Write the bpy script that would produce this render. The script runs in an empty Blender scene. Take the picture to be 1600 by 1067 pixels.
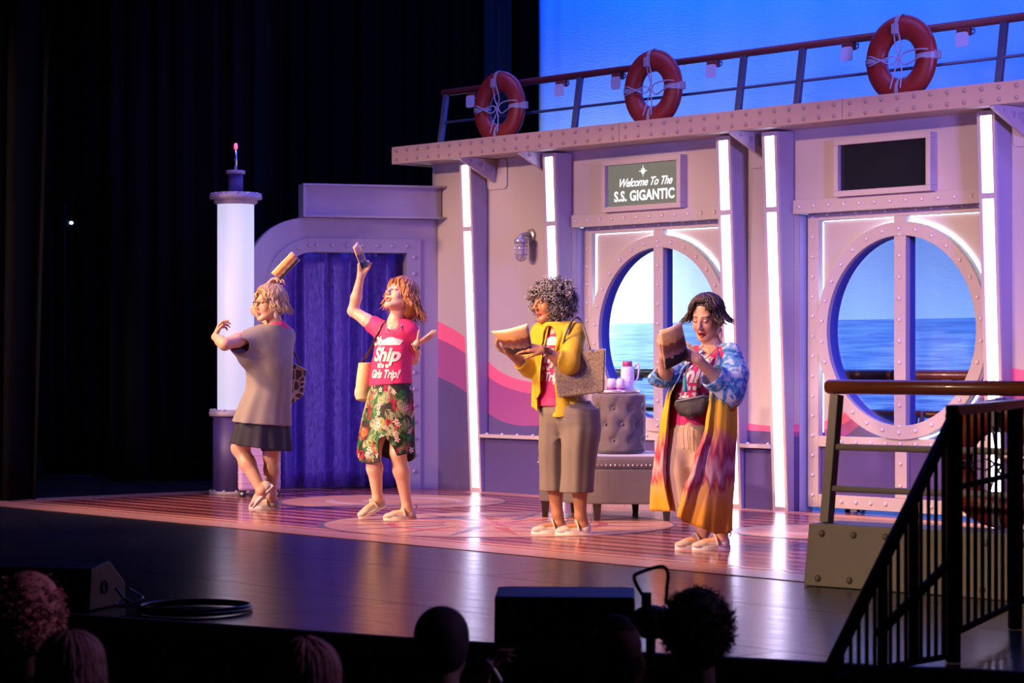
import bpy, bmesh, math, random
import numpy as np
from mathutils import Vector, Matrix, Euler
from mathutils.bvhtree import BVHTree

random.seed(7)
SC = bpy.context.scene
COL = SC.collection
PI = math.pi

# ------------------------------------------------------------------ frame
# camera at (0,0,1.15) looking along +Y; stage floor is z = 0.
# The set wall is turned: s runs along it, n is the distance in front of it.
FPX = 3700.0
CAM_H = 1.15
PHI = math.atan2(3700.0, 3248.0)
DV = Vector((math.cos(PHI), -math.sin(PHI), 0))
NV = Vector((-math.sin(PHI), -math.cos(PHI), 0))
O0 = Vector((-0.2435, 20.4764, 0))
ROTW = -PHI

def W(s, n, z=0.0):
    return O0 + DV * s + NV * n + Vector((0, 0, z))

def P(px, py, D):
    """a point seen at a pixel of the photograph, standing at depth D"""
    return Vector(((px - 800.0) * D / FPX, D, CAM_H - (py - 560.0) * D / FPX))

# ------------------------------------------------------------------ camera
cam = bpy.data.cameras.new('camera')
cam.sensor_width = 36.0
cam.lens = FPX / 1600.0 * 36.0
cam.shift_y = (560.0 - 533.5) / 1600.0
cam.clip_end = 200
cam.dof.use_dof = True
cam.dof.focus_distance = 16.0
cam.dof.aperture_fstop = 5.0
camo = bpy.data.objects.new('camera', cam)
COL.objects.link(camo)
camo.location = (0, 0, CAM_H)
camo.rotation_euler = (PI / 2, 0, 0)
SC.camera = camo

# ------------------------------------------------------------------ world, exposure
SC.view_settings.view_transform = 'Standard'
SC.view_settings.look = 'None'
SC.view_settings.gamma = 1.0
SC.view_settings.use_curve_mapping = False
SC.view_settings.exposure = 0.0
wd = bpy.data.worlds.new('house_dark')
SC.world = wd
wd.use_nodes = True
wd.node_tree.nodes['Background'].inputs[0].default_value = (0.3, 0.25, 0.6, 1)
wd.node_tree.nodes['Background'].inputs[1].default_value = 0.004

# ------------------------------------------------------------------ stage lighting
def aim(o, target):
    o.rotation_euler = (Vector(target) - o.location).to_track_quat('-Z', 'Y').to_euler()

def spot(name, loc, target, power, color, angle, blend=0.3, size=0.25):
    l = bpy.data.lights.new(name, 'SPOT')
    l.energy = power; l.color = color; l.spot_size = math.radians(angle)
    l.spot_blend = blend; l.shadow_soft_size = size
    o = bpy.data.objects.new(name, l); COL.objects.link(o)
    o.location = loc; aim(o, target)
    return o

def area(name, loc, target, power, color, sx, sy, spread=180):
    l = bpy.data.lights.new(name, 'AREA')
    l.energy = power; l.color = color; l.shape = 'RECTANGLE'; l.size = sx; l.size_y = sy
    l.spread = math.radians(spread)
    o = bpy.data.objects.new(name, l); COL.objects.link(o)
    o.location = loc; aim(o, target)
    return o

WARM = (1.0, 0.58, 0.33)
PINKW = (1.0, 0.60, 0.46)
LAV = (0.30, 0.20, 1.0)
BLUE = (0.004, 0.11, 1.0)
# front-of-house balcony-rail spots, each covering one stretch of the set
for i, (s, n, z, tgt, pw) in enumerate([(-3.5, 17.5, 5.6, (-0.9, 0, 0.52), 6400), (-1.0, 18.0, 5.6, (1.2, 0, 0.52), 7600),
                                        (2.2, 18.0, 5.6, (3.3, 0, 0.52), 7600), (5.5, 17.5, 5.6, (5.6, 0, 0.52), 7200)]):
    spot('front_spot', W(s, n, z), W(*tgt), pw, WARM if i % 2 == 0 else PINKW, 16.6, 0.18, 0.30)
spot('front_spot', W(7.0, 16.0, 5.0), W(8.2, 4.2, 0.4), 2100, (1.0, 0.68, 0.48), 11, 0.5, 0.3)
# steep warm specials on the playing area, one over each performer's spot
for s in (0.7, 2.2, 4.1, 5.6):
    spot('acting_special', W(s - 3.0, 11.0, 8.2), W(s, 2.75, 0.85), 6000, (1.0, 0.56, 0.28), 21, 0.7, 0.25)
# lavender side and top light from the right wing
spot('side_spot', W(11.5, 3.2, 5.5), W(2.6, 1.6, 1.0), 900, LAV, 50, 0.5, 0.3)
spot('side_spot', W(10.2, 3.0, 2.5), W(2.5, 0, 2.1), 1500, LAV, 40, 0.5, 0.3)
area('top_wash', W(2.5, 2.2, 6.5), W(2.5, 1.6, 0), 150, LAV, 8, 1.0, 110)
spot('lavender_fill', W(-2.0, 15.0, 2.3), W(1.0, 0, 1.6), 1300, (0.36, 0.28, 1.0), 26, 0.6, 0.3)  # added low fill pair that turns the wall under the canopy lavender
spot('lavender_fill', W(6.0, 14.0, 2.3), W(4.6, 0, 1.6), 1300, (0.36, 0.28, 1.0), 26, 0.6, 0.3)
# added pinkish spot at house right, standing in for stage spill on the front row
spot('spill_fill', (8.0, 8.6, 4.2), (-1.75, 7.2, 0.3), 1500, (0.72, 0.36, 1.0), 16, 0.6, 0.3)
# blue light on the sky cloth behind the set
area('cyc_strip', W(1.5, -2.0, 6.6), W(1.5, -3.6, 3.0), 540, BLUE, 9, 0.4)
area('cyc_groundrow', W(2.0, -2.3, 0.12), W(2.0, -3.6, 1.6), 120, (0.20, 0.40, 1.0), 8, 0.25)
area('cyc_boom', W(-2.9, -2.35, 1.2), W(-1.6, -3.6, 1.6), 130, (0.75, 0.85, 1.0), 0.25, 1.6)
spot('back_spot', W(6.5, -2.6, 5.6), W(2.5, 0.2, 3.2), 420, BLUE, 70, 0.5, 0.3)

# ------------------------------------------------------------------ materials
MATS = {}

def newmat(name):
    m = bpy.data.materials.new(name); m.use_nodes = True
    nt = m.node_tree
    b = nt.nodes['Principled BSDF']
    MATS[name] = m
    return m, nt, b

def N(nt, t, **kw):
    n = nt.nodes.new(t)
    for k, v in kw.items():
        setattr(n, k, v)
    return n

def mat(name, color, rough=0.5, metal=0.0, var=0.06, scale=8.0, bump=0.0, bscale=60.0, spec=0.5, sheen=0.0,
        stretch=None, coat=0.0):
    """principled paint/cloth with a little procedural colour variation and relief"""
    if name in MATS:
        return MATS[name]
    m, nt, b = newmat(name)
    tc = N(nt, 'ShaderNodeTexCoord')
    src = tc.outputs['Object']
    if stretch:
        mp = N(nt, 'ShaderNodeMapping'); mp.inputs['Scale'].default_value = stretch
        nt.links.new(src, mp.inputs[0]); src = mp.outputs[0]
    nz = N(nt, 'ShaderNodeTexNoise'); nz.inputs['Scale'].default_value = scale; nz.inputs['Detail'].default_value = 4
    nt.links.new(src, nz.inputs['Vector'])
    mx = N(nt, 'ShaderNodeMix', data_type='RGBA')
    c = color
    mx.inputs[6].default_value = (c[0] * (1 - var), c[1] * (1 - var), c[2] * (1 - var), 1)
    mx.inputs[7].default_value = (min(1, c[0] * (1 + var)), min(1, c[1] * (1 + var)), min(1, c[2] * (1 + var)), 1)
    nt.links.new(nz.outputs['Fac'], mx.inputs[0])
    nt.links.new(mx.outputs[2], b.inputs['Base Color'])
    b.inputs['Roughness'].default_value = rough
    b.inputs['Metallic'].default_value = metal
    b.inputs['Specular IOR Level'].default_value = spec
    if coat: b.inputs['Coat Weight'].default_value = coat
    if sheen:
        b.inputs['Sheen Weight'].default_value = sheen
        b.inputs['Sheen Roughness'].default_value = 0.4
    if bump:
        n2 = N(nt, 'ShaderNodeTexNoise'); n2.inputs['Scale'].default_value = bscale; n2.inputs['Detail'].default_value = 3
        nt.links.new(src, n2.inputs['Vector'])
        bp = N(nt, 'ShaderNodeBump'); bp.inputs['Strength'].default_value = bump; bp.inputs['Distance'].default_value = 0.01
        nt.links.new(n2.outputs['Fac'], bp.inputs['Height'])
        nt.links.new(bp.outputs[0], b.inputs['Normal'])
    return m

def emat(name, color, strength):
    if name in MATS:
        return MATS[name]
    m, nt, b = newmat(name)
    b.inputs['Base Color'].default_value = (0.8, 0.8, 0.8, 1)
    b.inputs['Emission Color'].default_value = (*color, 1)
    b.inputs['Emission Strength'].default_value = strength
    return m

def vcmat(name, rough=0.45, spec=0.4, sss=0.0):
    """colour stored on the mesh points (skin, lips, hair tints)"""
    m, nt, b = newmat(name)
    a = N(nt, 'ShaderNodeAttribute'); a.attribute_name = 'Col'
    nt.links.new(a.outputs['Color'], b.inputs['Base Color'])
    b.inputs['Roughness'].default_value = rough
    b.inputs['Specular IOR Level'].default_value = spec
    if sss:
        b.inputs['Subsurface Weight'].default_value = sss
        b.inputs['Subsurface Radius'].default_value = (0.012, 0.005, 0.003)
        b.inputs['Subsurface Scale'].default_value = 0.6
    return m

# ------------------------------------------------------------------ objects
def link(o, parent=None):
    COL.objects.link(o)
    if parent is not None:
        o.parent = parent
    return o

def tag(o, label=None, cat=None, group=None, kind=None):
    if label: o['label'] = label
    if cat: o['category'] = cat
    if group: o['group'] = group
    if kind: o['kind'] = kind
    return o

def thing(name, loc, rz=0.0, label=None, cat=None, group=None, kind=None):
    o = bpy.data.objects.new(name, None)
    o.empty_display_size = 0.1
    o.location = loc; o.rotation_euler = (0, 0, rz)
    COL.objects.link(o)
    return tag(o, label, cat, group, kind)

class MB:
    """collects shapes into one mesh"""
    def __init__(self):
        self.v = []; self.f = []; self.sm = []
    def add(self, vs, fs, smooth=False):
        b = len(self.v)
        self.v += [tuple(p) for p in vs]
        self.f += [tuple(i + b for i in q) for q in fs]
        self.sm += [smooth] * len(fs)
        return self
    def box(self, c, s, R=None):
        c = Vector(c); hx, hy, hz = s[0] / 2, s[1] / 2, s[2] / 2
        vs = [Vector((x, y, z)) for z in (-hz, hz) for y in (-hy, hy) for x in (-hx, hx)]
        if R is not None: vs = [R @ v for v in vs]
        return self.add([c + v for v in vs], [(0, 2, 3, 1), (4, 5, 7, 6), (0, 1, 5, 4), (2, 6, 7, 3), (0, 4, 6, 2), (1, 3, 7, 5)])
    def b2(self, lo, hi):
        return self.box([(a + b) / 2 for a, b in zip(lo, hi)], [abs(b - a) for a, b in zip(lo, hi)])
    def tube(self, pts, r, seg=8, closed=False, flat=None):
        pts = [Vector(p) for p in pts]
        n = len(pts)
        rr = r if hasattr(r, '__len__') else [r] * n
        rings = []; prev = None
        for i, p in enumerate(pts):
            a = pts[(i - 1) % n] if (closed or i > 0) else p
            b = pts[(i + 1) % n] if (closed or i < n - 1) else p
            t = (b - a)
            if t.length < 1e-9: t = Vector((0, 0, 1))
            t.normalize()
            if prev is None:
                u = t.cross(Vector((0, 0, 1)))
                if u.length < 1e-3: u = t.cross(Vector((1, 0, 0)))
            else:
                u = prev - t * prev.dot(t)
                if u.length < 1e-6: u = t.cross(Vector((1, 0, 0)))
            u.normalize(); prev = u
            w = t.cross(u)
            k2 = 1.0 if flat is None else flat
            rings.append([p + (u * math.cos(2 * PI * j / seg) + w * (k2 * math.sin(2 * PI * j / seg))) * rr[i] for j in range(seg)])
        vs = [q for ring in rings for q in ring]
        fs = []
        m = n if closed else n - 1
        for i in range(m):
            i2 = (i + 1) % n
            for j in range(seg):
                j2 = (j + 1) % seg
                fs.append((i * seg + j, i * seg + j2, i2 * seg + j2, i2 * seg + j))
        if not closed:
            fs.append(tuple(reversed(range(seg))))
            fs.append(tuple((n - 1) * seg + j for j in range(seg)))
        return self.add(vs, fs, True)
    def lathe(self, prof, c=(0, 0, 0), seg=32, R=None, caps=True):
        """prof: (radius, height) pairs about local Z"""
        c = Vector(c); vs = []; fs = []
        for r, z in prof:
            for j in range(seg):
                a = 2 * PI * j / seg
                v = Vector((r * math.cos(a), r * math.sin(a), z))
                vs.append(c + (R @ v if R is not None else v))
        for i in range(len(prof) - 1):
            for j in range(seg):
                j2 = (j + 1) % seg
                fs.append((i * seg + j, i * seg + j2, (i + 1) * seg + j2, (i + 1) * seg + j))
        if caps:
            fs.append(tuple(reversed(range(seg))))
            fs.append(tuple((len(prof) - 1) * seg + j for j in range(seg)))
        return self.add(vs, fs, True)
    def prism(self, poly, h, M=None, smooth=False):
        """poly in local XY, extruded along +Z by h, then placed by matrix M"""
        M = M or Matrix.Identity(4)
        n = len(poly)
        vs = [M @ Vector((x, y, 0)) for x, y in poly] + [M @ Vector((x, y, h)) for x, y in poly]
        fs = [tuple(reversed(range(n))), tuple(range(n, 2 * n))]
        fs += [(i, (i + 1) % n, n + (i + 1) % n, n + i) for i in range(n)]
        return self.add(vs, fs, smooth)
    def ringplate(self, ro, ri, h, M=None, seg=64, a0=0.0, a1=2 * PI):
        M = M or Matrix.Identity(4)
        full = abs(a1 - a0 - 2 * PI) < 1e-6
        k = seg if full else seg + 1
        vs = []
        for i in range(k):
            a = a0 + (a1 - a0) * i / seg
            c, s = math.cos(a), math.sin(a)
            for r, z in ((ro, 0), (ri, 0), (ri, h), (ro, h)):
                vs.append(M @ Vector((r * c, r * s, z)))
        fs = []
        for i in range(seg):
            j = (i + 1) % k
            for q in range(4):
                q2 = (q + 1) % 4
                fs.append((i * 4 + q, i * 4 + q2, j * 4 + q2, j * 4 + q))
        if not full:
            fs.append((0, 1, 2, 3)); fs.append(tuple(reversed([(k - 1) * 4 + q for q in range(4)])))
        return self.add(vs, fs)
    def ell(self, c, r, seg=16, rings=10, R=None):
        c = Vector(c); vs = []; fs = []
        for i in range(rings + 1):
            t = PI * i / rings
            for j in range(seg):
                a = 2 * PI * j / seg
                v = Vector((r[0] * math.sin(t) * math.cos(a), r[1] * math.sin(t) * math.sin(a), r[2] * math.cos(t)))
                vs.append(c + (R @ v if R is not None else v))
        for i in range(rings):
            for j in range(seg):
                j2 = (j + 1) % seg
                fs.append((i * seg + j, (i + 1) * seg + j, (i + 1) * seg + j2, i * seg + j2))
        return self.add(vs, fs, True)
    def mesh(self, name):
        me = bpy.data.meshes.new(name)
        me.from_pydata(self.v, [], self.f)
        me.polygons.foreach_set('use_smooth', self.sm)
        me.update()
        bm = bmesh.new(); bm.from_mesh(me)
        bmesh.ops.recalc_face_normals(bm, faces=bm.faces)
        bm.to_mesh(me); bm.free()
        return me
    def build(self, name, m, parent=None, bev=0.0, seg=2, loc=None, rz=None):
        me = self.mesh(name)
        if m is not None: me.materials.append(m)
        o = bpy.data.objects.new(name, me)
        if loc is not None: o.location = loc
        if rz is not None: o.rotation_euler = (0, 0, rz)
        link(o, parent)
        if bev:
            md = o.modifiers.new('bevel', 'BEVEL'); md.width = bev; md.segments = seg; md.limit_method = 'ANGLE'
            md.angle_limit = math.radians(40)
        return o

def part(me, name, parent, loc=(0, 0, 0), rot=None, scale=None):
    o = bpy.data.objects.new(name, me)
    o.location = loc
    if rot is not None: o.rotation_euler = rot
    if scale is not None: o.scale = scale
    return link(o, parent)

def basis(x, y, z, t):
    M = Matrix.Identity(4)
    for i, c in enumerate((x, y, z)):
        for j in range(3): M[j][i] = c[j]
    for j in range(3): M[j][3] = t[j]
    return M

def arcpts(cx, cy, r, a0, a1, n):
    return [(cx + r * math.cos(a0 + (a1 - a0) * i / n), cy + r * math.sin(a0 + (a1 - a0) * i / n)) for i in range(n + 1)]

def rrect(x0, y0, x1, y1, r, n=5):
    p = []
    for cx, cy, a in ((x1 - r, y0 + r, -PI / 2), (x1 - r, y1 - r, 0), (x0 + r, y1 - r, PI / 2), (x0 + r, y0 + r, PI)):
        p += arcpts(cx, cy, r, a, a + PI / 2, n)
    return p

def smoothpath(pts, n=8):
    pts = [Vector(p) for p in pts]
    out = []
    for i in range(len(pts) - 1):
        p0 = pts[max(i - 1, 0)]; p1 = pts[i]; p2 = pts[i + 1]; p3 = pts[min(i + 2, len(pts) - 1)]
        for k in range(n):
            t = k / n
            out.append(0.5 * ((2 * p1) + (p2 - p0) * t + (2 * p0 - 5 * p1 + 4 * p2 - p3) * t * t + (3 * p1 - p0 - 3 * p2 + p3) * t ** 3))
    out.append(pts[-1])
    return out

def text_mesh(body, size, shear=0.0, bold=0.0, align='CENTER', sx=1.0, extrude=0.0, space=1.0):
    cu = bpy.data.curves.new('lettering', 'FONT')
    cu.body = body; cu.size = size; cu.shear = shear; cu.offset = bold; cu.align_x = align
    cu.space_character = space; cu.extrude = extrude; cu.resolution_u = 3
    o = bpy.data.objects.new('lettering', cu)
    COL.objects.link(o)
    dg = bpy.context.evaluated_depsgraph_get()
    me = bpy.data.meshes.new_from_object(o.evaluated_get(dg))
    bpy.data.objects.remove(o)
    vs = [(v.co.x * sx, v.co.y, v.co.z) for v in me.vertices]
    fs = [tuple(p.vertices) for p in me.polygons]
    bpy.data.meshes.remove(me)
    return vs, fs
# ================================================================== THE STAGE
m_black = mat('black_velour', (0.006, 0.006, 0.009), 0.95, var=0.3, scale=3, spec=0.1)
m_cream = mat('cream_paint', (0.43, 0.37, 0.38), 0.55, var=0.05, scale=5, bump=0.05, bscale=160)
m_tan = mat('fascia_tan_paint', (0.40, 0.275, 0.195), 0.6, var=0.06, scale=6, bump=0.06, bscale=120)
m_greyv = mat('grey_lilac_paint', (0.33, 0.29, 0.35), 0.6, var=0.05, scale=5, bump=0.06, bscale=150)
m_purple = mat('deep_purple_paint', (0.062, 0.042, 0.185), 0.55, var=0.06, scale=6, bump=0.06, bscale=140)
m_steel = mat('dark_steel_paint', (0.10, 0.10, 0.14), 0.45, var=0.1)
m_led = emat('led_strip_light', (0.60, 0.62, 1.0), 6.5)
m_wood = mat('varnished_wood', (0.22, 0.055, 0.025), 0.3, var=0.35, scale=5, stretch=(0.6, 8, 8), bump=0.03, bscale=30, coat=0.3)
m_woodsteel = mat('tan_metal_paint', (0.42, 0.36, 0.31), 0.5, var=0.06, bump=0.04)
m_darkred = mat('brown_rail_paint', (0.16, 0.035, 0.03), 0.4, var=0.2)

wall = thing('wall_back', O0, ROTW, 'cream ship-side set wall painted with pink and purple waves', None, kind='structure')

# ---- stage floor: glossy black sheets laid parallel to the set
m_stage, nt, b = newmat('glossy_black_stage')
tc = N(nt, 'ShaderNodeTexCoord'); tc.object = wall
mp = N(nt, 'ShaderNodeMapping'); mp.inputs['Scale'].default_value = (1.2, 14, 1)
nt.links.new(tc.outputs['Object'], mp.inputs[0])
nz = N(nt, 'ShaderNodeTexNoise'); nz.inputs['Scale'].default_value = 2.0; nz.inputs['Detail'].default_value = 6
nt.links.new(mp.outputs[0], nz.inputs['Vector'])
cr = N(nt, 'ShaderNodeValToRGB')
cr.color_ramp.elements[0].color = (0.006, 0.006, 0.008, 1); cr.color_ramp.elements[1].color = (0.03, 0.028, 0.032, 1)
nt.links.new(nz.outputs['Fac'], cr.inputs[0]); nt.links.new(cr.outputs[0], b.inputs['Base Color'])
mr = N(nt, 'ShaderNodeMapRange'); mr.inputs[3].default_value = 0.17; mr.inputs[4].default_value = 0.30
nt.links.new(nz.outputs['Fac'], mr.inputs[0]); nt.links.new(mr.outputs[0], b.inputs['Roughness'])
bp = N(nt, 'ShaderNodeBump'); bp.inputs['Strength'].default_value = 0.06; bp.inputs['Distance'].default_value = 0.01
nt.links.new(nz.outputs['Fac'], bp.inputs['Height']); nt.links.new(bp.outputs[0], b.inputs['Normal'])
b.inputs['Specular IOR Level'].default_value = 0.55

floor_o = thing('floor', O0, ROTW, 'glossy black stage floor of large sheets with thin seams', None, kind='structure')
EDGE = [(-9, 9.6), (-3, 9.35), (1, 8.95), (4, 8.35), (6.17, 7.77), (7.92, 7.19), (8.87, 6.83), (9.6, 6.49), (11, 5.75), (13, 4.5)]

def clip(poly, a, bb):
    """keep the part of poly on the stage side of the edge a->bb"""
    out = []
    ax, ay = a; bx, by = bb
    def side(p): return (bx - ax) * (p[1] - ay) - (by - ay) * (p[0] - ax)
    for i in range(len(poly)):
        p, q = poly[i], poly[(i + 1) % len(poly)]
        sp, sq = side(p), side(q)
        if sp <= 0: out.append(p)
        if (sp < 0 < sq) or (sq < 0 < sp):
            t = sp / (sp - sq)
            out.append((p[0] + (q[0] - p[0]) * t, p[1] + (q[1] - p[1]) * t))
    return out

G = 0.003
MB().b2((-9, -4.19, -0.03), (13, 7, 0)).build('floor_sheet', m_stage, floor_o)
rows = [(4.19, 5.16, 0.4), (5.16, 6.38, 1.9), (6.38, 7.60, 1.17), (7.60, 9.7, 0.1)]
for n0, n1, off in rows:
    s0 = -9 + off - 2.44
    while s0 < 13:
        poly = [(max(s0, -9) + G, n0 + G), (min(s0 + 2.44, 13) - G, n0 + G), (min(s0 + 2.44, 13) - G, n1 - G), (max(s0, -9) + G, n1 - G)]
        s0 += 2.44
        if poly[1][0] - poly[0][0] < 0.05: continue
        for i in range(len(EDGE) - 1):
            if poly: poly = clip(poly, EDGE[i], EDGE[i + 1])
        if len(poly) < 3: continue
        MB().prism([(s, -n) for s, n in reversed(poly)], 0.03, Matrix.Translation((0, 0, -0.03))).build('floor_sheet', m_stage, floor_o)
# sub-stage body, nosing and black front
body = [(-9, 4.0)] + [(s, n - 0.02) for s, n in EDGE]
sub = thing('stage_front', O0, ROTW, 'dark stage front with a brown nosing strip along its edge', None, kind='structure')
m_stagefront = mat('stage_front_black', (0.012, 0.010, 0.010), 0.9, var=0.3)
m_nose = mat('brown_nosing', (0.17, 0.10, 0.085), 0.6, var=0.25, scale=12)
MB().prism([(s, -n) for s, n in body], 0.93, Matrix.Translation((0, 0, -0.97))).build('front_panel', m_stagefront, sub)
for i in range(len(EDGE) - 1):
    a = Vector((EDGE[i][0], -EDGE[i][1], -0.036)); c = Vector((EDGE[i + 1][0], -EDGE[i + 1][1], -0.036))
    mid = (a + c) / 2; dd = c - a
    R = Matrix.Rotation(math.atan2(dd.y, dd.x), 3, 'Z')
    MB().box(mid, (dd.length, 0.05, 0.07), R).build('nosing_strip', m_nose, sub, bev=0.01)
m_house = mat('house_carpet', (0.010, 0.008, 0.010), 0.95, var=0.3, scale=20)
hf = MB().b2((-14, 0.5, -1.06), (14, 13.5, -0.98)).build('floor_house', m_house)
tag(hf, 'dark carpeted auditorium floor below the stage', None, kind='structure')

# ---- printed floor cloth
def coordnodes(nt):
    tc = N(nt, 'ShaderNodeTexCoord'); tc.object = wall
    sp = N(nt, 'ShaderNodeSeparateXYZ'); nt.links.new(tc.outputs['Object'], sp.inputs[0])
    return tc, sp

def math_(nt, op, a, b=None):
    n = N(nt, 'ShaderNodeMath', operation=op)
    for i, v in enumerate((a, b)):
        if v is None: continue
        if isinstance(v, (int, float)): n.inputs[i].default_value = v
        else: nt.links.new(v, n.inputs[i])
    return n.outputs[0]

def mixc(nt, fac, a, b):
    n = N(nt, 'ShaderNodeMix', data_type='RGBA')
    for i, v in ((0, fac), (6, a), (7, b)):
        if isinstance(v, tuple): n.inputs[i].default_value = (*v, 1) if len(v) == 3 else v
        elif isinstance(v, (int, float)): n.inputs[i].default_value = v
        else: nt.links.new(v, n.inputs[i])
    return n.outputs[2]

m_cloth, nt, b = newmat('printed_deck_cloth')
tc, sp = coordnodes(nt)
u = math_(nt, 'DIVIDE', sp.outputs[1], 0.21)
fr = math_(nt, 'FRACT', u)
line = math_(nt, 'LESS_THAN', fr, 0.36)
plank = math_(nt, 'FLOOR', u)
wn = N(nt, 'ShaderNodeTexWhiteNoise', noise_dimensions='1D'); nt.links.new(plank, wn.inputs['W'])
mp = N(nt, 'ShaderNodeMapping'); mp.inputs['Scale'].default_value = (0.8, 16, 1)
nt.links.new(tc.outputs['Object'], mp.inputs[0])
nz = N(nt, 'ShaderNodeTexNoise'); nz.inputs['Scale'].default_value = 3; nz.inputs['Detail'].default_value = 5
nt.links.new(mp.outputs[0], nz.inputs['Vector'])
c1 = mixc(nt, wn.outputs[0], (0.36, 0.105, 0.08), (0.50, 0.18, 0.13))
c2 = mixc(nt, math_(nt, 'MULTIPLY', nz.outputs['Fac'], 0.55), c1, (0.22, 0.055, 0.05))
c3 = mixc(nt, line, c2, (0.06, 0.014, 0.018))
nt.links.new(c3, b.inputs['Base Color'])
b.inputs['Specular IOR Level'].default_value = 0.30
mr = N(nt, 'ShaderNodeMapRange'); mr.inputs[3].default_value = 0.13; mr.inputs[4].default_value = 0.22
nt.links.new(nz.outputs['Fac'], mr.inputs[0]); nt.links.new(mr.outputs[0], b.inputs['Roughness'])

m_tanprint = mat('tan_print', (0.54, 0.27, 0.17), 0.26, var=0.08, scale=4)
m_tanprint2 = mat('pale_peach_print', (0.52, 0.28, 0.19), 0.26, var=0.08, scale=4)
m_paleprint = mat('pale_pink_print', (0.62, 0.44, 0.40), 0.26, var=0.06, scale=4)
m_greyprint = mat('slate_print', (0.14, 0.10, 0.13), 0.32, var=0.1, scale=4)
m_starA = mat('star_light_print', (0.55, 0.27, 0.25), 0.26)
m_starB = mat('star_rose_print', (0.45, 0.10, 0.12), 0.26)
m_orange = mat('orange_print', (0.45, 0.11, 0.05), 0.26)

cloth = thing('floor_cloth', W(0, 0, 0), ROTW, 'shiny floor cloth printed with reddish deck planks and a compass star', 'floor cloth')
S0, S1, NB, NF = -1.62, 9.2, -0.14, 4.17
MB().b2((S0, -NF, 0.0008), (S1, -NB, 0.003)).build('cloth_sheet', m_cloth, cloth)
# the border band and its thin inner line
MB().b2((S0, -NF, 0.0031), (S1, -3.86, 0.0040)).build('border_band', m_tanprint, cloth)
MB().b2((S0, -3.80, 0.0031), (S1, -3.74, 0.0040)).build('border_line', m_tanprint, cloth)
MB().b2((S0, -3.86, 0.0031), (S0 + 0.24, -NB, 0.0040)).build('border_band', m_tanprint, cloth)
MB().b2((S0 + 0.30, -3.74, 0.0031), (S0 + 0.35, -NB, 0.0040)).build('border_line', m_tanprint, cloth)
MB().b2((0.0, -0.22, 0.0031), (S1, -0.04, 0.0040)).build('border_band', m_tanprint, cloth)

def disc(r, z, cx, cy, m, name, seg=72, par=cloth):
    return MB().prism([(cx + r * math.cos(2 * PI * i / seg), cy + r * math.sin(2 * PI * i / seg)) for i in range(seg)], 0.0004,
                      Matrix.Translation((0, 0, z))).build(name, m, par)
for (cs, cn, r, k) in ((3.15, 2.58, 1.24, 0), (0.62, 1.5, 0.93, 1), (5.2, 1.35, 0.72, 1)):
    disc(r, 0.0042, cs, -cn, m_greyprint, 'medallion_rim')
    disc(r - 0.035, 0.0048, cs + 0.02, -cn, m_tanprint2 if k == 0 else m_tanprint, 'medallion_disc')
    if k == 0:
        disc(r * 0.62, 0.0054, cs, -cn, m_starB, 'medallion_centre')
        disc(r * 0.57, 0.0060, cs, -cn, m_tanprint2, 'medallion_centre')
        for q in range(16):
            a = 2 * PI * (q + 0.5) / 16
            MB().prism([(cs + r * 0.30 * math.cos(a - 0.2), -cn + r * 0.30 * math.sin(a - 0.2)),
                        (cs + r * 0.95 * math.cos(a), -cn + r * 0.95 * math.sin(a)),
                        (cs + r * 0.30 * math.cos(a + 0.05), -cn + r * 0.30 * math.sin(a + 0.05))], 0.0004,
                       Matrix.Translation((0, 0, 0.0066))).build('compass_ray', m_greyprint if q % 2 else m_orange, cloth)
        for q in range(8):
            a = 2 * PI * q / 8 + 0.35
            L = 0.62 if q % 2 == 0 else 0.36
            for sg, mm in ((1, m_starA), (-1, m_starB)):
                MB().prism([(cs, -cn), (cs + L * math.cos(a), -cn + L * math.sin(a)),
                            (cs + 0.13 * math.cos(a + sg * PI / 8), -cn + 0.13 * math.sin(a + sg * PI / 8))][::sg], 0.0004,
                           Matrix.Translation((0, 0, 0.0072))).build('star_point', mm, cloth)
    else:
        # flowing pale scrolls
        for q, (aa, ab, rr, wdt) in enumerate([(0.4, 3.0, 0.62, 0.17), (3.5, 6.0, 0.58, 0.16), (1.9, 5.2, 0.26, 0.14)]):
            pts = arcpts(cs, -cn, r * rr, aa, ab, 20)
            pin = [(cs + (x - cs) * (1 - wdt * 1.6 * math.sin(PI * i / 20)), -cn + (y + cn) * (1 - wdt * 1.6 * math.sin(PI * i / 20))) for i, (x, y) in enumerate(pts)]
            v = [(x, y, 0.0055) for x, y in pts] + [(x, y, 0.0055) for x, y in pin]
            f = [(i, i + 1, 22 + i, 21 + i) for i in range(20)]
            MB().add(v, f).build('scroll_print', m_paleprint, cloth)

# ================================================================== THE SHIP WALL
m_ship, nt, b = newmat('ship_wave_paint')
tc, sp = coordnodes(nt)
un = N(nt, 'ShaderNodeMapRange'); un.inputs[1].default_value = -1.0; un.inputs[2].default_value = 6.5
nt.links.new(sp.outputs[0], un.inputs[0])
def curve(pts):
    fc = N(nt, 'ShaderNodeFloatCurve')
    c = fc.mapping.curves[0]
    pts = [((s + 1) / 7.5, z / 2.0) for s, z in pts]
    while len(c.points) < len(pts): c.points.new(0.5, 0.5)
    for p, (x, y) in zip(c.points, pts): p.location = (x, y)
    fc.mapping.update()
    nt.links.new(un.outputs[0], fc.inputs['Value'])
    return math_(nt, 'MULTIPLY', fc.outputs[0], 2.0)
z1 = curve([(-1, 1.58), (-.6, 1.472), (-.275, 1.346), (.05, 1.128), (.286, 1.013), (.615, .95), (1.0, .93), (2.0, .80), (3.1, .655), (3.4, .64), (3.8, .70), (4.1, .86), (4.6, 1.1), (5.4, 1.1), (6.5, .9)])
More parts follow.
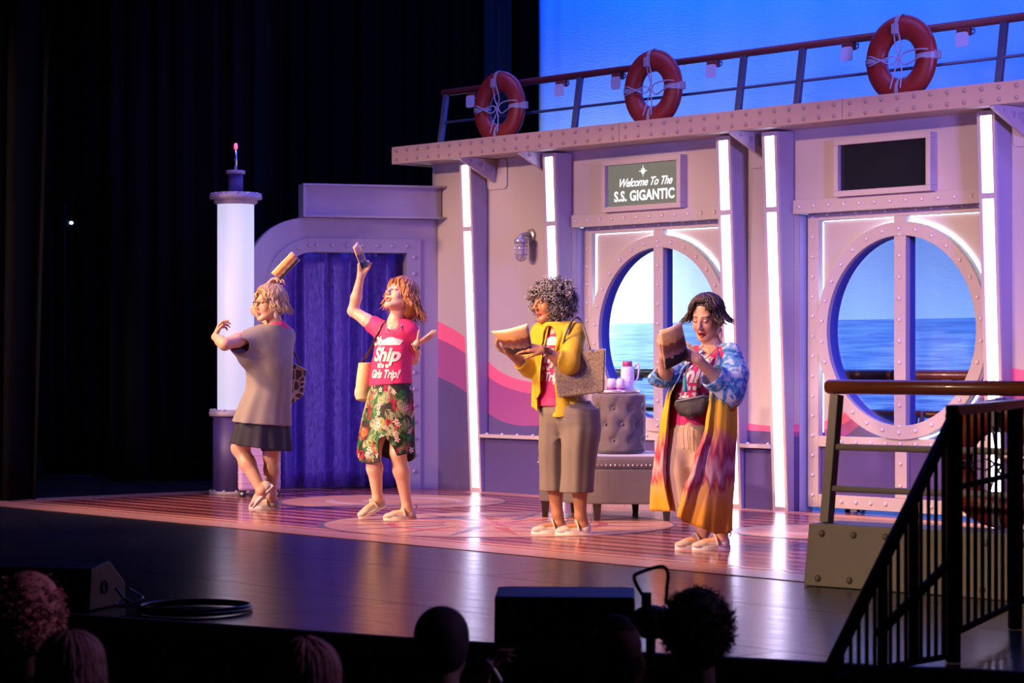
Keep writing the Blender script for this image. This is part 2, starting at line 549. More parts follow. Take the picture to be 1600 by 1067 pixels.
z2 = curve([(-1, 1.41), (-.6, 1.32), (-.275, 1.206), (.05, .995), (.369, .888), (.712, .848), (1.0, .84), (2.0, .70), (3.1, .60), (3.4, .59), (3.8, .63), (4.1, .77), (4.6, 1.0), (5.4, 1.0), (6.5, .8)])
z3 = curve([(-1, 1.06), (-.6, .98), (-.26, .865), (.05, .68), (.369, .588), (.712, .584), (1.0, .59), (2.0, .58), (3.1, .60), (3.4, .59), (3.8, .55), (4.1, .67), (4.6, .85), (5.4, .86), (6.5, .62)])
nz = N(nt, 'ShaderNodeTexNoise'); nz.inputs['Scale'].default_value = 4; nz.inputs['Detail'].default_value = 5
nt.links.new(tc.outputs['Object'], nz.inputs['Vector'])
zz = sp.outputs[2]
cc = mixc(nt, math_(nt, 'LESS_THAN', zz, z1), (0.43, 0.37, 0.38), (0.74, 0.09, 0.23))
cc = mixc(nt, math_(nt, 'LESS_THAN', zz, z2), cc, (0.29, 0.045, 0.23))
cc = mixc(nt, math_(nt, 'LESS_THAN', zz, z3), cc, (0.062, 0.042, 0.185))
cc = mixc(nt, math_(nt, 'MULTIPLY', nz.outputs['Fac'], 0.12), cc, (0.3, 0.25, 0.3))
nt.links.new(cc, b.inputs['Base Color'])
b.inputs['Roughness'].default_value = 0.6
n2 = N(nt, 'ShaderNodeTexNoise'); n2.inputs['Scale'].default_value = 150
nt.links.new(tc.outputs['Object'], n2.inputs['Vector'])
bp = N(nt, 'ShaderNodeBump'); bp.inputs['Strength'].default_value = 0.05
nt.links.new(n2.outputs['Fac'], bp.inputs['Height']); nt.links.new(bp.outputs[0], b.inputs['Normal'])

def rivet_mesh(name, r, h, m):
    """dome whose axis points to -Y (out of the wall)"""
    prof = [(r * math.cos(a), h * math.sin(a)) for a in (0, 0.4, 0.8, 1.15, 1.45)]
    mb = MB().lathe(prof, seg=8, R=Matrix.Rotation(PI / 2, 3, 'X'))
    me = mb.mesh(name); me.materials.append(m); return me
rv_cream = rivet_mesh('rivet', 0.0165, 0.0145, mat('rivet_cream_glint', (0.58, 0.52, 0.53), 0.28))  # paler than the wall paint: the domes' highlights are put into the colour
rv_tan = rivet_mesh('rivet', 0.017, 0.010, mat('tan_rivet_paint', (0.28, 0.20, 0.16), 0.5))
rv_grey = rivet_mesh('rivet', 0.019, 0.017, mat('rivet_lilac_glint', (0.42, 0.37, 0.45), 0.28))  # also paler than its panel, highlight included in the colour

TOP = 2.85
def wbox(name, s0, s1, z0, z1_, n0, n1, m, par=wall, bev=0.0):
    return MB().b2((s0, -n1, z0), (s1, -n0, z1_)).build(name, m, par, bev)
for s0, s1 in ((-0.70, 0.052), (0.056, 1.122), (2.955, 3.58), (5.43, 8.6)):
    wbox('flat_panel', s0, s1, 0.0, TOP + 0.1, -0.06, 0.0, m_ship)
# headers over the doors with riveted lintel bands
for s0, s1 in ((1.126, 2.951), (3.584, 5.426)):
    wbox('header_panel', s0, s1, 2.235, TOP + 0.1, -0.06, 0.0, m_ship)
    lb = wbox('lintel_band', s0 - 0.004, s1, 2.232, 2.335, 0.001, 0.022, m_cream, bev=0.003)
    k = int((s1 - s0) / 0.15)
    for i in range(k):
        part(rv_cream, 'rivet', lb, (s0 + 0.07 + i * (s1 - s0 - 0.1) / k, -0.022, 2.285))
# jambs
for s0, s1 in ((1.100, 1.126), (2.951, 2.975), (3.56, 3.584), (5.426, 5.45)):
    wbox('door_jamb', s0, s1, 0.0, 2.235, -0.20, -0.061, mat('jamb_grey_paint', (0.42, 0.45, 0.55), 0.5))
# ledges with a row of rivets standing on them, purple dado below
for s0, s1 in ((0.052, 0.975), (3.10, 3.43), (5.58, 8.4)):
    lg = wbox('ledge', s0, s1, 0.470, 0.500, 0.001, 0.10, m_cream, bev=0.003)
    k = max(2, int((s1 - s0) / 0.155))
    for i in range(k):
        part(rv_cream, 'rivet', lg, (s0 + 0.08 + i * (s1 - s0 - 0.12) / max(1, k - 1) * 0.98, -0.075, 0.500), (-PI / 2, 0, 0))
    wbox('dado_panel', s0, s1, 0.0, 0.470, 0.001, 0.04, m_purple)
# rounded access plates under the canopy
for s0 in (0.056, 3.13, 5.60):
    MB().prism(rrect(s0, 2.60, s0 + 0.26, 2.86, 0.04), 0.014, basis((1, 0, 0), (0, 0, 1), (0, -1, 0), (0, -0.001, 0))).build('rounded_plate', m_cream, wall, bev=0.004)

# ---- light pilasters
def pilaster(s0, label):
    t = thing('light_pilaster', W(s0, 0, 0), ROTW, label, 'light pilaster', 'lit pilasters along the ship wall')
    w = 0.15; dt, db = 0.195, 0.070
    mb = MB()
    # side cheeks and back, front open for the diffuser
    z0, z1_ = 0.0, TOP - 0.005
    def quadbox(x0, x1, f0, f1, za, zb):
        def fr(z, f): return -(db + (dt - db) * z / z1_) * f
        vs = [(x0, fr(za, f0), za), (x1, fr(za, f0), za), (x1, fr(za, f1), za), (x0, fr(za, f1), za),
              (x0, fr(zb, f0), zb), (x1, fr(zb, f0), zb), (x1, fr(zb, f1), zb), (x0, fr(zb, f1), zb)]
        return vs, [(0, 3, 2, 1), (4, 5, 6, 7), (0, 1, 5, 4), (1, 2, 6, 5), (2, 3, 7, 6), (3, 0, 4, 7)]
    mb.add(*quadbox(0, w, 0.02, 0.86, z0, z1_))
    bo = mb.build('box_body', m_greyv, t)
    for x0, x1 in ((0, 0.026), (w - 0.026, w)):
        MB().add(*quadbox(x0, x1, 0.86, 1.0, z0, z1_)).build('edge_strip', m_cream, t)
    for za, zb in ((0, 0.035), (2.245, 2.285), (z1_ - 0.03, z1_)):
        MB().add(*quadbox(0.026, w - 0.026, 0.86, 1.0, za, zb)).build('cross_strip', m_cream, t)
    for za, zb in ((0.036, 2.244), (2.286, z1_ - 0.031)):
        MB().add(*quadbox(0.028, w - 0.028, 0.87, 0.965, za, zb)).build('light_strip', m_led, t)
    return t
pilaster(-0.100, 'glowing white light pilaster beside the purple curtain booth')
pilaster(0.972, 'glowing white light pilaster behind the woman in the mustard jacket')
pilaster(2.955, 'glowing white light pilaster behind the woman in the tie-dye robe')
pilaster(3.430, 'glowing white light pilaster on the hinge side of the door under the blank screen')
pilaster(5.430, 'glowing white light pilaster behind the wooden handrail and life ring')

# ---- canopy
can = thing('ship_canopy', W(0, 0, 0), ROTW, 'overhanging ship canopy with a riveted tan fascia and triangular brackets', 'canopy')
for s0, s1 in ((-0.74, 2.130), (2.134, 4.420), (4.424, 7.6)):
    fb = MB().b2((s0, -0.430, TOP), (s1, -0.402, 3.0)).build('fascia_board', m_tan, can, bev=0.003)
    k = int(round((s1 - s0) / 0.146))
    for i in range(k):
        x = s0 + (i + 0.5) * (s1 - s0) / k
        for z in (2.885, 2.965):
            part(rv_tan, 'rivet', fb, (x, -0.430, z))
MB().b2((-0.73, -0.401, TOP + 0.012), (7.6, 0.9, TOP + 0.03)).build('soffit', m_cream, can)
MB().b2((-0.714, -0.401, TOP + 0.031), (7.6, 0.9, TOP + 0.045)).build('deck_board', m_steel, can)
MB().b2((-0.74, -0.401, TOP), (-0.715, 0.9, 3.0)).build('end_board', m_tan, can)
for sb in (0.145, 0.90, 3.285, 5.70):
    poly = [(0.0, 0), (0.40, 0), (0.40, -0.028), (0.03, -0.20), (0.0, -0.20)]
    br = MB().prism(poly, 0.03, basis((0, -1, 0), (0, 0, 1), (1, 0, 0), (sb, 0, TOP + 0.01))).build('bracket', m_cream, can, bev=0.003)
    for (a, c, r) in ((0.085, -0.075, 0.045), (0.19, -0.055, 0.026), (0.30, -0.030, 0.014)):
        MB().ringplate(r, r * 0.82, 0.008, basis((0, -1, 0), (0, 0, 1), (1, 0, 0), (sb + 0.03, -a, TOP + 0.01 + c)), 20).build('rim_ring', m_cream, br)
        MB().prism([(r * 0.8 * math.cos(2 * PI * i / 16), r * 0.8 * math.sin(2 * PI * i / 16)) for i in range(16)], 0.002,
                   basis((0, -1, 0), (0, 0, 1), (1, 0, 0), (sb + 0.03, -a, TOP + 0.01 + c))).build('lightening_hole', m_greyv, br)

# ---- deck railing on top
rl = thing('deck_railing', W(0, 0.1, 2.985), ROTW, 'dark ship railing with a brown top rail on the canopy roof', 'railing')
m_raildark = mat('navy_rail_paint', (0.07, 0.08, 0.12), 0.35, var=0.1)
LEAN = 0.075
for s in (-0.47, 1.257, 3.098, 3.697, 5.541, 7.2):
    R = Matrix.Rotation(-math.atan2(LEAN, 0.48), 3, 'X')
    MB().box((s, LEAN / 2 - 0.005, 0.245), (0.055, 0.035, 0.49), R).build('post', m_raildark, rl, bev=0.004)
    MB().b2((s - 0.05, -0.045, -0.09), (s + 0.05, 0.045, 0.0)).build('foot_block', m_raildark, rl)
MB().tube([(-0.52, LEAN, 0.50), (7.4, LEAN, 0.50)], 0.030, 12).build('top_rail', m_darkred, rl)
MB().tube([(-0.49, 0.035, 0.232), (7.3, 0.035, 0.232)], 0.012, 8).build('mid_rail', m_raildark, rl)

m_plate = mat('clear_shade_plastic', (0.55, 0.62, 0.70), 0.15, spec=0.6)
for s, lab in ((-0.122, 'small clip lamp under the deck rail beside the end post'), (1.022, 'small clip lamp under the deck rail, just before the second railing post'),
               (1.698, 'small clip lamp under the deck rail above the welcome screen'), (2.766, 'small clip lamp under the deck rail, just right of the middle life ring'),
               (4.14, 'small clip lamp under the deck rail above the blank screen'), (5.191, 'small clip lamp under the deck rail between last ring and post')):
    t = thing('clip_lamp', W(s, 0.1 - 0.075, 3.49 - 0.03), ROTW, lab, 'clip lamp', 'clip lamps under the deck rail')
    MB().b2((-0.055, -0.022, -0.055), (0.055, 0.022, 0.0)).build('housing', m_darkred, t, bev=0.006)
    MB().prism(rrect(-0.055, -0.135, 0.055, -0.03, 0.025), 0.006, basis((1, 0, 0), (0, 0, 1), (0, -1, 0), (0, -0.023, 0))).build('shade_plate', m_plate, t, bev=0.001)
    MB().tube(smoothpath([(0.055, 0, -0.03), (0.085, 0, -0.012), (0.09, 0, -0.035), (0.07, 0, -0.05)], 5), 0.005, 6).build('wing_screw', m_raildark, t)

# ---- life rings
m_ring = mat('orange_red_ring_foam', (0.25, 0.018, 0.010), 0.45, var=0.15, scale=10)
m_band = mat('grey_reflective_band', (0.30, 0.30, 0.34), 0.4)
m_rope = mat('pale_rope', (0.36, 0.36, 0.40), 0.7)
def life_ring(loc, rz, R0, r, label, tilt=0.0, seed=0):
    rnd = random.Random(seed)
    t = thing('life_ring', loc, rz, label, 'life ring', 'orange life rings')
    t.rotation_euler = (tilt, 0, rz)
    # torus in local XZ plane, facing -Y
    def cir(R, n, y=0.0, a0=0.0, a1=2 * PI): return [(R * math.cos(a0 + (a1 - a0) * i / n), y, R * math.sin(a0 + (a1 - a0) * i / n)) for i in range(n)]
    def torus(R, rr, ry, a0, a1, n, seg=14, closed=True):
        vs = []; fs = []
        k = n if closed else n + 1
        for i in range(k):
            a = a0 + (a1 - a0) * i / n
            for j in range(seg):
                c = 2 * PI * j / seg
                q = R + rr * math.cos(c)
                vs.append((q * math.cos(a), ry * math.sin(c), q * math.sin(a)))
        for i in range(n):
            i2 = (i + 1) % k
            for j in range(seg):
                j2 = (j + 1) % seg
                fs.append((i * seg + j, i * seg + j2, i2 * seg + j2, i2 * seg + j))
        return MB().add(vs, fs, True)
    torus(R0, r, r * 0.62, 0, 2 * PI, 56).build('ring_body', m_ring, t)
    for a in (0, PI / 2, PI, 1.5 * PI):
        torus(R0, r * 1.06, r * 0.68, a - 0.075, a + 0.075, 5, 14, False).build('band', m_band, t)
    y = -r * 0.72
    MB().box((0.0, y - 0.008, R0 * 0.92), (0.05, 0.03, 0.075)).build('name_tag', m_band, t, bev=0.005)
    j = lambda: rnd.uniform(-0.012, 0.012)
    ri = R0 - r
    for pts in ([(-0.02, y, R0 * 0.9), (-0.01 + j(), y * .6, ri * .5), (0.02, y * .5, 0.0), (-0.03 + j(), y * .6, -ri * .6), (-0.05, y, -R0 * 0.95)],
                [(0.02, y, R0 * 0.9), (0.03 + j(), y * .6, ri * .5), (-0.01, y * .5, 0.0), (0.03 + j(), y * .6, -ri * .6), (0.04, y, -R0 * 0.95)],
                [(-R0 - r, 0, 0.02), (-R0, y, 0.03), (-ri * .5, y * .6, -0.04 + j()), (0, y * .5, 0.0), (ri * .5, y * .6, -0.05), (R0, y, -0.01), (R0 + r, 0, 0.0)],
                [(-R0 - r, 0, -0.03), (-R0, y, -0.03), (-ri * .4, y * .6, 0.02), (0, y * .5, -0.01), (ri * .45, y * .6, 0.035), (R0, y, 0.045), (R0 + r, 0, 0.03)]):
        MB().tube(smoothpath(pts, 7), 0.0055, 6).build('rope', m_rope, t)
    MB().box((R0 + r * 1.05, 0.0, 0.0), (0.06, 0.03, 0.06)).build('side_clip', m_band, t, bev=0.004)
    return t
life_ring(W(0.40, 0.165, 3.27), ROTW, 0.225, 0.088, 'orange life ring tied to the railing near its open end', seed=1)
life_ring(W(2.245, 0.165, 3.275), ROTW, 0.225, 0.088, 'orange life ring tied to the railing above the welcome screen', seed=2)
life_ring(W(4.745, 0.165, 3.275), ROTW, 0.225, 0.088, 'orange life ring tied to the railing above the blank black screen', seed=3)

# ---- screens
m_screenframe = m_cream
def screen(s0, label, lit):
    t = thing('wall_screen', W(s0, 0, 2.545), ROTW, label, 'screen')
    w, h, fr, dp = 0.815, 0.335, 0.042, 0.075
    for c, sz in (((0, -dp / 2 - 0.001, h / 2 + fr / 2), (w + 2 * fr, dp, fr)), ((0, -dp / 2 - 0.001, -h / 2 - fr / 2), (w + 2 * fr, dp, fr)),
                  ((-w / 2 - fr / 2, -dp / 2 - 0.001, 0), (fr, dp, h - 0.001)), ((w / 2 + fr / 2, -dp / 2 - 0.001, 0), (fr, dp, h - 0.001))):
        MB().box(c, sz).build('frame_bar', m_screenframe, t, bev=0.002)
    if lit:
        m = emat('screen_olive', (0.20, 0.205, 0.16), 0.75); m.node_tree.nodes['Principled BSDF'].inputs['Base Color'].default_value = (0.02, 0.02, 0.02, 1)
        pn = MB().box((0, -0.030, 0), (w - 0.002, 0.02, h - 0.002)).build('panel', m, t)
        mt = emat('screen_letters', (0.62, 0.86, 0.90), 1.0)
        def put(body, size, x, z, shear, bold, sx, space=1.0):
            vs, fs = text_mesh(body, size, shear, bold, 'CENTER', sx, 0, space)
            MB().add([(x + a, -0.0415, z + c) for a, c, _ in vs], fs).build('lettering', mt, pn)
        put('Welcome To The', 0.094, 0.015, -0.012, 0.45, 0.0014, 0.96, 0.93)
        put('S.S. GIGANTIC', 0.112, 0.01, -0.125, 0.0, 0.0034, 0.93, 1.04)
        vs = []; 
        for i in range(16):
            a = 2 * PI * i / 16 + PI / 2
            r = 0.016 if i % 2 else (0.052 if i % 4 == 0 else 0.03)
            vs.append((0.0 + r * math.cos(a) * 1.0, -0.0415, 0.105 + r * math.sin(a)))
        MB().add(vs + [(0.0, -0.0415, 0.105)], [(i, (i + 1) % 16, 16) for i in range(16)]).build('compass_mark', mt, pn)
    else:
        MB().box((0, -0.030, 0), (w - 0.002, 0.02, h - 0.002)).build('panel', mat('dark_screen_glass', (0.010, 0.011, 0.018), 0.22, var=0.3), t)
    return t
screen(2.005, 'wall screen with the lit welcome message in a cream frame', True)
screen(4.482, 'blank dark wall screen in a cream frame', False)

# ---- porthole doors
m_halo = emat('halo_light', (0.70, 0.85, 1.0), 12)
m_halo2 = emat('halo_light_thin', (0.75, 0.86, 1.0), 3.0)
def glassmat():
    m, nt, b = newmat('porthole_glass')
    nt.nodes.remove(b)
    tb = N(nt, 'ShaderNodeBsdfTransparent'); tb.inputs[0].default_value = (0.96, 0.97, 0.98, 1)
    gb = N(nt, 'ShaderNodeBsdfGlossy'); gb.inputs['Roughness'].default_value = 0.03
    mx = N(nt, 'ShaderNodeMixShader'); mx.inputs[0].default_value = 0.04
    nt.links.new(tb.outputs[0], mx.inputs[1]); nt.links.new(gb.outputs[0], mx.inputs[2])
    nt.links.new(mx.outputs[0], nt.nodes['Material Output'].inputs[0])
    return m
def porthole_door(sc, label):
    t = thing('porthole_door', W(sc, -0.12, 0.035), ROTW, label, 'door', 'porthole doors of the ship wall')
    hw, H_ = 0.895, 2.245
    cz, ro, ri = 1.317, 0.79, 0.69
    fy = 0.0          # face of the frame (local y, toward the audience is negative)
    def bar(name, x0, x1, z0, z1_, y0=0.0, y1=0.045, par=t, m=m_cream):
        return MB().b2((x0, y0, z0), (x1, y1, z1_)).build(name, m, par, bev=0.003)
    stl = bar('stile', -hw, -hw + 0.105, 0, H_); str_ = bar('stile', hw - 0.105, hw, 0, H_)
    tr = bar('top_rail', -hw + 0.106, hw - 0.106, 2.15, H_)
    mrl = bar('mid_rail', -hw + 0.106, hw - 0.106, 0.455, 0.535)
    brl = bar('bottom_rail', -hw + 0.106, hw - 0.106, 0, 0.098)
    cs = bar('centre_stile', -0.054, 0.054, 0.536, 2.149, -0.012, 0.040)
    cs2 = bar('centre_stile', -0.054, 0.054, 0.099, 0.454, 0.0, 0.040)
    # ring
    MI = basis((1, 0, 0), (0, 0, 1), (0, -1, 0), (0, 0.020, cz))
    ring = MB().ringplate(ro, ri, 0.040, MI, 96).build('ring', m_cream, t, bev=0.002)
    # spandrel: back plate with a round hole behind the ring
    n = 96; vs = []; x0, x1, z0, z1_ = -hw + 0.10, hw - 0.10, 0.45, 2.16
    for yy in (0.060, 0.068):
        for i in range(n):
            a = 2 * PI * i / n; c, s = math.cos(a), math.sin(a)
            vs.append((0.72 * c, yy, cz + 0.72 * s))
            k = min(((x1 if c > 0 else -x0) / abs(c)) if abs(c) > 1e-6 else 1e9, (((z1_ - cz) if s > 0 else (cz - z0)) / abs(s)) if abs(s) > 1e-6 else 1e9)
            vs.append((k * c, yy, cz + k * s))
    fs = []
    for i in range(n):
        j = (i + 1) % n
        fs += [(2 * i, 2 * i + 1, 2 * j + 1, 2 * j), (2 * n + 2 * i, 2 * n + 2 * j, 2 * n + 2 * j + 1, 2 * n + 2 * i + 1), (2 * i, 2 * j, 2 * n + 2 * j, 2 * n + 2 * i)]
    MB().add(vs, fs).build('spandrel_panel', m_ship, t)
    # light ribbons behind the ring and along the frame
    MB().ringplate(ro + 0.012, ro + 0.002, 0.010, basis((1, 0, 0), (0, 0, 1), (0, -1, 0), (0, 0.058, cz)), 96).build('halo_light', m_halo, t)
    for a in ((-hw + 0.107, 0.050, 0.56, -hw + 0.111, 0.056, 2.14), (-hw + 0.12, 0.050, 2.142, hw - 0.12, 0.056, 2.146)):
        MB().b2(a[:3], a[3:]).build('edge_light', m_halo2, t)
    # lower panels and inner return of the ring
    MB().b2((-hw + 0.10, 0.030, 0.09), (-0.05, 0.042, 0.46)).build('lower_panel', m_purple, t)
    MB().b2((0.05, 0.030, 0.09), (hw - 0.10, 0.042, 0.46)).build('lower_panel', m_purple, t)
    m_blue = mat('blue_return_paint', (0.06, 0.08, 0.38), 0.5)
    MB().ringplate(ri + 0.030, ri + 0.001, 0.085, basis((1, 0, 0), (0, 0, 1), (0, 1, 0), (0, 0.021, cz)), 96).build('ring_return', m_blue, t)
    MB().b2((0.010, 0.041, cz - 0.69), (0.054, 0.10, cz + 0.69)).build('stile_return', m_blue, t)
    # glass panes
    for sg in (-1, 1):
        a0 = math.asin(0.055 / 0.70)
        pts = arcpts(0, 0, 0.70, -PI / 2 + a0, PI / 2 - a0, 40)
        if sg < 0: pts = [(-x, y) for x, y in reversed(pts)]
        MB().prism(pts, 0.004, basis((1, 0, 0), (0, 0, 1), (0, -1, 0), (0, 0.062, cz))).build('glass_pane', MATS.get('porthole_glass') or glassmat(), t)
    # rivets
    for i in range(30):
        a = 2 * PI * (i + 0.5) / 30
        part(rv_cream, 'rivet', ring, (0.74 * math.cos(a), -0.020, cz + 0.74 * math.sin(a)))
    for i in range(10):
        part(rv_cream, 'rivet', cs, (0, -0.012, 0.62 + i * 0.155))
    for i in range(2): part(rv_cream, 'rivet', cs2, (0, 0, 0.19 + i * 0.16))
    for i in range(15):
        for par, x in ((stl, -hw + 0.052), (str_, hw - 0.052)):
            part(rv_cream, 'rivet', par, (x, 0, 0.09 + i * 0.149))
    for i in range(11):
        x = -0.70 + i * 0.14
        part(rv_cream, 'rivet', tr, (x, 0, 2.195)); part(rv_cream, 'rivet', mrl, (x, 0, 0.495))
        if abs(x) > 0.01: part(rv_cream, 'rivet', brl, (x, 0, 0.05))
    for x in (-0.45, 0.45):
        MB().b2((x - 0.03, 0.005, -0.022), (x + 0.03, 0.045, 0.0)).build('caster_block', m_steel, t)
        MB().lathe([(0.014, -0.01), (0.014, 0.01)], (x, 0.025, -0.020), 12, Matrix.Rotation(PI / 2, 3, 'Y')).build('caster', m_steel, t)
    return t
porthole_door(2.025, 'cream riveted porthole door under the lit welcome screen')
porthole_door(4.505, 'cream riveted porthole door under the blank screen, behind the handrail')

# ---- caged bulkhead lamp
m_galv = mat('galvanised_metal', (0.42, 0.42, 0.45), 0.4, metal=0.6)
lamp = thing('bulkhead_lamp', W(0.62, 0, 2.07), ROTW, 'grey caged bulkhead lamp fixed to the cream wall panel', 'wall lamp')
RX = Matrix.Rotation(PI / 2, 3, 'X')
MB().lathe([(0.055, 0), (0.055, 0.012), (0.048, 0.02)], (0, -0.001, 0.12), 20, RX).build('wall_plate', m_galv, lamp)
MB().tube(smoothpath([(0, -0.01, 0.12), (0, -0.07, 0.125), (0, -0.115, 0.11), (0, -0.12, 0.08)], 6), 0.02, 10).build('arm', m_galv, lamp)
MB().lathe([(0.03, 0.10), (0.055, 0.085), (0.058, 0.055), (0.05, 0.05)], (0, -0.12, 0), 20).build('cap', m_galv, lamp)
MB().lathe([(0.036, 0.055), (0.038, 0.0), (0.034, -0.05), (0.018, -0.08), (0.004, -0.088)], (0, -0.12, 0), 16).build('glass_jar', mat('frosted_lamp_glass', (0.45, 0.42, 0.45), 0.25), lamp)
cage = []
for k in range(8):
    a = 2 * PI * k / 8
    MB().tube(smoothpath([(0.052 * math.cos(a), -0.12 + 0.052 * math.sin(a), 0.05), (0.052 * math.cos(a), -0.12 + 0.052 * math.sin(a), -0.05),
               (0.034 * math.cos(a), -0.12 + 0.034 * math.sin(a), -0.088), (0.004 * math.cos(a), -0.12 + 0.004 * math.sin(a), -0.102)], 4), 0.0034, 5).build('cage_wire', m_galv, lamp)
for z in (0.03, -0.005, -0.045):
    MB().tube([(0.053 * math.cos(2 * PI * i / 20), -0.12 + 0.053 * math.sin(2 * PI * i / 20), z) for i in range(20)], 0.0034, 5, True).build('cage_wire', m_galv, lamp)

# ---- deck behind the doors and the sky/sea cloth
dr = thing('deck_rail', W(0, -1.25, 0), ROTW, 'brown wooden ship rail seen through the portholes', 'railing')
MB().tube([(-1.6, 0, 1.02), (6.2, 0, 1.02)], 0.042, 12).build('top_rail', m_wood, dr)
MB().tube([(-1.6, 0, 0.715), (6.2, 0, 0.715)], 0.030, 10).build('lower_rail', m_wood, dr)
for s in (-1.5, 0.6, 2.25, 3.05, 4.05, 5.9):
    MB().b2((s - 0.03, -0.02, 0.0), (s + 0.03, 0.02, 0.985)).build('post', m_raildark, dr) if s in (-1.5, 2.25, 5.9) else \
        MB().b2((s - 0.05, -0.035, 0.955), (s + 0.05, 0.035, 0.985)).build('bracket', m_galv, dr)
ch = thing('deck_chair', W(3.95, -0.62, 0), ROTW + 0.5, 'wooden deck chair back with dark canvas behind the porthole door', 'chair')
for x in (-0.24, 0.24):
    MB().tube([(x, -0.25, 0.0), (x, 0.22, 0.74)], 0.02, 8).build('frame_rail', m_wood, ch)
    MB().tube([(x * 0.9, 0.28, 0.0), (x * 0.9, -0.28, 0.42)], 0.018, 8).build('cross_leg', m_wood, ch)
MB().tube([(-0.26, 0.22, 0.73), (0.26, 0.22, 0.73)], 0.022, 8).build('top_bar', m_wood, ch)
MB().tube([(-0.24, -0.28, 0.42), (0.24, -0.28, 0.42)], 0.018, 8).build('front_bar', m_wood, ch)
v = []; 
for i in range(9):
    t_ = i / 8; y = 0.20 + (-0.26 - 0.20) * t_; z = 0.72 + (0.41 - 0.72) * t_ - 0.16 * math.sin(PI * t_)
    v += [(-0.21, y, z), (0.21, y, z)]
MB().add(v, [(2 * i, 2 * i + 1, 2 * i + 3, 2 * i + 2) for i in range(8)], True).build('canvas', mat('navy_canvas', (0.03, 0.03, 0.06), 0.8), ch).modifiers.new('solid', 'SOLIDIFY').thickness = 0.006

m_sky, nt, b = newmat('painted_sea_cloth')
tc, sp = coordnodes(nt)
mp = N(nt, 'ShaderNodeMapping'); mp.inputs['Scale'].default_value = (0.45, 1, 11)
nt.links.new(tc.outputs['Object'], mp.inputs[0])
nz = N(nt, 'ShaderNodeTexNoise'); nz.inputs['Scale'].default_value = 4.2; nz.inputs['Detail'].default_value = 5; nz.inputs['Distortion'].default_value = 0.5
nt.links.new(mp.outputs[0], nz.inputs['Vector'])
sea = N(nt, 'ShaderNodeValToRGB')
e = sea.color_ramp.elements; e[0].position = 0.36; e[0].color = (0.02, 0.09, 0.36, 1); e[1].position = 0.72; e[1].color = (0.36, 0.55, 0.86, 1)
nt.links.new(nz.outputs['Fac'], sea.inputs[0])
dz = N(nt, 'ShaderNodeMapRange'); dz.inputs[1].default_value = 0.5; dz.inputs[2].default_value = 1.5; dz.inputs[3].default_value = 0.0; dz.inputs[4].default_value = 0.55
nt.links.new(sp.outputs[2], dz.inputs[0])
seac = mixc(nt, dz.outputs[0], sea.outputs[0], (0.30, 0.47, 0.76))
skyr = N(nt, 'ShaderNodeMapRange'); skyr.inputs[1].default_value = 1.5; skyr.inputs[2].default_value = 3.4
nt.links.new(sp.outputs[2], skyr.inputs[0])
skyc = mixc(nt, skyr.outputs[0], (0.80, 0.86, 0.93), (0.42, 0.58, 0.88))
allc = mixc(nt, math_(nt, 'GREATER_THAN', sp.outputs[2], 1.508), seac, skyc)
nt.links.new(allc, b.inputs['Base Color'])
b.inputs['Roughness'].default_value = 0.8
mp2 = N(nt, 'ShaderNodeMapping'); mp2.inputs['Scale'].default_value = (2, 1, 9)
nt.links.new(tc.outputs['Object'], mp2.inputs[0])
nz2 = N(nt, 'ShaderNodeTexNoise'); nz2.inputs['Scale'].default_value = 6; nz2.inputs['Detail'].default_value = 4
nt.links.new(mp2.outputs[0], nz2.inputs['Vector'])
bp = N(nt, 'ShaderNodeBump'); bp.inputs['Strength'].default_value = 0.25; bp.inputs['Distance'].default_value = 0.02
nt.links.new(nz2.outputs['Fac'], bp.inputs['Height']); nt.links.new(bp.outputs[0], b.inputs['Normal'])
# a hanging cloth, faintly rippled near its free edge
vs = []; nx, nzv = 160, 2
for i in range(nx + 1):
    s = -3.2 + i * (9.0) / nx
    for j in range(nzv + 1):
        z = 0.01 + 6.9 * j / nzv
        rip = 0.014 * math.sin(s * 23) * math.exp(-max(0, s + 3.2) / 1.2) + 0.006 * math.sin(s * 7.1)
        vs.append((s, 3.5 + rip, z))
fs = [(i * 3 + j, i * 3 + 3 + j, i * 3 + 4 + j, i * 3 + 1 + j) for i in range(nx) for j in range(2)]
o = MB().add(vs, fs, True).build('sky_cloth', m_sky, None, loc=O0, rz=ROTW)
o.modifiers.new('solid', 'SOLIDIFY').thickness = 0.004
tag(o, 'blue painted sea and sky backcloth hanging behind the ship wall', 'backcloth')
# ================================================================== CURTAIN BOOTH
BR = math.radians(16)
booth = thing('curtain_booth', (-0.64, 20.95, 0), BR, 'grey lilac booth front with rounded corner and riveted curtain opening', 'booth')
def XZ(y=0.0): return basis((1, 0, 0), (0, 0, 1), (0, -1, 0), (0, y, 0))
outer = [(0, 0), (0, 2.375)] + arcpts(-1.20, 1.855, 0.52, PI / 2, PI, 14) + [(-1.72, 0)]
inner = [(-1.43, 0)] + list(reversed(arcpts(-1.13, 1.778, 0.30, PI / 2, PI, 10))) + [(-0.296, 2.078), (-0.296, 0)]
MB().prism(outer + inner, 0.16, XZ(0.16)).build('front_panel', m_greyv, booth, bev=0.004)
outer2 = [(-0.175, 0), (-0.175, 2.20)] + arcpts(-1.13, 1.778, 0.422, PI / 2, PI, 14) + [(-1.552, 0)]
tp = MB().prism(outer2 + inner, 0.016, XZ(-0.001)).build('trim_panel', m_greyv, booth, bev=0.003)
for k in range(7): part(rv_grey, 'rivet', tp, (-0.30 - k * 0.135, -0.017, 2.138))
for k in range(6):
    a = PI / 2 + 0.12 + k * 0.28
    part(rv_grey, 'rivet', tp, (-1.13 + 0.36 * math.cos(a), -0.017, 1.778 + 0.36 * math.sin(a)))
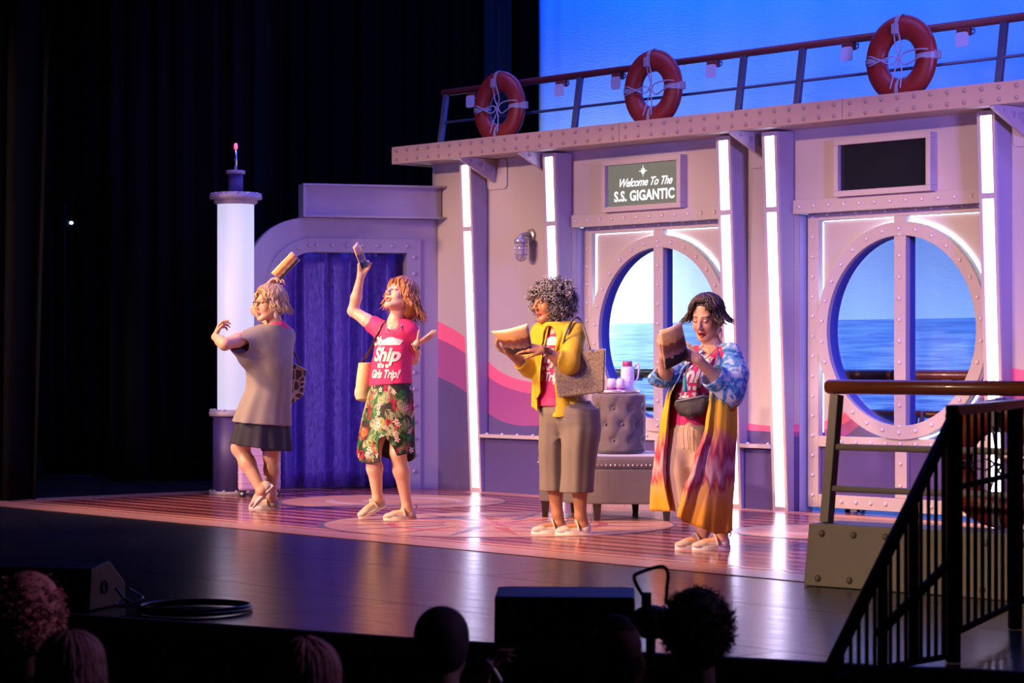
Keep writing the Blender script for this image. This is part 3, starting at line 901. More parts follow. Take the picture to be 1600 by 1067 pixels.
for k in range(14): part(rv_grey, 'rivet', tp, (-0.236, -0.017, 2.04 - k * 0.145))
for k in range(12): part(rv_grey, 'rivet', tp, (-1.49, -0.017, 1.68 - k * 0.145))
beam = thing('header_beam', W(0, 0, 0) * 0 + Vector((-0.64, 20.95, 2.377)), BR, 'grey lilac I-beam header resting on the curtain booth', 'beam')
MB().b2((-1.225, -0.06, 0.018), (0.0, 0.10, 0.272)).build('web', m_greyv, beam)
for z in (0.0, 0.272): MB().b2((-1.245, -0.115, z), (0.045, 0.12, z + 0.018)).build('flange', m_greyv, beam, bev=0.003)
MB().b2((-1.245, -0.113, 0.0185), (-1.2255, 0.118, 0.2715)).build('end_plate', m_greyv, beam)

# ---- purple velvet curtain
m_velvet, nt, b = newmat('purple_velvet')
tc = N(nt, 'ShaderNodeTexCoord')
mp = N(nt, 'ShaderNodeMapping'); mp.inputs['Scale'].default_value = (9, 9, 2.5)
nt.links.new(tc.outputs['Object'], mp.inputs[0])
nz = N(nt, 'ShaderNodeTexNoise'); nz.inputs['Scale'].default_value = 4; nz.inputs['Detail'].default_value = 6; nz.inputs['Distortion'].default_value = 1.5
nt.links.new(mp.outputs[0], nz.inputs['Vector'])
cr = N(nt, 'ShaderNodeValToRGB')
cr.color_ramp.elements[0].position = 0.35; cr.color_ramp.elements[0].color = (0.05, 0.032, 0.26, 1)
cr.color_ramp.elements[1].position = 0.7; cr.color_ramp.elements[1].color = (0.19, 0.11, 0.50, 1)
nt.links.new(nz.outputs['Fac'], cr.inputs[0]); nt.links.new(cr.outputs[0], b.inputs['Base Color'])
b.inputs['Roughness'].default_value = 0.38; b.inputs['Sheen Weight'].default_value = 0.25; b.inputs['Sheen Tint'].default_value = (0.45, 0.35, 1, 1)

def drape(name, m, loc, rz, width, height, amp, folds, seed, label, cat, group=None, nx=None, gather=0.6, z0=0.012, top=0.0, kind=None, parent=None, skew=0.0):
    rnd = random.Random(seed)
    ph = [rnd.uniform(0, 2 * PI) for _ in range(4)]
    nx = nx or int(folds * 14); nz_ = 14
    vs = []
    for i in range(nx + 1):
        u_ = i / nx
        uu = u_ + 0.018 * math.sin(2 * PI * u_ * 2.3 + ph[0]) + 0.010 * math.sin(2 * PI * 5.1 * u_ + ph[1])
        for j in range(nz_ + 1):
            t = j / nz_
            k = 1 - gather * max(0.0, (t - 0.85) / 0.15) ** 0.8 * 0.6
            w = math.sin(2 * PI * folds * uu + ph[2] + 0.5 * t * math.sin(7 * u_ + ph[3]))
            w2 = math.sin(2 * PI * folds * 0.37 * uu + ph[1])
            y = amp * k * (w * (0.75 + 0.25 * w2) + 0.35 * w2 + 0.15 * math.sin(2 * PI * folds * 2.1 * uu))
            vs.append((u_ * width + 0.006 * w * t - skew * (1 - t) * (0.0 if u_ < 0.8 else (u_ - 0.8) / 0.2), y, z0 + (height - z0) * t))
    st = nz_ + 1
    fs = [(i * st + j, (i + 1) * st + j, (i + 1) * st + j + 1, i * st + j + 1) for i in range(nx) for j in range(nz_)]
    o = MB().add(vs, fs, True).build(name, m, parent, loc=loc, rz=rz)
    o.modifiers.new('solid', 'SOLIDIFY').thickness = 0.005
    return tag(o, label, cat, group, kind) if parent is None else o
bx_ = Vector((-0.64, 20.95, 0)); ux = Vector((math.cos(BR), math.sin(BR), 0)); uy = Vector((-math.sin(BR), math.cos(BR), 0))
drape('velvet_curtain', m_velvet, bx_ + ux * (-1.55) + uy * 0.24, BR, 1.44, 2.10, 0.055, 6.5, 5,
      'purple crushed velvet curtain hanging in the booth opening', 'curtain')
MB().tube([bx_ + ux * (-1.6) + uy * 0.215 + Vector((0, 0, 2.115)), bx_ + ux * (-0.08) + uy * 0.215 + Vector((0, 0, 2.115))], 0.012, 8).build('curtain_rod', m_steel)
tag(bpy.data.objects['curtain_rod'], 'thin steel curtain rod behind the booth header', 'curtain rod')

# ---- black masking drapes
m_blackblue = mat('black_wool_serge', (0.0035, 0.0035, 0.005), 0.95, var=0.3, scale=2.5, spec=0.08)
m_duskblue = mat('dusk_blue_serge', (0.02, 0.03, 0.06), 0.9, var=0.2, scale=2.5, spec=0.1)
drape('stage_leg_drape', m_blackblue, (-7.2, 18.9, 0), 0.05, 3.55, 6.4, 0.05, 16, 11, 'black masking drape at the near left wing', 'drape', 'black stage drapes', skew=0.18)
drape('stage_leg_drape', m_blackblue, (-4.6, 23.2, 0), 0.0, 1.35, 7.2, 0.06, 6, 12, 'black masking drape deep in the dark wing behind the blue worklight', 'drape', 'black stage drapes')
drape('stage_leg_drape', m_blackblue, (-3.75, 22.1, 0), 0.0, 1.60, 7.2, 0.06, 7, 13, 'black masking drape hanging behind the glowing light tower', 'drape', 'black stage drapes')
drape('stage_leg_drape', m_blackblue, (-9.5, 28.2, 0), 0.0, 10.4, 8.0, 0.07, 40, 14, 'wide black backdrop drape closing the rear of the stage', 'drape', 'black stage drapes')
drape('stage_leg_drape', m_duskblue, (-0.32, 27.6, 0), 0.0, 0.32, 7.6, 0.02, 2, 15, 'narrow dusky blue drape beside the sky cloth', 'drape', 'black stage drapes')

wl = thing('backstage_lamp', (-4.30, 22.75, 2.1), 0, 'tiny blue worklight glowing in the dark wing', 'lamp')
MB().tube([(0, 0, -2.09), (0, 0, 0.55)], 0.015, 8).build('stand', m_black, wl)
MB().lathe([(0.25, -2.095), (0.25, -2.075), (0.02, -2.06)], (0, 0, 0), 20).build('base', m_black, wl)
MB().lathe([(0.03, 0.10), (0.05, 0.08), (0.055, 0.0)], (0, -0.02, 0.35), 16, Matrix.Rotation(PI / 2, 3, 'X')).build('shade', m_black, wl)
for x in (-0.02, 0.075): MB().ell((x, -0.05, 0.35), (0.018, 0.018, 0.014), 10, 6).build('bulb', emat('blue_worklight', (0.25, 0.5, 1.0), 14), wl)

# ---- glowing tower
m_tube, nt, b = newmat('glowing_tube')
b.inputs['Base Color'].default_value = (0.35, 0.35, 0.4, 1); b.inputs['Emission Color'].default_value = (0.76, 0.74, 1.0, 1); b.inputs['Emission Strength'].default_value = 0.72
tw = thing('light_tower', (-2.345, 20.1, 0), 0, 'glowing white cylinder tower on a purple base with a red beacon', 'light tower')
MB().lathe([(0.225, 0.0), (0.225, 0.025), (0.20, 0.03)], seg=40).build('base_flange', m_greyv, tw)
MB().lathe([(0.192, 0.03), (0.192, 0.66)], seg=40).build('base_drum', m_purple, tw)
MB().lathe([(0.215, 0.66), (0.225, 0.67), (0.225, 0.70), (0.20, 0.715)], seg=40).build('collar', m_greyv, tw)
MB().lathe([(0.155, 0.716), (0.155, 2.455)], seg=40).build('glow_tube', m_tube, tw)
MB().lathe([(0.165, 2.456), (0.185, 2.47), (0.185, 2.495), (0.222, 2.50), (0.222, 2.53), (0.19, 2.545), (0.19, 2.555)], seg=40).build('top_cap', m_greyv, tw)
MB().lathe([(0.062, 2.556), (0.062, 2.715)], seg=24).build('neck', m_purple, tw)
MB().lathe([(0.080, 2.716), (0.080, 2.74), (0.076, 2.745)], seg=24).build('neck_disc', m_greyv, tw)
MB().lathe([(0.012, 2.746), (0.012, 2.925)], seg=12).build('mast', mat('chrome_mast', (0.7, 0.7, 0.75), 0.2, metal=1.0), tw)
MB().lathe([(0.013, 2.926), (0.016, 2.95), (0.013, 2.97), (0.004, 2.978)], seg=12).build('beacon', emat('red_beacon', (1.0, 0.03, 0.015), 2.2), tw)
for k in range(12):
    a = 2 * PI * (k + .3) / 12
    for z, r in ((0.03, 0.208), (0.712, 0.205), (2.542, 0.20)):
        part(rv_grey, 'bolt', tw, (r * math.cos(a), r * math.sin(a), z - 0.004), (-PI / 2, 0, 0))

# ---- suitcase
sc = thing('suitcase', (-2.10, 19.68, 0), 0.12, 'lilac hard-shell rolling suitcase behind the woman in grey', 'suitcase')
m_case = mat('lilac_shell', (0.50, 0.32, 0.58), 0.35, var=0.06)
MB().prism(rrect(-0.175, -0.115, 0.175, 0.115, 0.045), 0.53, Matrix.Translation((0, 0, 0.055))).build('shell', m_case, sc, bev=0.025, seg=3)
for k in range(6): MB().prism(rrect(-0.178, -0.118, 0.178, 0.118, 0.047), 0.012, Matrix.Translation((0, 0, 0.12 + k * 0.075))).build('rib', m_case, sc, bev=0.004)
m_rub = mat('dark_rubber', (0.03, 0.025, 0.03), 0.6)
for x in (-0.14, 0.14):
    for y in (-0.08, 0.08):
        w_ = MB().lathe([(0.026, -0.012), (0.03, -0.008), (0.03, 0.008), (0.026, 0.012)], (x, y, 0.030), 18, Matrix.Rotation(PI / 2, 3, 'X')).build('wheel', m_rub, sc)
        MB().lathe([(0.015, -0.015), (0.015, 0.015)], (x, y, 0.030), 14, Matrix.Rotation(PI / 2, 3, 'X')).build('wheel_hub', m_galv, w_)
        MB().b2((x - 0.018, y - 0.018, 0.05), (x + 0.018, y + 0.018, 0.065)).build('wheel_mount', m_rub, sc)
MB().tube(smoothpath([(-0.07, 0, 0.585), (-0.06, 0, 0.615), (0.06, 0, 0.615), (0.07, 0, 0.585)], 5), 0.010, 8).build('carry_handle', m_rub, sc)

# ================================================================== OTTOMAN GROUP
m_vel = mat('taupe_velvet', (0.085, 0.062, 0.066), 0.75, var=0.28, scale=7, bump=0.12, bscale=45, sheen=0.5)
m_legw = mat('dark_espresso_wood', (0.03, 0.018, 0.014), 0.4, var=0.2)
m_nail = mat('nickel_nailhead', (0.75, 0.70, 0.70), 0.2, metal=1.0)
def round_poly(pts, r, n=6):
    out = []
    k = len(pts)
    for i in range(k):
        p = Vector(pts[i]); a = (Vector(pts[i - 1]) - p); c = (Vector(pts[(i + 1) % k]) - p)
        a.normalize(); c.normalize()
        p0 = p + a * r; p1 = p + c * r
        for j in range(n + 1):
            t = j / n
            out.append(tuple((p0 * (1 - t) ** 2 + p * 2 * t * (1 - t) + p1 * t * t)))
    return out
OC = Vector((0.74, 17.18, 0))
hexw = [(-0.575, -0.08), (-0.16, -0.55), (0.39, -0.55), (0.59, 0.02), (0.21, 0.57), (-0.32, 0.52)]
ot = thing('ottoman_bench', OC, 0, 'taupe velvet six-sided ottoman bench with nailhead trim and dark legs', 'ottoman')
MB().prism(round_poly(hexw, 0.13), 0.245, Matrix.Translation((0, 0, 0.125))).build('box_base', m_vel, ot, bev=0.012)
lid = MB().prism(round_poly([(x * 1.015, y * 1.015) for x, y in hexw], 0.13), 0.088, Matrix.Translation((0, 0, 0.374))).build('cushion_lid', m_vel, ot, bev=0.032, seg=4)
rp = round_poly([(x * 1.015, y * 1.015) for x, y in hexw], 0.13, 12)
# nailheads evenly round the lid
per = [0.0]
for i in range(len(rp)): per.append(per[-1] + (Vector(rp[(i + 1) % len(rp)]) - Vector(rp[i])).length)
nail = MB().ell((0, 0, 0), (0.0075, 0.0075, 0.0075), 8, 5).mesh('nailhead'); nail.materials.append(m_nail)
cnt = int(per[-1] / 0.031)
for q in range(cnt):
    d_ = per[-1] * q / cnt
    i = max(j for j in range(len(per) - 1) if per[j] <= d_)
    a, c = Vector(rp[i]), Vector(rp[(i + 1) % len(rp)])
    p = a + (c - a) * ((d_ - per[i]) / max(1e-6, (c - a).length))
    if p.y < 0.25:
        part(nail, 'nailhead', ot, (p.x, p.y, 0.400))
for x, y in [(-0.50, -0.05), (-0.14, -0.47), (0.35, -0.47), (0.52, 0.02), (0.18, 0.49), (-0.28, 0.44)]:
    vs = []
    for z, h in ((0.0, 0.020), (0.126, 0.031)):
        vs += [(x - h, y - h, z), (x + h, y - h, z), (x + h, y + h, z), (x - h, y + h, z)]
    MB().add(vs, [(3, 2, 1, 0), (4, 5, 6, 7), (0, 1, 5, 4), (1, 2, 6, 5), (2, 3, 7, 6), (3, 0, 4, 7)]).build('leg', m_legw, ot, bev=0.003)

# tufted pouf: lathe with buttoned dimples
PCX, PCY = 0.775, 17.14
pf = thing('tufted_pouf', (PCX, PCY, 0.463), 0, 'round taupe velvet pouf with button tufting standing on the ottoman', 'pouf')
vs = []; fs = []; seg = 96
prof = [(0.02, 0.004), (0.12, 0.004), (0.165, 0.004), (0.183, 0.012)] + [(0.193, 0.02 + 0.395 * i / 30) for i in range(31)] + [(0.188, 0.424), (0.172, 0.434), (0.13, 0.436), (0.02, 0.436)]
tufts = [(2 * PI * (k + 0.5 * (r % 2)) / 9 + 0.25, 0.10 + 0.115 * r) for r in range(3) for k in range(9)]
for r, z in prof:
    for j in range(seg):
        a = 2 * PI * j / seg
        dimp = 0.0
        if 0.015 < z < 0.43:
            for ta, tz in tufts:
                da = (a - ta + PI) % (2 * PI) - PI
                q = ((da * 0.19) ** 2 + (z - tz) ** 2) / 0.028 ** 2
                if q < 9: dimp += 0.020 * math.exp(-q) 
                # diagonal creases between buttons
                for sx_ in (-1, 1):
                    ddx = da * 0.19; ddz = z - tz
                    if 0 < ddz < 0.115:
                        ln = abs(ddx - sx_ * ddz * 0.066 / 0.115)
                        dimp += 0.005 * math.exp(-(ln / 0.008) ** 2)
        rr = r - dimp + (0.004 * math.sin(9 * a) if 0.02 < z < 0.42 else 0)
        vs.append((rr * math.cos(a), rr * math.sin(a), z))
for i in range(len(prof) - 1):
    for j in range(seg): fs.append((i * seg + j, i * seg + (j + 1) % seg, (i + 1) * seg + (j + 1) % seg, (i + 1) * seg + j))
fs.append(tuple(reversed(range(seg)))); fs.append(tuple((len(prof) - 1) * seg + j for j in range(seg)))
MB().add(vs, fs, True).build('upholstery', m_vel, pf)
btn = MB().ell((0, 0, 0), (0.011, 0.011, 0.011), 8, 6).mesh('tuft_button'); btn.materials.append(m_vel)
for ta, tz in tufts: part(btn, 'tuft_button', pf, (0.178 * math.cos(ta), 0.178 * math.sin(ta), tz))
TZ = 0.463 + 0.437
tr_ = thing('serving_tray', (PCX - 0.015, PCY, TZ), 0, 'thin round pale metal tray on top of the pouf', 'tray')
MB().lathe([(0.155, 0.0), (0.168, 0.004), (0.168, 0.024), (0.160, 0.024), (0.158, 0.010)], seg=40).build('dish', mat('pale_tray_metal', (0.62, 0.58, 0.62), 0.25, metal=0.7), tr_)
m_cup = mat('lilac_tumbler', (0.60, 0.50, 0.62), 0.15, spec=0.7)
m_cupb = mat('plum_tumbler_band', (0.18, 0.03, 0.16), 0.25)
CZ = TZ + 0.0105
for (x, y, lab) in ((-0.055, -0.055, 'upturned lilac tumbler with a plum band closest to the tote bag'), (0.008, -0.075, 'upturned lilac tumbler with a plum band in front of the carafe')):
    t = thing('tumbler', (PCX + x, PCY + y, CZ), 0, lab, 'tumbler', 'tumblers on the tray')
    MB().lathe([(0.036, 0.0), (0.0355, 0.028)], seg=24).build('band', m_cupb, t)
    MB().lathe([(0.0352, 0.0285), (0.030, 0.085), (0.026, 0.094), (0.01, 0.096)], seg=24).build('cup', m_cup, t)
cf = thing('carafe', (PCX + 0.062, PCY + 0.03, CZ), 0, 'textured clear carafe with a plum lid on the tray', 'carafe')
m_carafe = mat('sparkling_carafe_glass', (0.55, 0.52, 0.72), 0.12, var=0.5, scale=110, bump=0.8, bscale=90, spec=0.8)
MB().lathe([(0.046, 0.0), (0.049, 0.01), (0.049, 0.165), (0.046, 0.175), (0.036, 0.180)], seg=28).build('body', m_carafe, cf)
MB().lathe([(0.036, 0.181), (0.036, 0.215), (0.033, 0.22)], seg=28).build('lid', mat('plum_lid', (0.35, 0.05, 0.16), 0.3), cf)
MB().tube(smoothpath([(0.046, 0, 0.17), (0.075, 0, 0.205), (0.082, 0, 0.16), (0.070, 0, 0.09), (0.048, 0, 0.075)], 6), 0.007, 8).build('handle', m_carafe, cf)

# ================================================================== PLATFORM WITH WOODEN HANDRAIL
PR = -math.radians(39.7)
PO = Vector((1.474, 11.986, 0))
pl = thing('gangway_step', PO, PR, 'tan riveted gangway step with leaning posts and a wooden handrail', 'gangway')
m_step = mat('tan_step_paint', (0.34, 0.285, 0.245), 0.5, var=0.06, scale=4, bump=0.05, bscale=100)
vs = [(0, 0, 0.002), (1.9, 0, 0.002), (1.9, 0.30, 0.002), (0, 0.30, 0.002), (0.02, 0.02, 0.316), (1.9, 0.02, 0.316), (1.9, 0.30, 0.316), (0.02, 0.30, 0.316)]
blk = MB().add(vs, [(3, 2, 1, 0), (4, 5, 6, 7), (0, 1, 5, 4), (1, 2, 6, 5), (2, 3, 7, 6), (3, 0, 4, 7)]).build('step_block', m_step, pl, bev=0.006)
rv_step = rivet_mesh('rivet', 0.019, 0.014, mat('brown_rivet_paint', (0.22, 0.16, 0.13), 0.45))
for k in range(10):
    part(rv_step, 'rivet', blk, (0.10 + k * 0.185, 0.016, 0.268)); part(rv_step, 'rivet', blk, (0.085 + k * 0.185, 0.002, 0.042))
lean = 0.10
for x in (0.075, 1.82):
    R = Matrix.Rotation(-math.atan2(lean, 0.66), 3, 'X')
    MB().box((x, 0.10 + lean / 2, 0.316 + 0.325), (0.050, 0.060, 0.655), R).build('post', m_step, pl, bev=0.004)
MB().tube([(0.015, 0.10 + lean, 1.005), (0.03, 0.10 + lean, 1.005), (1.93, 0.10 + lean, 1.005)], [0.030, 0.037, 0.037], 20).build('wooden_rail', m_wood, pl)
for z in (0.49, 0.70):
    y = 0.10 + lean * (z - 0.316) / 0.66
    MB().tube([(0.06, y, z), (1.86, y, z)], 0.017, 12).build('cross_bar', m_step, pl)
ringc = P(1563, 724, 11.75)
life_ring((ringc.x, ringc.y, ringc.z), PR, 0.24, 0.082, 'orange life ring hung under the wooden gangway handrail', seed=5)

# ================================================================== BLACK STAIR RAIL AND STEPS
m_iron = mat('black_iron', (0.004, 0.004, 0.005), 0.75, var=0.2)
sd = Vector((0.41, 0.912, 0)); so = Vector((0.912, -0.41, 0))
A = Vector((1.075, 8.27, 0.0)); Bp = Vector((1.665, 8.94, 0.945))
sr = thing('stair_rail', (1.665, 8.94, 0.002), 0, 'black iron stair railing with close vertical balusters in front of the stage', 'railing')
L0 = Vector(sr.location)
def loc(p): return Vector(p) - L0
sl = (Bp - A).normalized()
A2 = A - sl * 0.45
MB().tube([loc(A2), loc(Bp + Vector((0, 0, -0.02)))], 0.024, 8).build('sloping_handrail', m_iron, sr)
MB().tube([loc(Vector((A.x + 0.03, A.y + 0.03, 0.03))), loc(Vector((Bp.x, Bp.y, 0.03)))], 0.012, 8).build('bottom_rail', m_iron, sr)
MB().tube([loc(A + (Bp - A) * 0.42 + Vector((0, 0, -0.24))), loc(Bp + Vector((0, 0, -0.55)))], 0.018, 8).build('brace_bar', m_iron, sr)
MB().tube([loc(A2 + Vector((0, 0, -0.5))), loc(Vector((Bp.x, Bp.y, 0.03)) + Vector((0, 0, -0.05)))], 0.018, 8).build('stringer_rail', m_iron, sr)
for k in range(16):
    t = 0.10 + 0.88 * k / 15
    p = A + (Bp - A) * t
    big = k in (6, 10)
    w_ = 0.034 if big else 0.013
    MB().box(loc(Vector((p.x, p.y, (p.z + 0.03) / 2))), (w_, w_, p.z - 0.03)).build('post' if big else 'baluster', m_iron, sr)
E_ = Vector((2.29, 10.41, 0.965))
MB().box((loc(Bp) + loc(E_)) / 2, ((E_ - Bp).length + 0.04, 0.05, 0.04), Matrix.Rotation(math.atan2(E_.y - Bp.y, E_.x - Bp.x), 3, 'Z')).build('landing_rail', mat('pale_iron', (0.05, 0.05, 0.06), 0.3), sr, bev=0.006)  # paler and smoother iron than the other bars
MB().tube([loc(Vector((Bp.x, Bp.y, 0.11))), loc(Vector((E_.x, E_.y, 0.11)))], 0.014, 8).build('landing_bottom_rail', m_iron, sr)
MB().tube([loc(Vector((Bp.x, Bp.y, 0.66))), loc(Vector((E_.x, E_.y, 0.66)))], 0.012, 8).build('landing_mid_rail', m_iron, sr)
for k in range(13):
    t = k / 12
    p = Bp + (E_ - Bp) * t
    big = k in (0, 9)
    w_ = 0.05 if big else 0.014
    zb = 0.004 if big else 0.11
    MB().box(loc(Vector((p.x, p.y, (0.94 + zb) / 2))), (w_, w_, 0.94 - zb)).build('post' if big else 'baluster', m_iron, sr)
st = thing('stage_steps', (1.6, 8.0, -0.975), 0, 'dark steps rising from the auditorium to the stage edge', 'steps')
m_tread = mat('dark_tread', (0.02, 0.02, 0.024), 0.25, var=0.2)
for k in range(5):
    c = Vector((0.98, 7.25, 0)) + sd * (0.30 * k + 0.15) + so * 0.68
    zt = -0.975 + 0.17 * (k + 1)
    MB().box((c.x - 1.6, c.y - 8.0, (zt + 0.975) / 2), (1.2, 0.31, zt + 0.975), Matrix.Rotation(math.atan2(so.y, so.x), 3, 'Z')).build('step', m_tread, st, bev=0.006)

# ================================================================== MONITORS, CABLE, LAMP AT THE STAGE EDGE
m_mon = mat('black_speaker_paint', (0.010, 0.010, 0.013), 0.55, var=0.3, scale=30, bump=0.1, bscale=200)
m_grille = mat('speaker_grille', (0.006, 0.006, 0.008), 0.7, bump=0.5, bscale=300)
def monitor(loc_, rz, label):
    t = thing('stage_monitor', loc_, rz, label, 'speaker', 'floor monitors at the stage edge')
    prof = [(0, 0), (0.36, 0), (0.36, 0.10), (0.20, 0.215), (0.02, 0.19)]
    MB().prism(prof, 0.56, basis((0, -1, 0), (0, 0, 1), (-1, 0, 0), (0.28, 0.18, 0.002))).build('cabinet', m_mon, t, bev=0.008)
    # grille on the sloping face
    a = Vector((0, 0.18 - 0.36, 0.102)); c = Vector((0, 0.18 - 0.20, 0.217)); nrm = Vector((0, -0.115, 0.16)).normalized() 
    mid = (a + c) / 2 + Vector((0, -0.004, 0.004))
    MB().box(mid, (0.50, 0.17, 0.006), Matrix.Rotation(-math.atan2(0.115, 0.16) + 2 * math.atan2(0.115, 0.16), 3, 'X')).build('grille', m_grille, t)
    for sx_ in (-1, 1):
        MB().lathe([(0.032, 0.0), (0.032, 0.004), (0.022, 0.004), (0.020, 0.001)], (sx_ * 0.281, 0.03, 0.10), 18, Matrix.Rotation(sx_ * PI / 2, 3, 'Y')).build('jack_plate', m_grille, t)
    return t
monitor((-2.13, 11.0, 0.0), math.radians(-18 + 180), 'black wedge monitor speaker with a cable coil beside it')
monitor((0.22, 9.66, 0.0), math.radians(180 - 4), 'black wedge monitor speaker at the middle of the stage edge')
cb = thing('cable_coil', (-1.44, 10.76, 0.0), 0, 'coiled black cable with a grey tie lying on the stage edge', 'cable')
m_cable = mat('black_cable', (0.012, 0.012, 0.014), 0.4)
rnd = random.Random(3)
for k in range(2):
    pts = []
    rx, ry = 0.25 - 0.012 * k, 0.25 - 0.012 * k
    for i in range(40):
        a = 2 * PI * i / 40
        pts.append((rx * math.cos(a) + 0.01 * math.sin(3 * a + k), ry * math.sin(a) + 0.008 * math.cos(2 * a + k), 0.013 + 0.014 * (k % 3)))
    MB().tube(pts, 0.009, 8, True).build('cable_loop', m_cable, cb)
MB().tube(smoothpath([(-0.29, 0.02, 0.04), (-0.33, 0.06, 0.05), (-0.36, 0.0, 0.03), (-0.30, -0.05, 0.03), (-0.24, 0.0, 0.06), (-0.28, 0.08, 0.075), (-0.31, 0.05, 0.10)], 6), 0.007, 6).build('cable_tie', m_band, cb)
MB().tube(smoothpath([(-0.30, 0.05, 0.03), (-0.34, 0.10, 0.05), (-0.385, 0.16, 0.09)], 6), 0.008, 6).build('plug_lead', m_cable, cb)

LD = 8.25
lp = thing('followspot_lamp', (P(1018, 980, LD).x, LD, -0.978), 0, 'black round lamp on a stand with a bent wire handle in front of the stage', 'stage lamp')
def lo(px, py, dy=0.0):
    q = P(px, py, LD + dy); return q - Vector(lp.location)
MB().tube(smoothpath([lo(1004, 930), lo(998, 920), lo(991, 905), lo(994, 897), lo(1012, 890), lo(1032, 885), lo(1041, 889), lo(1044, 900), lo(1042, 920), lo(1041, 945)], 5), 0.0065, 8).build('wire_handle', m_iron, lp)
q = lo(1010, 938); MB().box(q, (0.034, 0.04, 0.055)).build('clamp_block', m_iron, lp, bev=0.004)
q = lo(1018, 972); MB().ell(q, (0.078, 0.09, 0.060), 24, 14).build('lamp_body', m_iron, lp)
q1 = lo(1012, 992)
m_rim = mat('satin_steel_rim', (0.55, 0.55, 0.6), 0.3, metal=0.9)
MB().tube([q1 + Vector((0.070 * math.cos(a), -0.085, 0.058 * math.sin(a) - 0.012)) for a in [0.35 + i * (PI - 0.7) / 20 for i in range(21)]], 0.0045, 6).build('lens_rim', m_rim, lp)
MB().tube([lo(1036, 946, -.05), lo(1044, 953, -.06), lo(1050, 963, -.06), lo(1054, 980, -.05), lo(1055, 1000, -.03)], 0.0045, 6).build('lit_edge', m_rim, lp)  # bright metal arc standing in for the lit edge of the lamp body
q2 = lo(1018, 985)
MB().tube([(q2.x, 0.05, q2.z), (q2.x, 0.05, 0.02)], 0.018, 10).build('stand_pole', m_iron, lp)
MB().lathe([(0.09, 0.001), (0.09, 0.02), (0.03, 0.035)], (q2.x, 0.05, 0), 24).build('stand_base', m_iron, lp)
# ================================================================== SOFT-BODY MODELLING (distance fields)
class Cone:
    def __init__(s, a, b, ra, rb, k=0.02):
        s.a = np.array(a, float); s.b = np.array(b, float); s.ra = ra; s.rb = rb; s.k = k
        r = max(ra, rb); s.lo = np.minimum(s.a, s.b) - r; s.hi = np.maximum(s.a, s.b) + r
    def d(s, X, Y, Z):
        ab = s.b - s.a; L2 = max(1e-12, float(ab @ ab))
        t = ((X - s.a[0]) * ab[0] + (Y - s.a[1]) * ab[1] + (Z - s.a[2]) * ab[2]) / L2
        t = np.clip(t, 0, 1)
        dx = X - s.a[0] - t * ab[0]; dy = Y - s.a[1] - t * ab[1]; dz = Z - s.a[2] - t * ab[2]
        return np.sqrt(dx * dx + dy * dy + dz * dz) - (s.ra + (s.rb - s.ra) * t)

class Ell:
    def __init__(s, c, r, R=None, k=0.02):
        s.c = np.array(c, float); s.r = np.array(r, float); s.k = k
        s.R = np.array(R, float) if R is not None else np.eye(3)   # columns = local axes
        e = np.abs(s.R) @ s.r; s.lo = s.c - e; s.hi = s.c + e
    def d(s, X, Y, Z):
        x, y, z = X - s.c[0], Y - s.c[1], Z - s.c[2]
        q = [x * s.R[0, i] + y * s.R[1, i] + z * s.R[2, i] for i in range(3)]
        k0 = np.sqrt(sum((q[i] / s.r[i]) ** 2 for i in range(3)))
        k1 = np.sqrt(sum((q[i] / s.r[i] ** 2) ** 2 for i in range(3))) + 1e-9
        return k0 * (k0 - 1.0) / k1

class Loft:
    """upright stack of elliptical sections: rings of (z, cx, cy, half-width, half-depth, yaw); soft folds optional"""
    def __init__(s, rings, k=0.02, folds=0, amp=0.0, ph=0.0, ampz=None, hem=None):
        rings = sorted(rings); z = np.array([r[0] for r in rings], float)
        zz = np.linspace(z[0], z[-1], 80)
        tab = []
        for c in range(1, 6):
            v = np.interp(zz, z, [r[c] for r in rings])
            vv = np.concatenate([[v[0]] * 3, v, [v[-1]] * 3])
            tab.append(np.convolve(vv, np.ones(7) / 7, 'valid'))
        s.z = zz; s.tab = tab; s.k = k; s.folds = folds; s.amp = amp; s.ph = ph; s.ampz = ampz; s.hem = hem
        m = np.maximum(tab[2], tab[3]) * (1 + 1.3 * amp)
        s.lo = np.array([(tab[0] - m).min(), (tab[1] - m).min(), z[0] - (0.08 if hem else 0)]); s.hi = np.array([(tab[0] + m).max(), (tab[1] + m).max(), z[-1]])
    def d(s, X, Y, Z):
        z1 = Z.reshape(-1)
        g = [np.interp(z1, s.z, t).astype(np.float32)[None, None, :] for t in s.tab]
        dx = X - g[0]; dy = Y - g[1]
        c, sn = np.cos(g[4]), np.sin(g[4])
        x = dx * c + dy * sn; y = -dx * sn + dy * c
        q = np.sqrt((x / g[2]) ** 2 + (y / g[3]) ** 2)
        th = np.arctan2(y / g[3], x / g[2])
        if s.folds:
            a = s.amp
            if s.ampz is not None:
                a = (np.interp(z1, s.ampz[0], s.ampz[1]) * s.amp).astype(np.float32)[None, None, :]
            f = 1 + a * (np.sin(s.folds * th + s.ph) * 0.6 + 0.4 * np.sin((s.folds * 1.7 // 1) * th + 2.1 * s.ph + 3 * g[1]))
            q = q / f
        dist = (q - 1) * np.minimum(g[2], g[3])
        zlo = s.z[0] + (s.hem(th) if s.hem else 0.0)
        return np.maximum(dist, np.maximum(zlo - Z, Z - s.z[-1]))

class Sub:
    def __init__(s, p, k=0.008): s.p = p; s.k = k; s.lo = p.lo; s.hi = p.hi

class Cut:
    """keeps the side where (p-c).n < 0"""
    def __init__(s, c, n, k=0.004):
        s.c = np.array(c, float); n = np.array(n, float); s.n = n / np.linalg.norm(n); s.k = k
        s.lo = np.full(3, -9e9); s.hi = np.full(3, 9e9)

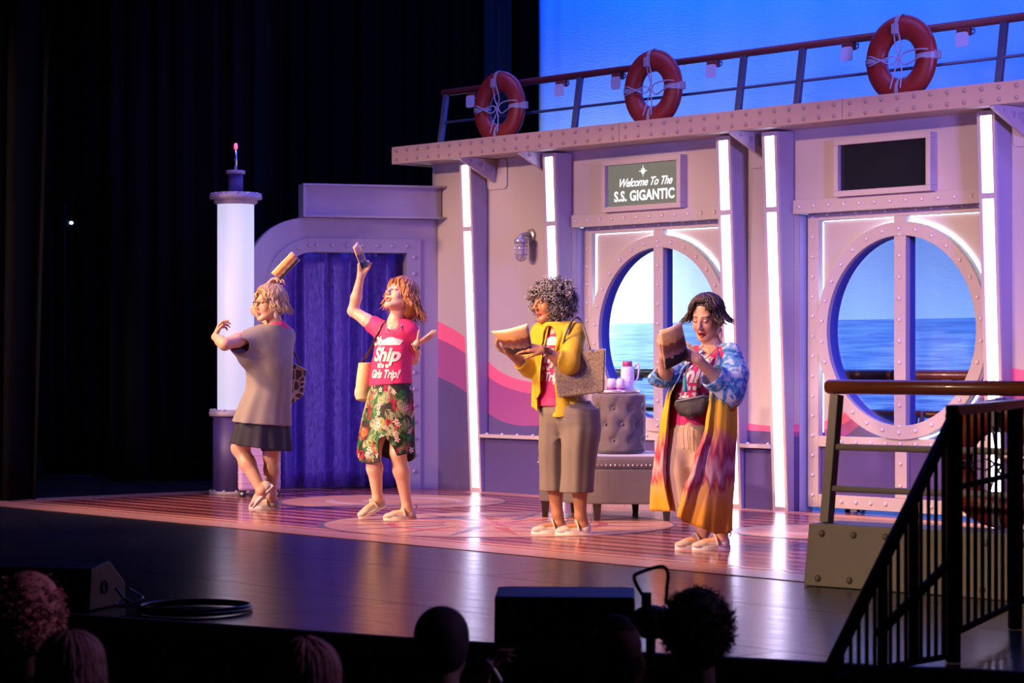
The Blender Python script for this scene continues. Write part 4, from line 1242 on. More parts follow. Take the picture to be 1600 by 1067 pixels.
def smin(a, b, k):
    h = np.maximum(k - np.abs(a - b), 0) / k
    return np.minimum(a, b) - h * h * k * 0.25

def field(prims, lo, hi, h):
    lo = np.array(lo, float); hi = np.array(hi, float)
    n = np.maximum(4, np.ceil((hi - lo) / h).astype(int) + 1)
    ax = [(lo[i] + h * np.arange(n[i])).astype(np.float32) for i in range(3)]
    phi = np.full(n, 1.0, np.float32)
    for p in prims:
        m = p.k + 3 * h
        i0 = np.maximum(0, np.floor((p.lo - m - lo) / h)).astype(int) if p.lo[0] > -1e8 else np.zeros(3, int)
        i1 = np.minimum(n, np.ceil((p.hi + m - lo) / h).astype(int) + 1) if p.hi[0] < 1e8 else n
        if np.any(i1 <= i0): continue
        sl = tuple(slice(a, c) for a, c in zip(i0, i1))
        X = ax[0][sl[0]][:, None, None]; Y = ax[1][sl[1]][None, :, None]; Z = ax[2][sl[2]][None, None, :]
        if isinstance(p, Sub):
            phi[sl] = -smin(-phi[sl], p.p.d(X, Y, Z), p.k)
        elif isinstance(p, Cut):
            dd = (X - p.c[0]) * p.n[0] + (Y - p.c[1]) * p.n[1] + (Z - p.c[2]) * p.n[2]
            phi[sl] = np.maximum(phi[sl], dd)
        else:
            phi[sl] = smin(phi[sl], p.d(X, Y, Z), p.k)
    return phi, lo, n

def nets(phi, lo, h):
    """surface nets -> verts (N,3), quads (M,4)"""
    ins = phi < 0
    nx, ny, nz = phi.shape
    c = [ins[dx:nx - 1 + dx, dy:ny - 1 + dy, dz:nz - 1 + dz] for dx in (0, 1) for dy in (0, 1) for dz in (0, 1)]
    cnt = sum(q.astype(np.int8) for q in c)
    act = (cnt > 0) & (cnt < 8)
    I, J, K = np.nonzero(act)
    if len(I) == 0: return np.zeros((0, 3)), np.zeros((0, 4), int)
    idx = np.full(act.shape, -1, np.int32); idx[I, J, K] = np.arange(len(I))
    corner = np.array([(dx, dy, dz) for dx in (0, 1) for dy in (0, 1) for dz in (0, 1)])
    val = np.stack([phi[I + a, J + b_, K + c_] for a, b_, c_ in corner], 1)
    acc = np.zeros((len(I), 3)); num = np.zeros(len(I))
    for a in range(8):
        for b_ in range(a + 1, 8):
            df = corner[b_] - corner[a]
            if np.abs(df).sum() != 1: continue
            va, vb = val[:, a], val[:, b_]
            m = (va < 0) != (vb < 0)
            t = np.where(m, va / np.where(np.abs(va - vb) < 1e-12, 1, va - vb), 0)
            acc += np.where(m[:, None], corner[a] + t[:, None] * df, 0); num += m
    V = lo + h * (np.stack([I, J, K], 1) + acc / num[:, None])
    Q = []
    for axn in range(3):
        s0 = [slice(1, d_ - 1) for d_ in phi.shape]
        A_ = ins[tuple(slice(0, -1) if i == axn else slice(1, -1) for i in range(3))]
        B_ = ins[tuple(slice(1, None) if i == axn else slice(1, -1) for i in range(3))]
        E = np.argwhere(A_ != B_)
        if len(E) == 0: continue
        flip = A_[tuple(E.T)]
        base = E.copy()
        for i in range(3):
            if i != axn: base[:, i] += 1
        u, v = [i for i in range(3) if i != axn]
        def cell(du, dv):
            q = base.copy(); q[:, u] -= du; q[:, v] -= dv
            return idx[tuple(q.T)]
        q = np.stack([cell(1, 1), cell(0, 1), cell(0, 0), cell(1, 0)], 1)
        if axn == 1: flip = ~flip
        q[~flip] = q[~flip][:, ::-1]
        Q.append(q)
    Q = np.concatenate(Q)
    Q = Q[(Q >= 0).all(1)]
    return V, Q

def bounds(prims, pad=0.03):
    pr = [p for p in prims if not isinstance(p, (Sub, Cut))]
    return np.min([p.lo for p in pr], 0) - pad, np.max([p.hi for p in pr], 0) + pad

def solid(prims, h, lo=None, hi=None, pad=0.03):
    if lo is None: lo, hi = bounds(prims, pad)
    phi, l, n = field(prims, lo, hi, h)
    return nets(phi, l, h)

def npmesh(name, V, Q, m, base=(0, 0, 0), cols=None):
    me = bpy.data.meshes.new(name)
    V = np.asarray(V, np.float32) - np.array(base, np.float32)
    me.vertices.add(len(V)); me.vertices.foreach_set('co', V.ravel())
    nq = len(Q)
    me.loops.add(nq * 4); me.polygons.add(nq)
    me.loops.foreach_set('vertex_index', np.asarray(Q, np.int32).ravel())
    me.polygons.foreach_set('loop_start', np.arange(0, nq * 4, 4, dtype=np.int32))
    me.polygons.foreach_set('use_smooth', np.ones(nq, bool))
    me.update(calc_edges=True)
    me.validate()
    if cols is not None:
        a = me.color_attributes.new('Col', 'FLOAT_COLOR', 'POINT')
        c = np.ones((len(V), 4), np.float32); c[:, :3] = cols
        a.data.foreach_set('color', c.ravel())
    if m is not None: me.materials.append(m)
    return me

def soft(name, prims, h, m, parent=None, base=(0, 0, 0), cols=None):
    V, Q = solid(prims, h)
    me = npmesh(name, V, Q, m, base, cols(V) if cols else None)
    o = bpy.data.objects.new(name, me)
    return link(o, parent)

def vec(*a): return np.array(a, float)
def unit(v): v = np.array(v, float); return v / np.linalg.norm(v)
def frame(fwd, up=(0, 0, 1), roll=0.0):
    """columns: right, forward, up"""
    f = unit(fwd); r = np.cross(f, up); r = unit(r); u = np.cross(r, f)
    if roll:
        c, s = math.cos(roll), math.sin(roll)
        r, u = r * c + u * s, u * c - r * s
    return np.stack([r, f, u], 1)

# ------------------------------------------------------------------ body pieces
def head_prims(c, F, sc=1.0, smile=0.5, mouth_open=0.0, child=False):
    def L(x, y, z): return np.array(c) + F @ (np.array((x, y, z)) * sc)
    P_ = []
    E = lambda p, r, k: P_.append(Ell(L(*p), np.array(r) * sc, F, k * sc))
    Cn = lambda a, b_, ra, rb, k: P_.append(Cone(L(*a), L(*b_), ra * sc, rb * sc, k * sc))
    E((0, -.014, .045), (.073, .092, .080), .02)
    E((0, .022, -.020), (.065, .066, .080), .03)
    for s in (-1, 1):
        Cn((s * .052, -.004, -.045), (s * .020, .060, -.098), .022, .017, .035)
        E((s * .036, .056, -.026), (.024, .022, .024), .025)
        E((s * .074, -.014, -.006), (.009, .019, .031), .008)
    E((0, .070, -.101), (.020, .016, .015), .02)
    Cn((-.036, .070, .031), (.036, .070, .031), .012, .012, .02)
    for s in (-1, 1): P_.append(Sub(Ell(L(s * .031, .097, .008), np.array((.019, .016, .0105)) * sc, F), .012 * sc))
    Cn((0, .084, .020), (0, .108, -.024), .0085, .0115, .014)
    for s in (-1, 1):
        E((s * .0115, .098, -.031), (.0085, .010, .008), .008)
        E((s * .031, .0745, .008), (.0135, .0135, .0125), .003)
    mo = mouth_open
    w = .021 + .006 * smile
    for s in (-1, 1):
        Cn((0, .090, -.060 - .004 * 0), (s * w, .076, -.062 + .006 * smile), .0062, .0042, .006)
        Cn((0, .087, -.072 - .016 * mo), (s * w, .075, -.064 + .006 * smile), .0068, .0042, .006)
    if mo > 0:
        P_.append(Sub(Ell(L(0, .094, -.066 - .007 * mo), np.array((w * .86, .020, .0035 + .0075 * mo)) * sc, F), .003))
        E((0, .071, -.062), (w * .8, .008, .0062), .001)
    return P_

def head_paint(V, c, F, sc, skin, lip, brow, iris, col, smile=0.5, mouth_open=0.0, blush=0.25, eyes='open'):
    q = (V - np.array(c)) @ F / sc
    x, y, z = q[:, 0], q[:, 1], q[:, 2]
    ax = np.abs(x)
    inhead = (np.abs(z) < .16) & (np.abs(y) < .14) & (ax < .09)
    def put(m, k, a=1.0):
        m = m & inhead
        col[m] = col[m] * (1 - a) + np.array(k) * a
    b_ = np.exp(-(((ax - .040) / .02) ** 2 + ((z + .030) / .018) ** 2)) * (y > .03) * inhead * blush
    col[:] = col * (1 - b_[:, None]) + np.array((skin[0] * 1.0, skin[1] * .55, skin[2] * .5)) * b_[:, None]
    w = .021 + .006 * smile
    curve_ = .007 * smile * (ax / w) ** 2
    zl = z - curve_
    put((ax < w + .003) & (zl < -.0545) & (zl > -.077 - .013 * mouth_open) & (y > .074), lip)
    if mouth_open > 0:
        put((ax < w * .86) & (zl < -.058) & (zl > -.073 - .015 * mouth_open) & (y > .04) & (y < .083), (.10, .012, .015))
        put((ax < w * .84) & (zl < -.0565) & (zl > -.0685) & (y > .04) & (y < .0825), (.85, .80, .74))
    put((ax > .012) & (ax < .052) & (np.abs(z - (.036 - ((ax - .034) / .02) ** 2 * .004)) < .0045) & (y > .05), brow, .8)
    e = ((ax - .031) / .0145) ** 2 + ((z - .008) / (.0062 if eyes == 'open' else .0018)) ** 2
    put((e < 1.9) & (y > .06) & (z > .003), (.05, .025, .02), .85)
    if eyes == 'open':
        put((e < .85) & (y > .06), (.62, .56, .54))
        put((((ax - .031) / .0058) ** 2 + ((z - .008) / .0062) ** 2 < 1) & (y > .06), iris)
    return col

def hand_prims(wrist, fwd, palm, side, sc=1.0, curl=(0.5, 0.5, 0.5, 0.5), spread=0.10, thumb=(0.6, 0.3), k=0.010):
    """side = +1/-1: which side of the palm the thumb leaves (along fwd x palm)"""
    f = unit(fwd); pn = np.array(palm, float); pn = unit(pn - f * (pn @ f)); lat = np.cross(f, pn) * side
    P_ = []
    wr = np.array(wrist, float)
    base = wr - f * .01 * sc
    lens = [(.041, .026, .021), (.045, .029, .022), (.042, .027, .021), (.033, .020, .019)]
    tips = []
    for i, off in enumerate((.029, .010, -.009, -.027)):
        kn = wr + (f * (.088 - .004 * abs(i - 1)) + lat * off) * sc
        P_.append(Cone(base + lat * off * .45 * sc, kn, .0145 * sc, .0105 * sc, k * 1.3))
        d = unit(f + lat * (spread * (1.3 - i)))
        p = kn; ang = 0.0
        for j in range(3):
            ang += curl[i] * (1.0, 1.15, .75)[j]
            dd = d * math.cos(ang) + pn * math.sin(ang)
            e = p + dd * lens[i][j] * sc
            P_.append(Cone(p, e, (.0092 - .0008 * j) * sc, (.0086 - .0010 * j) * sc, .004))
            p = e
        tips.append(p)
    t0 = wr + (f * .022 + lat * .026 + pn * .006) * sc
    a, b_ = thumb
    d1 = unit(f * math.cos(a) + lat * math.sin(a) + pn * .35)
    t1 = t0 + d1 * .040 * sc
    d2 = unit(d1 + (f * .5 - lat * .35) * b_ + pn * b_ * .6)
    t2 = t1 + d2 * .032 * sc
    t3 = t2 + unit(d2 + pn * .3 * b_ + f * .2 * b_) * .024 * sc
    P_ += [Cone(base + lat * .012 * sc, t0, .015 * sc, .015 * sc, k * 1.3), Cone(t0, t1, .0145 * sc, .0110 * sc, .009), Cone(t1, t2, .0105 * sc, .0095 * sc, .004), Cone(t2, t3, .0092 * sc, .0072 * sc, .004)]
    return P_

def limb(P_, pts, rs, k=0.03):
    for i in range(len(pts) - 1): P_.append(Cone(pts[i], pts[i + 1], rs[i], rs[i + 1], k))

def body_mesh(name, prims, fine, h, hf, m, parent, base, paint):
    """one continuous skin: coarse everywhere, finer sampling inside the boxes (head, hands)"""
    lo, hi = bounds(prims)
    V, Q = solid(prims, h, lo, hi)
    allV, allQ = [], []
    keep = np.ones(len(Q), bool)
    cen = V[Q].mean(1)
    for (a, b_) in fine:
        ins = ((cen > np.array(a) + h * .3) & (cen < np.array(b_) - h * .3)).all(1)
        keep &= ~ins
    allV.append(V); allQ.append(Q[keep]); off = len(V)
    for (a, b_) in fine:
        v, q = solid(prims, hf, np.array(a) - 3 * hf, np.array(b_) + 3 * hf)
        if len(q) == 0: continue
        c = v[q].mean(1)
        q = q[((c > np.array(a) - hf) & (c < np.array(b_) + hf)).all(1)]
        allV.append(v); allQ.append(q + off); off += len(v)
    V = np.concatenate(allV); Q = np.concatenate(allQ)
    used = np.unique(Q); mp_ = np.full(len(V), -1); mp_[used] = np.arange(len(used))
    V = V[used]; Q = mp_[Q]
    me = npmesh(name, V, Q, m, base, paint(V))
    o = bpy.data.objects.new(name, me)
    return link(o, parent)

def cube(c, r): c = np.array(c); r = np.array(r) if hasattr(r, '__len__') else np.full(3, r); return (c - r, c + r)

m_skin = vcmat('skin', 0.42, 0.4, 0.08)

# ------------------------------------------------------------------ hair
def strands(name, paths, radii, cols, m, parent, base, seg=5):
    """tapered locks joined into one hair mesh"""
    Vs, Fs, Cs = [], [], []; off = 0
    for pts, r, c in zip(paths, radii, cols):
        pts = np.asarray(pts, float); n = len(pts)
        t = np.gradient(pts, axis=0); t /= np.linalg.norm(t, axis=1)[:, None] + 1e-9
        ref = np.array((0.31, 0.52, 0.79))
        u = np.cross(t, ref); u /= np.linalg.norm(u, axis=1)[:, None] + 1e-9
        w = np.cross(t, u)
        prof = np.interp(np.linspace(0, 1, n), [0, .15, .7, 1], [.8, 1, .8, .12]) * r
        a = 2 * PI * np.arange(seg) / seg
        ring = pts[:, None, :] + (u[:, None, :] * np.cos(a)[None, :, None] + w[:, None, :] * np.sin(a)[None, :, None]) * prof[:, None, None]
        Vs.append(ring.reshape(-1, 3))
        i = np.arange(n - 1)[:, None] * seg; j = np.arange(seg)[None, :]; j2 = (j + 1) % seg
        Fs.append(np.stack([i + j, i + j2, i + seg + j2, i + seg + j], -1).reshape(-1, 4) + off)
        Cs.append(np.tile(np.array(c), (n * seg, 1))); off += n * seg
    me = npmesh(name, np.concatenate(Vs), np.concatenate(Fs), m, base, np.concatenate(Cs))
    o = bpy.data.objects.new(name, me)
    return link(o, parent)

m_hair = vcmat('hair', 0.38, 0.5)

def comb_locks(c, F, sc, rnd, n, length_of, R=(.083, .104, .094), cz=.045, jitter=.004, flip=0.0, wave=0.0, lift=.0, crown=(0.0, -.02, 1.0), down=(0, 0, -1), amin=.05, nseg=14, wavef=2.5):
    """locks that leave the crown, follow the skull and then hang; length_of(az) -> (end polar angle, hanging length) or None"""
    paths = []
    cr = unit(crown); ref = unit(np.cross(cr, (0, 1, 0))); fw = np.cross(ref, cr) * -1
    fw = unit(np.array((0, 1, 0)) - cr * cr[1]); rt = np.cross(fw, cr)
    cw = F.T @ np.array(down, float)
    for _ in range(n):
        az = rnd.uniform(-PI, PI)           # 0 = forward, +/-pi = back
        L_ = length_of(az)
        if L_ is None: continue
        a1, hang = L_
        a1 *= rnd.uniform(.93, 1.05); hang *= rnd.uniform(.75, 1.1)
        a0 = rnd.uniform(amin, max(amin + .05, a1 * .7))
        lf = 1 + lift + rnd.uniform(-.02, .045)
        pts = []; ph = rnd.uniform(0, 6.28); az2 = az + rnd.uniform(-.12, .12)
        arc = (a1 - a0) * .09; tot = arc + hang; k = 0
        for i in range(nseg):
            t = i / (nseg - 1); d = t * tot
            if d <= arc or hang <= 0:
                a = a0 + (a1 - a0) * min(1, d / max(1e-6, arc)); z2 = az + (az2 - az) * t
                dr = cr * math.cos(a) + (fw * math.cos(z2) + rt * math.sin(z2)) * math.sin(a)
                p = np.array((0, -.014, cz)) + dr * np.array(R) * lf
                last = p; lastd = dr
            else:
                e = d - arc
                outw = lastd - cw * (lastd @ cw)
                p = last + cw * e + outw * (flip * (e / max(.02, hang)) ** 2 * hang)
            p = p + np.array((math.sin(ph + wavef * 6.28 * t), math.cos(ph + wavef * 5 * t), math.sin(1.7 * ph + wavef * 5 * t))) * wave * t
            pts.append(np.array(c) + F @ (p * sc))
        paths.append(np.array(pts))
    return paths

def hair_cols(rnd, n, a, b_):
    return [np.array(a) * (1 - t) + np.array(b_) * t for t in [rnd.random() for _ in range(n)]]
# ================================================================== PEOPLE
def JJ(D):
    return lambda px, py, dy=0.0: np.array(P(px, py, D + dy))
def ring(J, py, px, hw, hd, yaw=0.0, dy=0.0, D=1.0):
    """section seen at pixel row py, centre px, half-width hw px, half-depth hd metres"""
    c = J(px, py, dy); return (c[2], c[0], c[1], hw * D / FPX, hd, yaw)

m_shoe = mat('beige_knit_shoe', (0.46, 0.40, 0.38), 0.7, var=0.08, scale=60, bump=0.2, bscale=250)
m_sole = mat('white_rubber_sole', (0.75, 0.70, 0.70), 0.5)
_sh = []
def shoe_meshes():
    if _sh: return _sh
    E_, C_ = Ell, Cone
    up = [E_((0, .034, .038), (.032, .035, .050), k=.015), C_((0, .05, .028), (0, .16, .026), .033, .034, .02), E_((0, .190, .025), (.038, .046, .025), k=.02),
          Sub(E_((0, .102, .078), (.027, .056, .040)), .005), Sub(E_((0, .040, .105), (.026, .040, .034)), .005), Cut((0, 0, .014), (0, 0, -1))]
    V, Q = solid(up, .004); _sh.append(npmesh('shoe_upper', V, Q, m_shoe))
    sl = []
    n = 40; out = []
    for i in range(n):
        a = 2 * PI * i / n
        y = .115 - .122 * math.cos(a); w = (.034 + .010 * max(0, math.sin((y - .08) / .16 * PI))) if .02 < y < .23 else .030
        out.append((w * math.sin(a) * 1.05, y))
    mb = MB().prism(out, .024, Matrix.Translation((0, 0, 0.0)))
    me = mb.mesh('sole'); me.materials.append(m_sole); _sh.append(me)
    pts = [(-.036, .085, .028), (-.035, .092, .056), (-.018, .098, .082), (0.0, .10, .089), (.018, .098, .082), (.035, .092, .056), (.036, .085, .028)]
    mb = MB().tube(smoothpath(pts, 5), .012, 8, flat=.35); me = mb.mesh('strap'); me.materials.append(m_shoe); _sh.append(me)
    mb = MB().tube(smoothpath([(0, .002, .075), (0, -.012, .095), (0, .004, .10)], 4), .004, 6); me = mb.mesh('heel_tab'); me.materials.append(m_shoe); _sh.append(me)
    return _sh

def shoe(person, base, heel, toe_dir, pitch=0.0, sc=1.0, roll=0.0):
    """heel: point under the heel; pitch > 0 lifts the heel (rotates toes down)"""
    d = unit((toe_dir[0], toe_dir[1], 0)); up = np.array((0, 0, 1.0))
    f = d * math.cos(pitch) - up * math.sin(pitch); u = up * math.cos(pitch) + d * math.sin(pitch)
    r = np.cross(f, u)
    M = basis(r, f, u, np.array(heel) - np.array(base)) @ Matrix.Rotation(roll, 4, 'Y') @ Matrix.Scale(sc, 4)
    ms = shoe_meshes()
    o = link(bpy.data.objects.new('shoe', ms[0]), person); o.matrix_local = M
    for me, nm in zip(ms[1:], ('sole', 'strap', 'heel_tab')):
        link(bpy.data.objects.new(nm, me), o)
    return np.array(heel), f, u

def foot_prims(heel, f, u, ankle, r=.042):
    heel = np.array(heel)
    return [Cone(ankle, heel + u * .045 + f * .035, r * .9, .030, .02), Cone(heel + u * .055 + f * .06, heel + u * .035 + f * .16, .030, .026, .02), Cone(heel + u * .034 + f * .15, heel + u * .030 + f * .20, .026, .018, .02)]

# ---- garments' prints
m_pinktee = mat('hot_pink_jersey', (0.72, 0.03, 0.16), 0.75, var=0.08, scale=9, bump=0.12, bscale=18)
m_white_print = mat('white_shirt_print', (0.82, 0.76, 0.76), 0.6)
def wrap_lettering(tee, items, origin, right, up, fwd, parent, base, m=m_white_print):
    """flat lettering pressed onto the shirt front"""
    me = tee.data
    bv = BVHTree.FromPolygons([Vector(v.co) + Vector(base) for v in me.vertices], [tuple(p.vertices) for p in me.polygons])
    o_ = Vector(origin); r = Vector(right); u = Vector(up); f = Vector(fwd)
    for it in items:
        if it[0] == 'text':
            _, body, size, x, z, shear, bold, sx = it
            vs, fs = text_mesh(body, size, shear, bold, 'CENTER', sx)
            vs = [(a + x, c + z) for a, c, _q in vs]
        else:
            _, poly = it
            vs = list(poly); fs = [tuple(range(len(poly)))]
        bm = bmesh.new()
        bvs = [bm.verts.new((a, c, 0)) for a, c in vs]
        for q in fs:
            try: bm.faces.new([bvs[i] for i in q])
            except ValueError: pass
        bmesh.ops.triangulate(bm, faces=bm.faces)
        for _ in range(3):
            le = [e for e in bm.edges if e.calc_length() > 0.022]
            if not le: break
            bmesh.ops.subdivide_edges(bm, edges=le, cuts=1)
        bmesh.ops.triangulate(bm, faces=bm.faces)
        bad = []
        for v in bm.verts:
            p = o_ + r * v.co.x + u * v.co.y + f * 0.4
            hit = bv.ray_cast(p, -f, 0.8)
            if hit[0] is None: bad.append(v); continue
            v.co = hit[0] + hit[1].normalized() * 0.0025 * (1 if hit[1].dot(f) > 0 else -1) + f * 0.002 - Vector(base)
        if bad: bmesh.ops.delete(bm, geom=bad, context='VERTS')
        m2 = bpy.data.meshes.new('print_lettering'); bm.to_mesh(m2); bm.free(); m2.materials.append(m)
        link(bpy.data.objects.new('print_lettering', m2), tee)
SLOGAN = [('text', 'Oh', .085, -.075, .085, .2, .004, .9),
          ('poly', [(-.02, .085), (.10, .085), (.115, .118), (.06, .118), (.055, .140), (.02, .140), (.015, .118), (-.02, .118)]),
          ('text', 'Ship', .135, .0, -.025, .35, .005, .85), ('text', "it's a", .045, -.01, -.072, .0, .003, 1.0), ('text', 'Girls Trip!', .080, -.01, -.145, .35, .003, .62)]

def paintfun(skin, heads=()):
    def f(V):
        col = np.tile(np.array(skin, float), (len(V), 1))
        for h in heads: head_paint(V, col=col, skin=skin, **h)
        return np.clip(col, 0, 1)
    return f

# ---- brochures
def brochure_mat():
    m, nt, b = newmat('brochure_cover')
    tc = N(nt, 'ShaderNodeTexCoord')
    sp = N(nt, 'ShaderNodeSeparateXYZ'); nt.links.new(tc.outputs['UV'], sp.inputs[0])
    nz = N(nt, 'ShaderNodeTexNoise'); nz.inputs['Scale'].default_value = 7; nz.inputs['Detail'].default_value = 6
    nt.links.new(tc.outputs['UV'], nz.inputs['Vector'])
    v = math_(nt, 'ADD', sp.outputs[1], math_(nt, 'MULTIPLY', math_(nt, 'SUBTRACT', nz.outputs['Fac'], 0.5), 0.35))
    cr = N(nt, 'ShaderNodeValToRGB'); cr.color_ramp.interpolation = 'LINEAR'
    els = cr.color_ramp.elements
    els[0].position = 0.0; els[0].color = (0.02, 0.015, 0.015, 1)
    els[1].position = 1.0; els[1].color = (0.80, 0.52, 0.26, 1)
    for p_, c_ in ((0.24, (0.025, 0.02, 0.02)), (0.27, (0.30, 0.16, 0.14)), (0.42, (0.16, 0.06, 0.045)), (0.58, (0.24, 0.07, 0.035)), (0.63, (0.66, 0.30, 0.10)), (0.8, (0.78, 0.46, 0.18))):
        e_ = els.new(p_); e_.color = (*c_, 1)
    nt.links.new(v, cr.inputs[0]); nt.links.new(cr.outputs[0], b.inputs['Base Color'])
    b.inputs['Roughness'].default_value = 0.35
    return m
m_bro = brochure_mat(); m_paper = mat('white_paper_edge', (0.85, 0.80, 0.74), 0.5)
def brochure(TL, TR, BR_, BL, label, bend=0.02, fan=0.012, flip=False):
    """two-sheet folded leaflet spanned by four world corners, bowed along its width"""
    TL, TR, BR_, BL = [Vector(p) for p in (TL, TR, BR_, BL)]
    c = (TL + TR + BR_ + BL) / 4
    nrm = (TR - TL).cross(BL - TL).normalized()
    if nrm.y > 0: nrm = -nrm
    t = thing('brochure', c, 0, label, 'brochure', 'travel brochures held by the women')
    for s_, (nm, m, off, grow) in enumerate((('cover', m_bro, 0.0, 1.0), ('inner_page', m_paper, fan, 1.015), ('back_cover', m_bro, fan * 1.8, 1.0))):
        nu, nv = 12, 8; vs = []; fs = []; uv = []
        for j in range(nv + 1):
            for i in range(nu + 1):
                a, b_ = i / nu, j / nv
                p = (TL * (1 - a) + TR * a) * (1 - b_) + (BL * (1 - a) + BR_ * a) * b_
                p = p + nrm * (bend * math.sin(PI * a) - off * (0.15 + a))
                p = c + (p - c) * grow
                vs.append(p - c); uv.append((a, 1 - b_))
        for j in range(nv):
            for i in range(nu): fs.append((j * (nu + 1) + i, j * (nu + 1) + i + 1, (j + 1) * (nu + 1) + i + 1, (j + 1) * (nu + 1) + i))
        o = MB().add(vs, fs, True).build(nm, m, t)
        ul = o.data.uv_layers.new(name='UVMap')
        for lp_ in o.data.loops: ul.data[lp_.index].uv = uv[lp_.vertex_index]
        o.modifiers.new('solid', 'SOLIDIFY').thickness = 0.0012
    return t

# ------------------------------------------------------------------ woman in grey (back to us, brochure raised)
D1 = 17.95; J = JJ(D1)
SK = (0.62, 0.36, 0.26)
base = np.array((P(410, 798, D1).x, D1, 0.0))
F1h = frame((-.84, -.52, .04), roll=0.0); c1 = J(421, 476)
bf1 = unit((-.55, .83, 0)); rt1 = np.array((.83, .55, 0))
prims = []
prims += head_prims(c1, F1h, 1.08, 0.6, 0.8)
nk = J(431, 510, .02)
limb(prims, [c1 + F1h @ vec(0, -.02, -.05), nk, J(426, 530, .0)], [.056, .056, .07], .03)
yaw1 = math.atan2(rt1[1], rt1[0])
prims.append(Loft([ring(J, 512, 424, 20, .07, yaw1, 0, D1), ring(J, 525, 420, 36, .10, yaw1, 0, D1), ring(J, 570, 420, 33, .12, yaw1, 0, D1), ring(J, 610, 418, 32, .12, yaw1, 0, D1), ring(J, 650, 412, 40, .15, yaw1, 0, D1), ring(J, 672, 410, 38, .14, yaw1, 0, D1)], k=.04))
ls, le, lw = J(389, 526, -.10), J(351, 538, -.30), J(336, 526, -.12)
limb(prims, [ls, (ls + le) / 2, le], [.055, .052, .044], .02); limb(prims, [le, le * .6 + lw * .4, lw], [.044, .041, .027], .02)
prims += hand_prims(lw, (.35, .25, .9), (.9, -.2, -.3), -1, 1.0, (.45, .6, .7, .8), .12, (.8, .3))
rs, re_, rw = J(447, 522, .12), J(401, 484, .34), J(416, 449, .20)
limb(prims, [rs, (rs + re_) / 2, re_], [.056, .052, .045], .02); limb(prims, [re_, re_ * .6 + rw * .4, rw], [.044, .041, .028], .02)
prims += hand_prims(rw, (.75, -.1, .62), (.5, -.6, -.6), 1, 1.0, (.55, .55, .6, .65), .05, (.45, .5))
# legs
lh, lk, la = J(400, 650, -.05), J(375, 700, .10), J(409, 768, -.02)
limb(prims, [lh, (lh + lk) / 2, lk], [.095, .083, .066], .04); limb(prims, [lk, lk * .65 + la * .35, la], [.062, .060, .036], .03)
rh, rk, ra = J(424, 650, .08), J(424, 712, .14), J(425, 776, .12)
limb(prims, [rh, (rh + rk) / 2, rk], [.095, .083, .062], .04); limb(prims, [rk, rk * .65 + ra * .35, ra], [.058, .057, .036], .03)
person1 = bpy.data.objects.new('tmp', None)
h1 = J(427, 760, -.03); d1 = unit((-.9, .25, 0))
pz = math.asin(min(.99, max(0, (h1[2] - .012) / .235)))
fp1 = foot_prims(h1, d1 * math.cos(pz) - vec(0, 0, 1) * math.sin(pz), vec(0, 0, 1) * math.cos(pz) + d1 * math.sin(pz), la)
h2 = np.array((P(437, 796, D1 + .12).x, D1 + .12, .003)); d2 = unit((-1, .05, 0))
prims += fp1 + foot_prims(h2, d2, vec(0, 0, 1), ra)
fine = [cube(c1, .17), cube(lw + vec(.02, 0, .06), .11), cube(rw + vec(.05, 0, .05), .11)]
person1 = body_mesh('person', prims, fine, .0065, .0032, m_skin, None, base,
    paintfun(SK, [dict(c=c1, F=F1h, sc=1.08, lip=(.55, .10, .10), brow=(.30, .18, .10), iris=(.08, .10, .12), smile=.6, mouth_open=.8)]))
person1.location = base
tag(person1, 'person in a loose grey top and navy skirt, brochure raised overhead', 'person')
shoe(person1, base, h1, d1, pz); shoe(person1, base, h2, d2)
m_greytop = mat('heather_grey_jersey', (0.235, 0.205, 0.20), 0.85, var=0.10, scale=90, bump=0.10, bscale=14, stretch=(1, 1, .25))
top = [Loft([ring(J, 507, 426, 17, .075, yaw1, 0, D1), ring(J, 516, 420, 40, .11, yaw1, 0, D1), ring(J, 532, 417, 46, .14, yaw1, 0, D1), ring(J, 570, 421, 38, .155, yaw1, 0, D1), ring(J, 605, 421, 37, .155, yaw1, 0, D1), ring(J, 640, 413, 44, .18, yaw1, 0, D1), ring(J, 662, 409, 49, .20, yaw1, 0, D1)], .03, 7, .05, .6, ([J(0, 662)[2], J(0, 600)[2], J(0, 540)[2]], [1, .4, .05]), hem=lambda th: .018 * np.cos(th - 2.6)),
       Cone(J(398, 530, -.08), J(374, 538, -.18), .088, .080, .05), Cone(J(400, 552, -.05), J(386, 560, -.13), .095, .060, .09), Cone(J(444, 524, .08), J(434, 514, .18), .078, .075, .04),
       Sub(Cone(J(378, 540, -.20), J(352, 540, -.30), .058, .066), .006), Sub(Cone(J(425, 500, .0), J(431, 513, .0), .062, .056), .006)]
soft('draped_top', top, .006, m_greytop, person1, base)
m_navy = mat('navy_skirt_cloth', (0.017, 0.016, 0.036), 0.8, var=0.15, bump=0.1, bscale=30)
soft('skirt', [Loft([ring(J, 640, 413, 40, .165, yaw1, 0, D1), ring(J, 662, 410, 45, .18, yaw1, 0, D1), ring(J, 690, 408, 49, .20, yaw1, 0, D1), ring(J, 703, 407, 51, .21, yaw1, 0, D1)], .02, 9, .06, 1.4, ([J(0, 703)[2], J(0, 650)[2]], [1, .2]), hem=lambda th: .030 * np.cos(th - 2.7) + .02)], .006, m_navy, person1, base)
soft('tee_collar', [Cone(J(437, 509, .0), J(447, 515, .03), .040, .034, .02), Cone(J(437, 509, .0), J(428, 510, -.04), .040, .036, .02), Sub(Cone(J(425, 490, .0), J(431, 512, .0), .058, .050), .006)], .005, m_pinktee, person1, base)
rnd = random.Random(21)
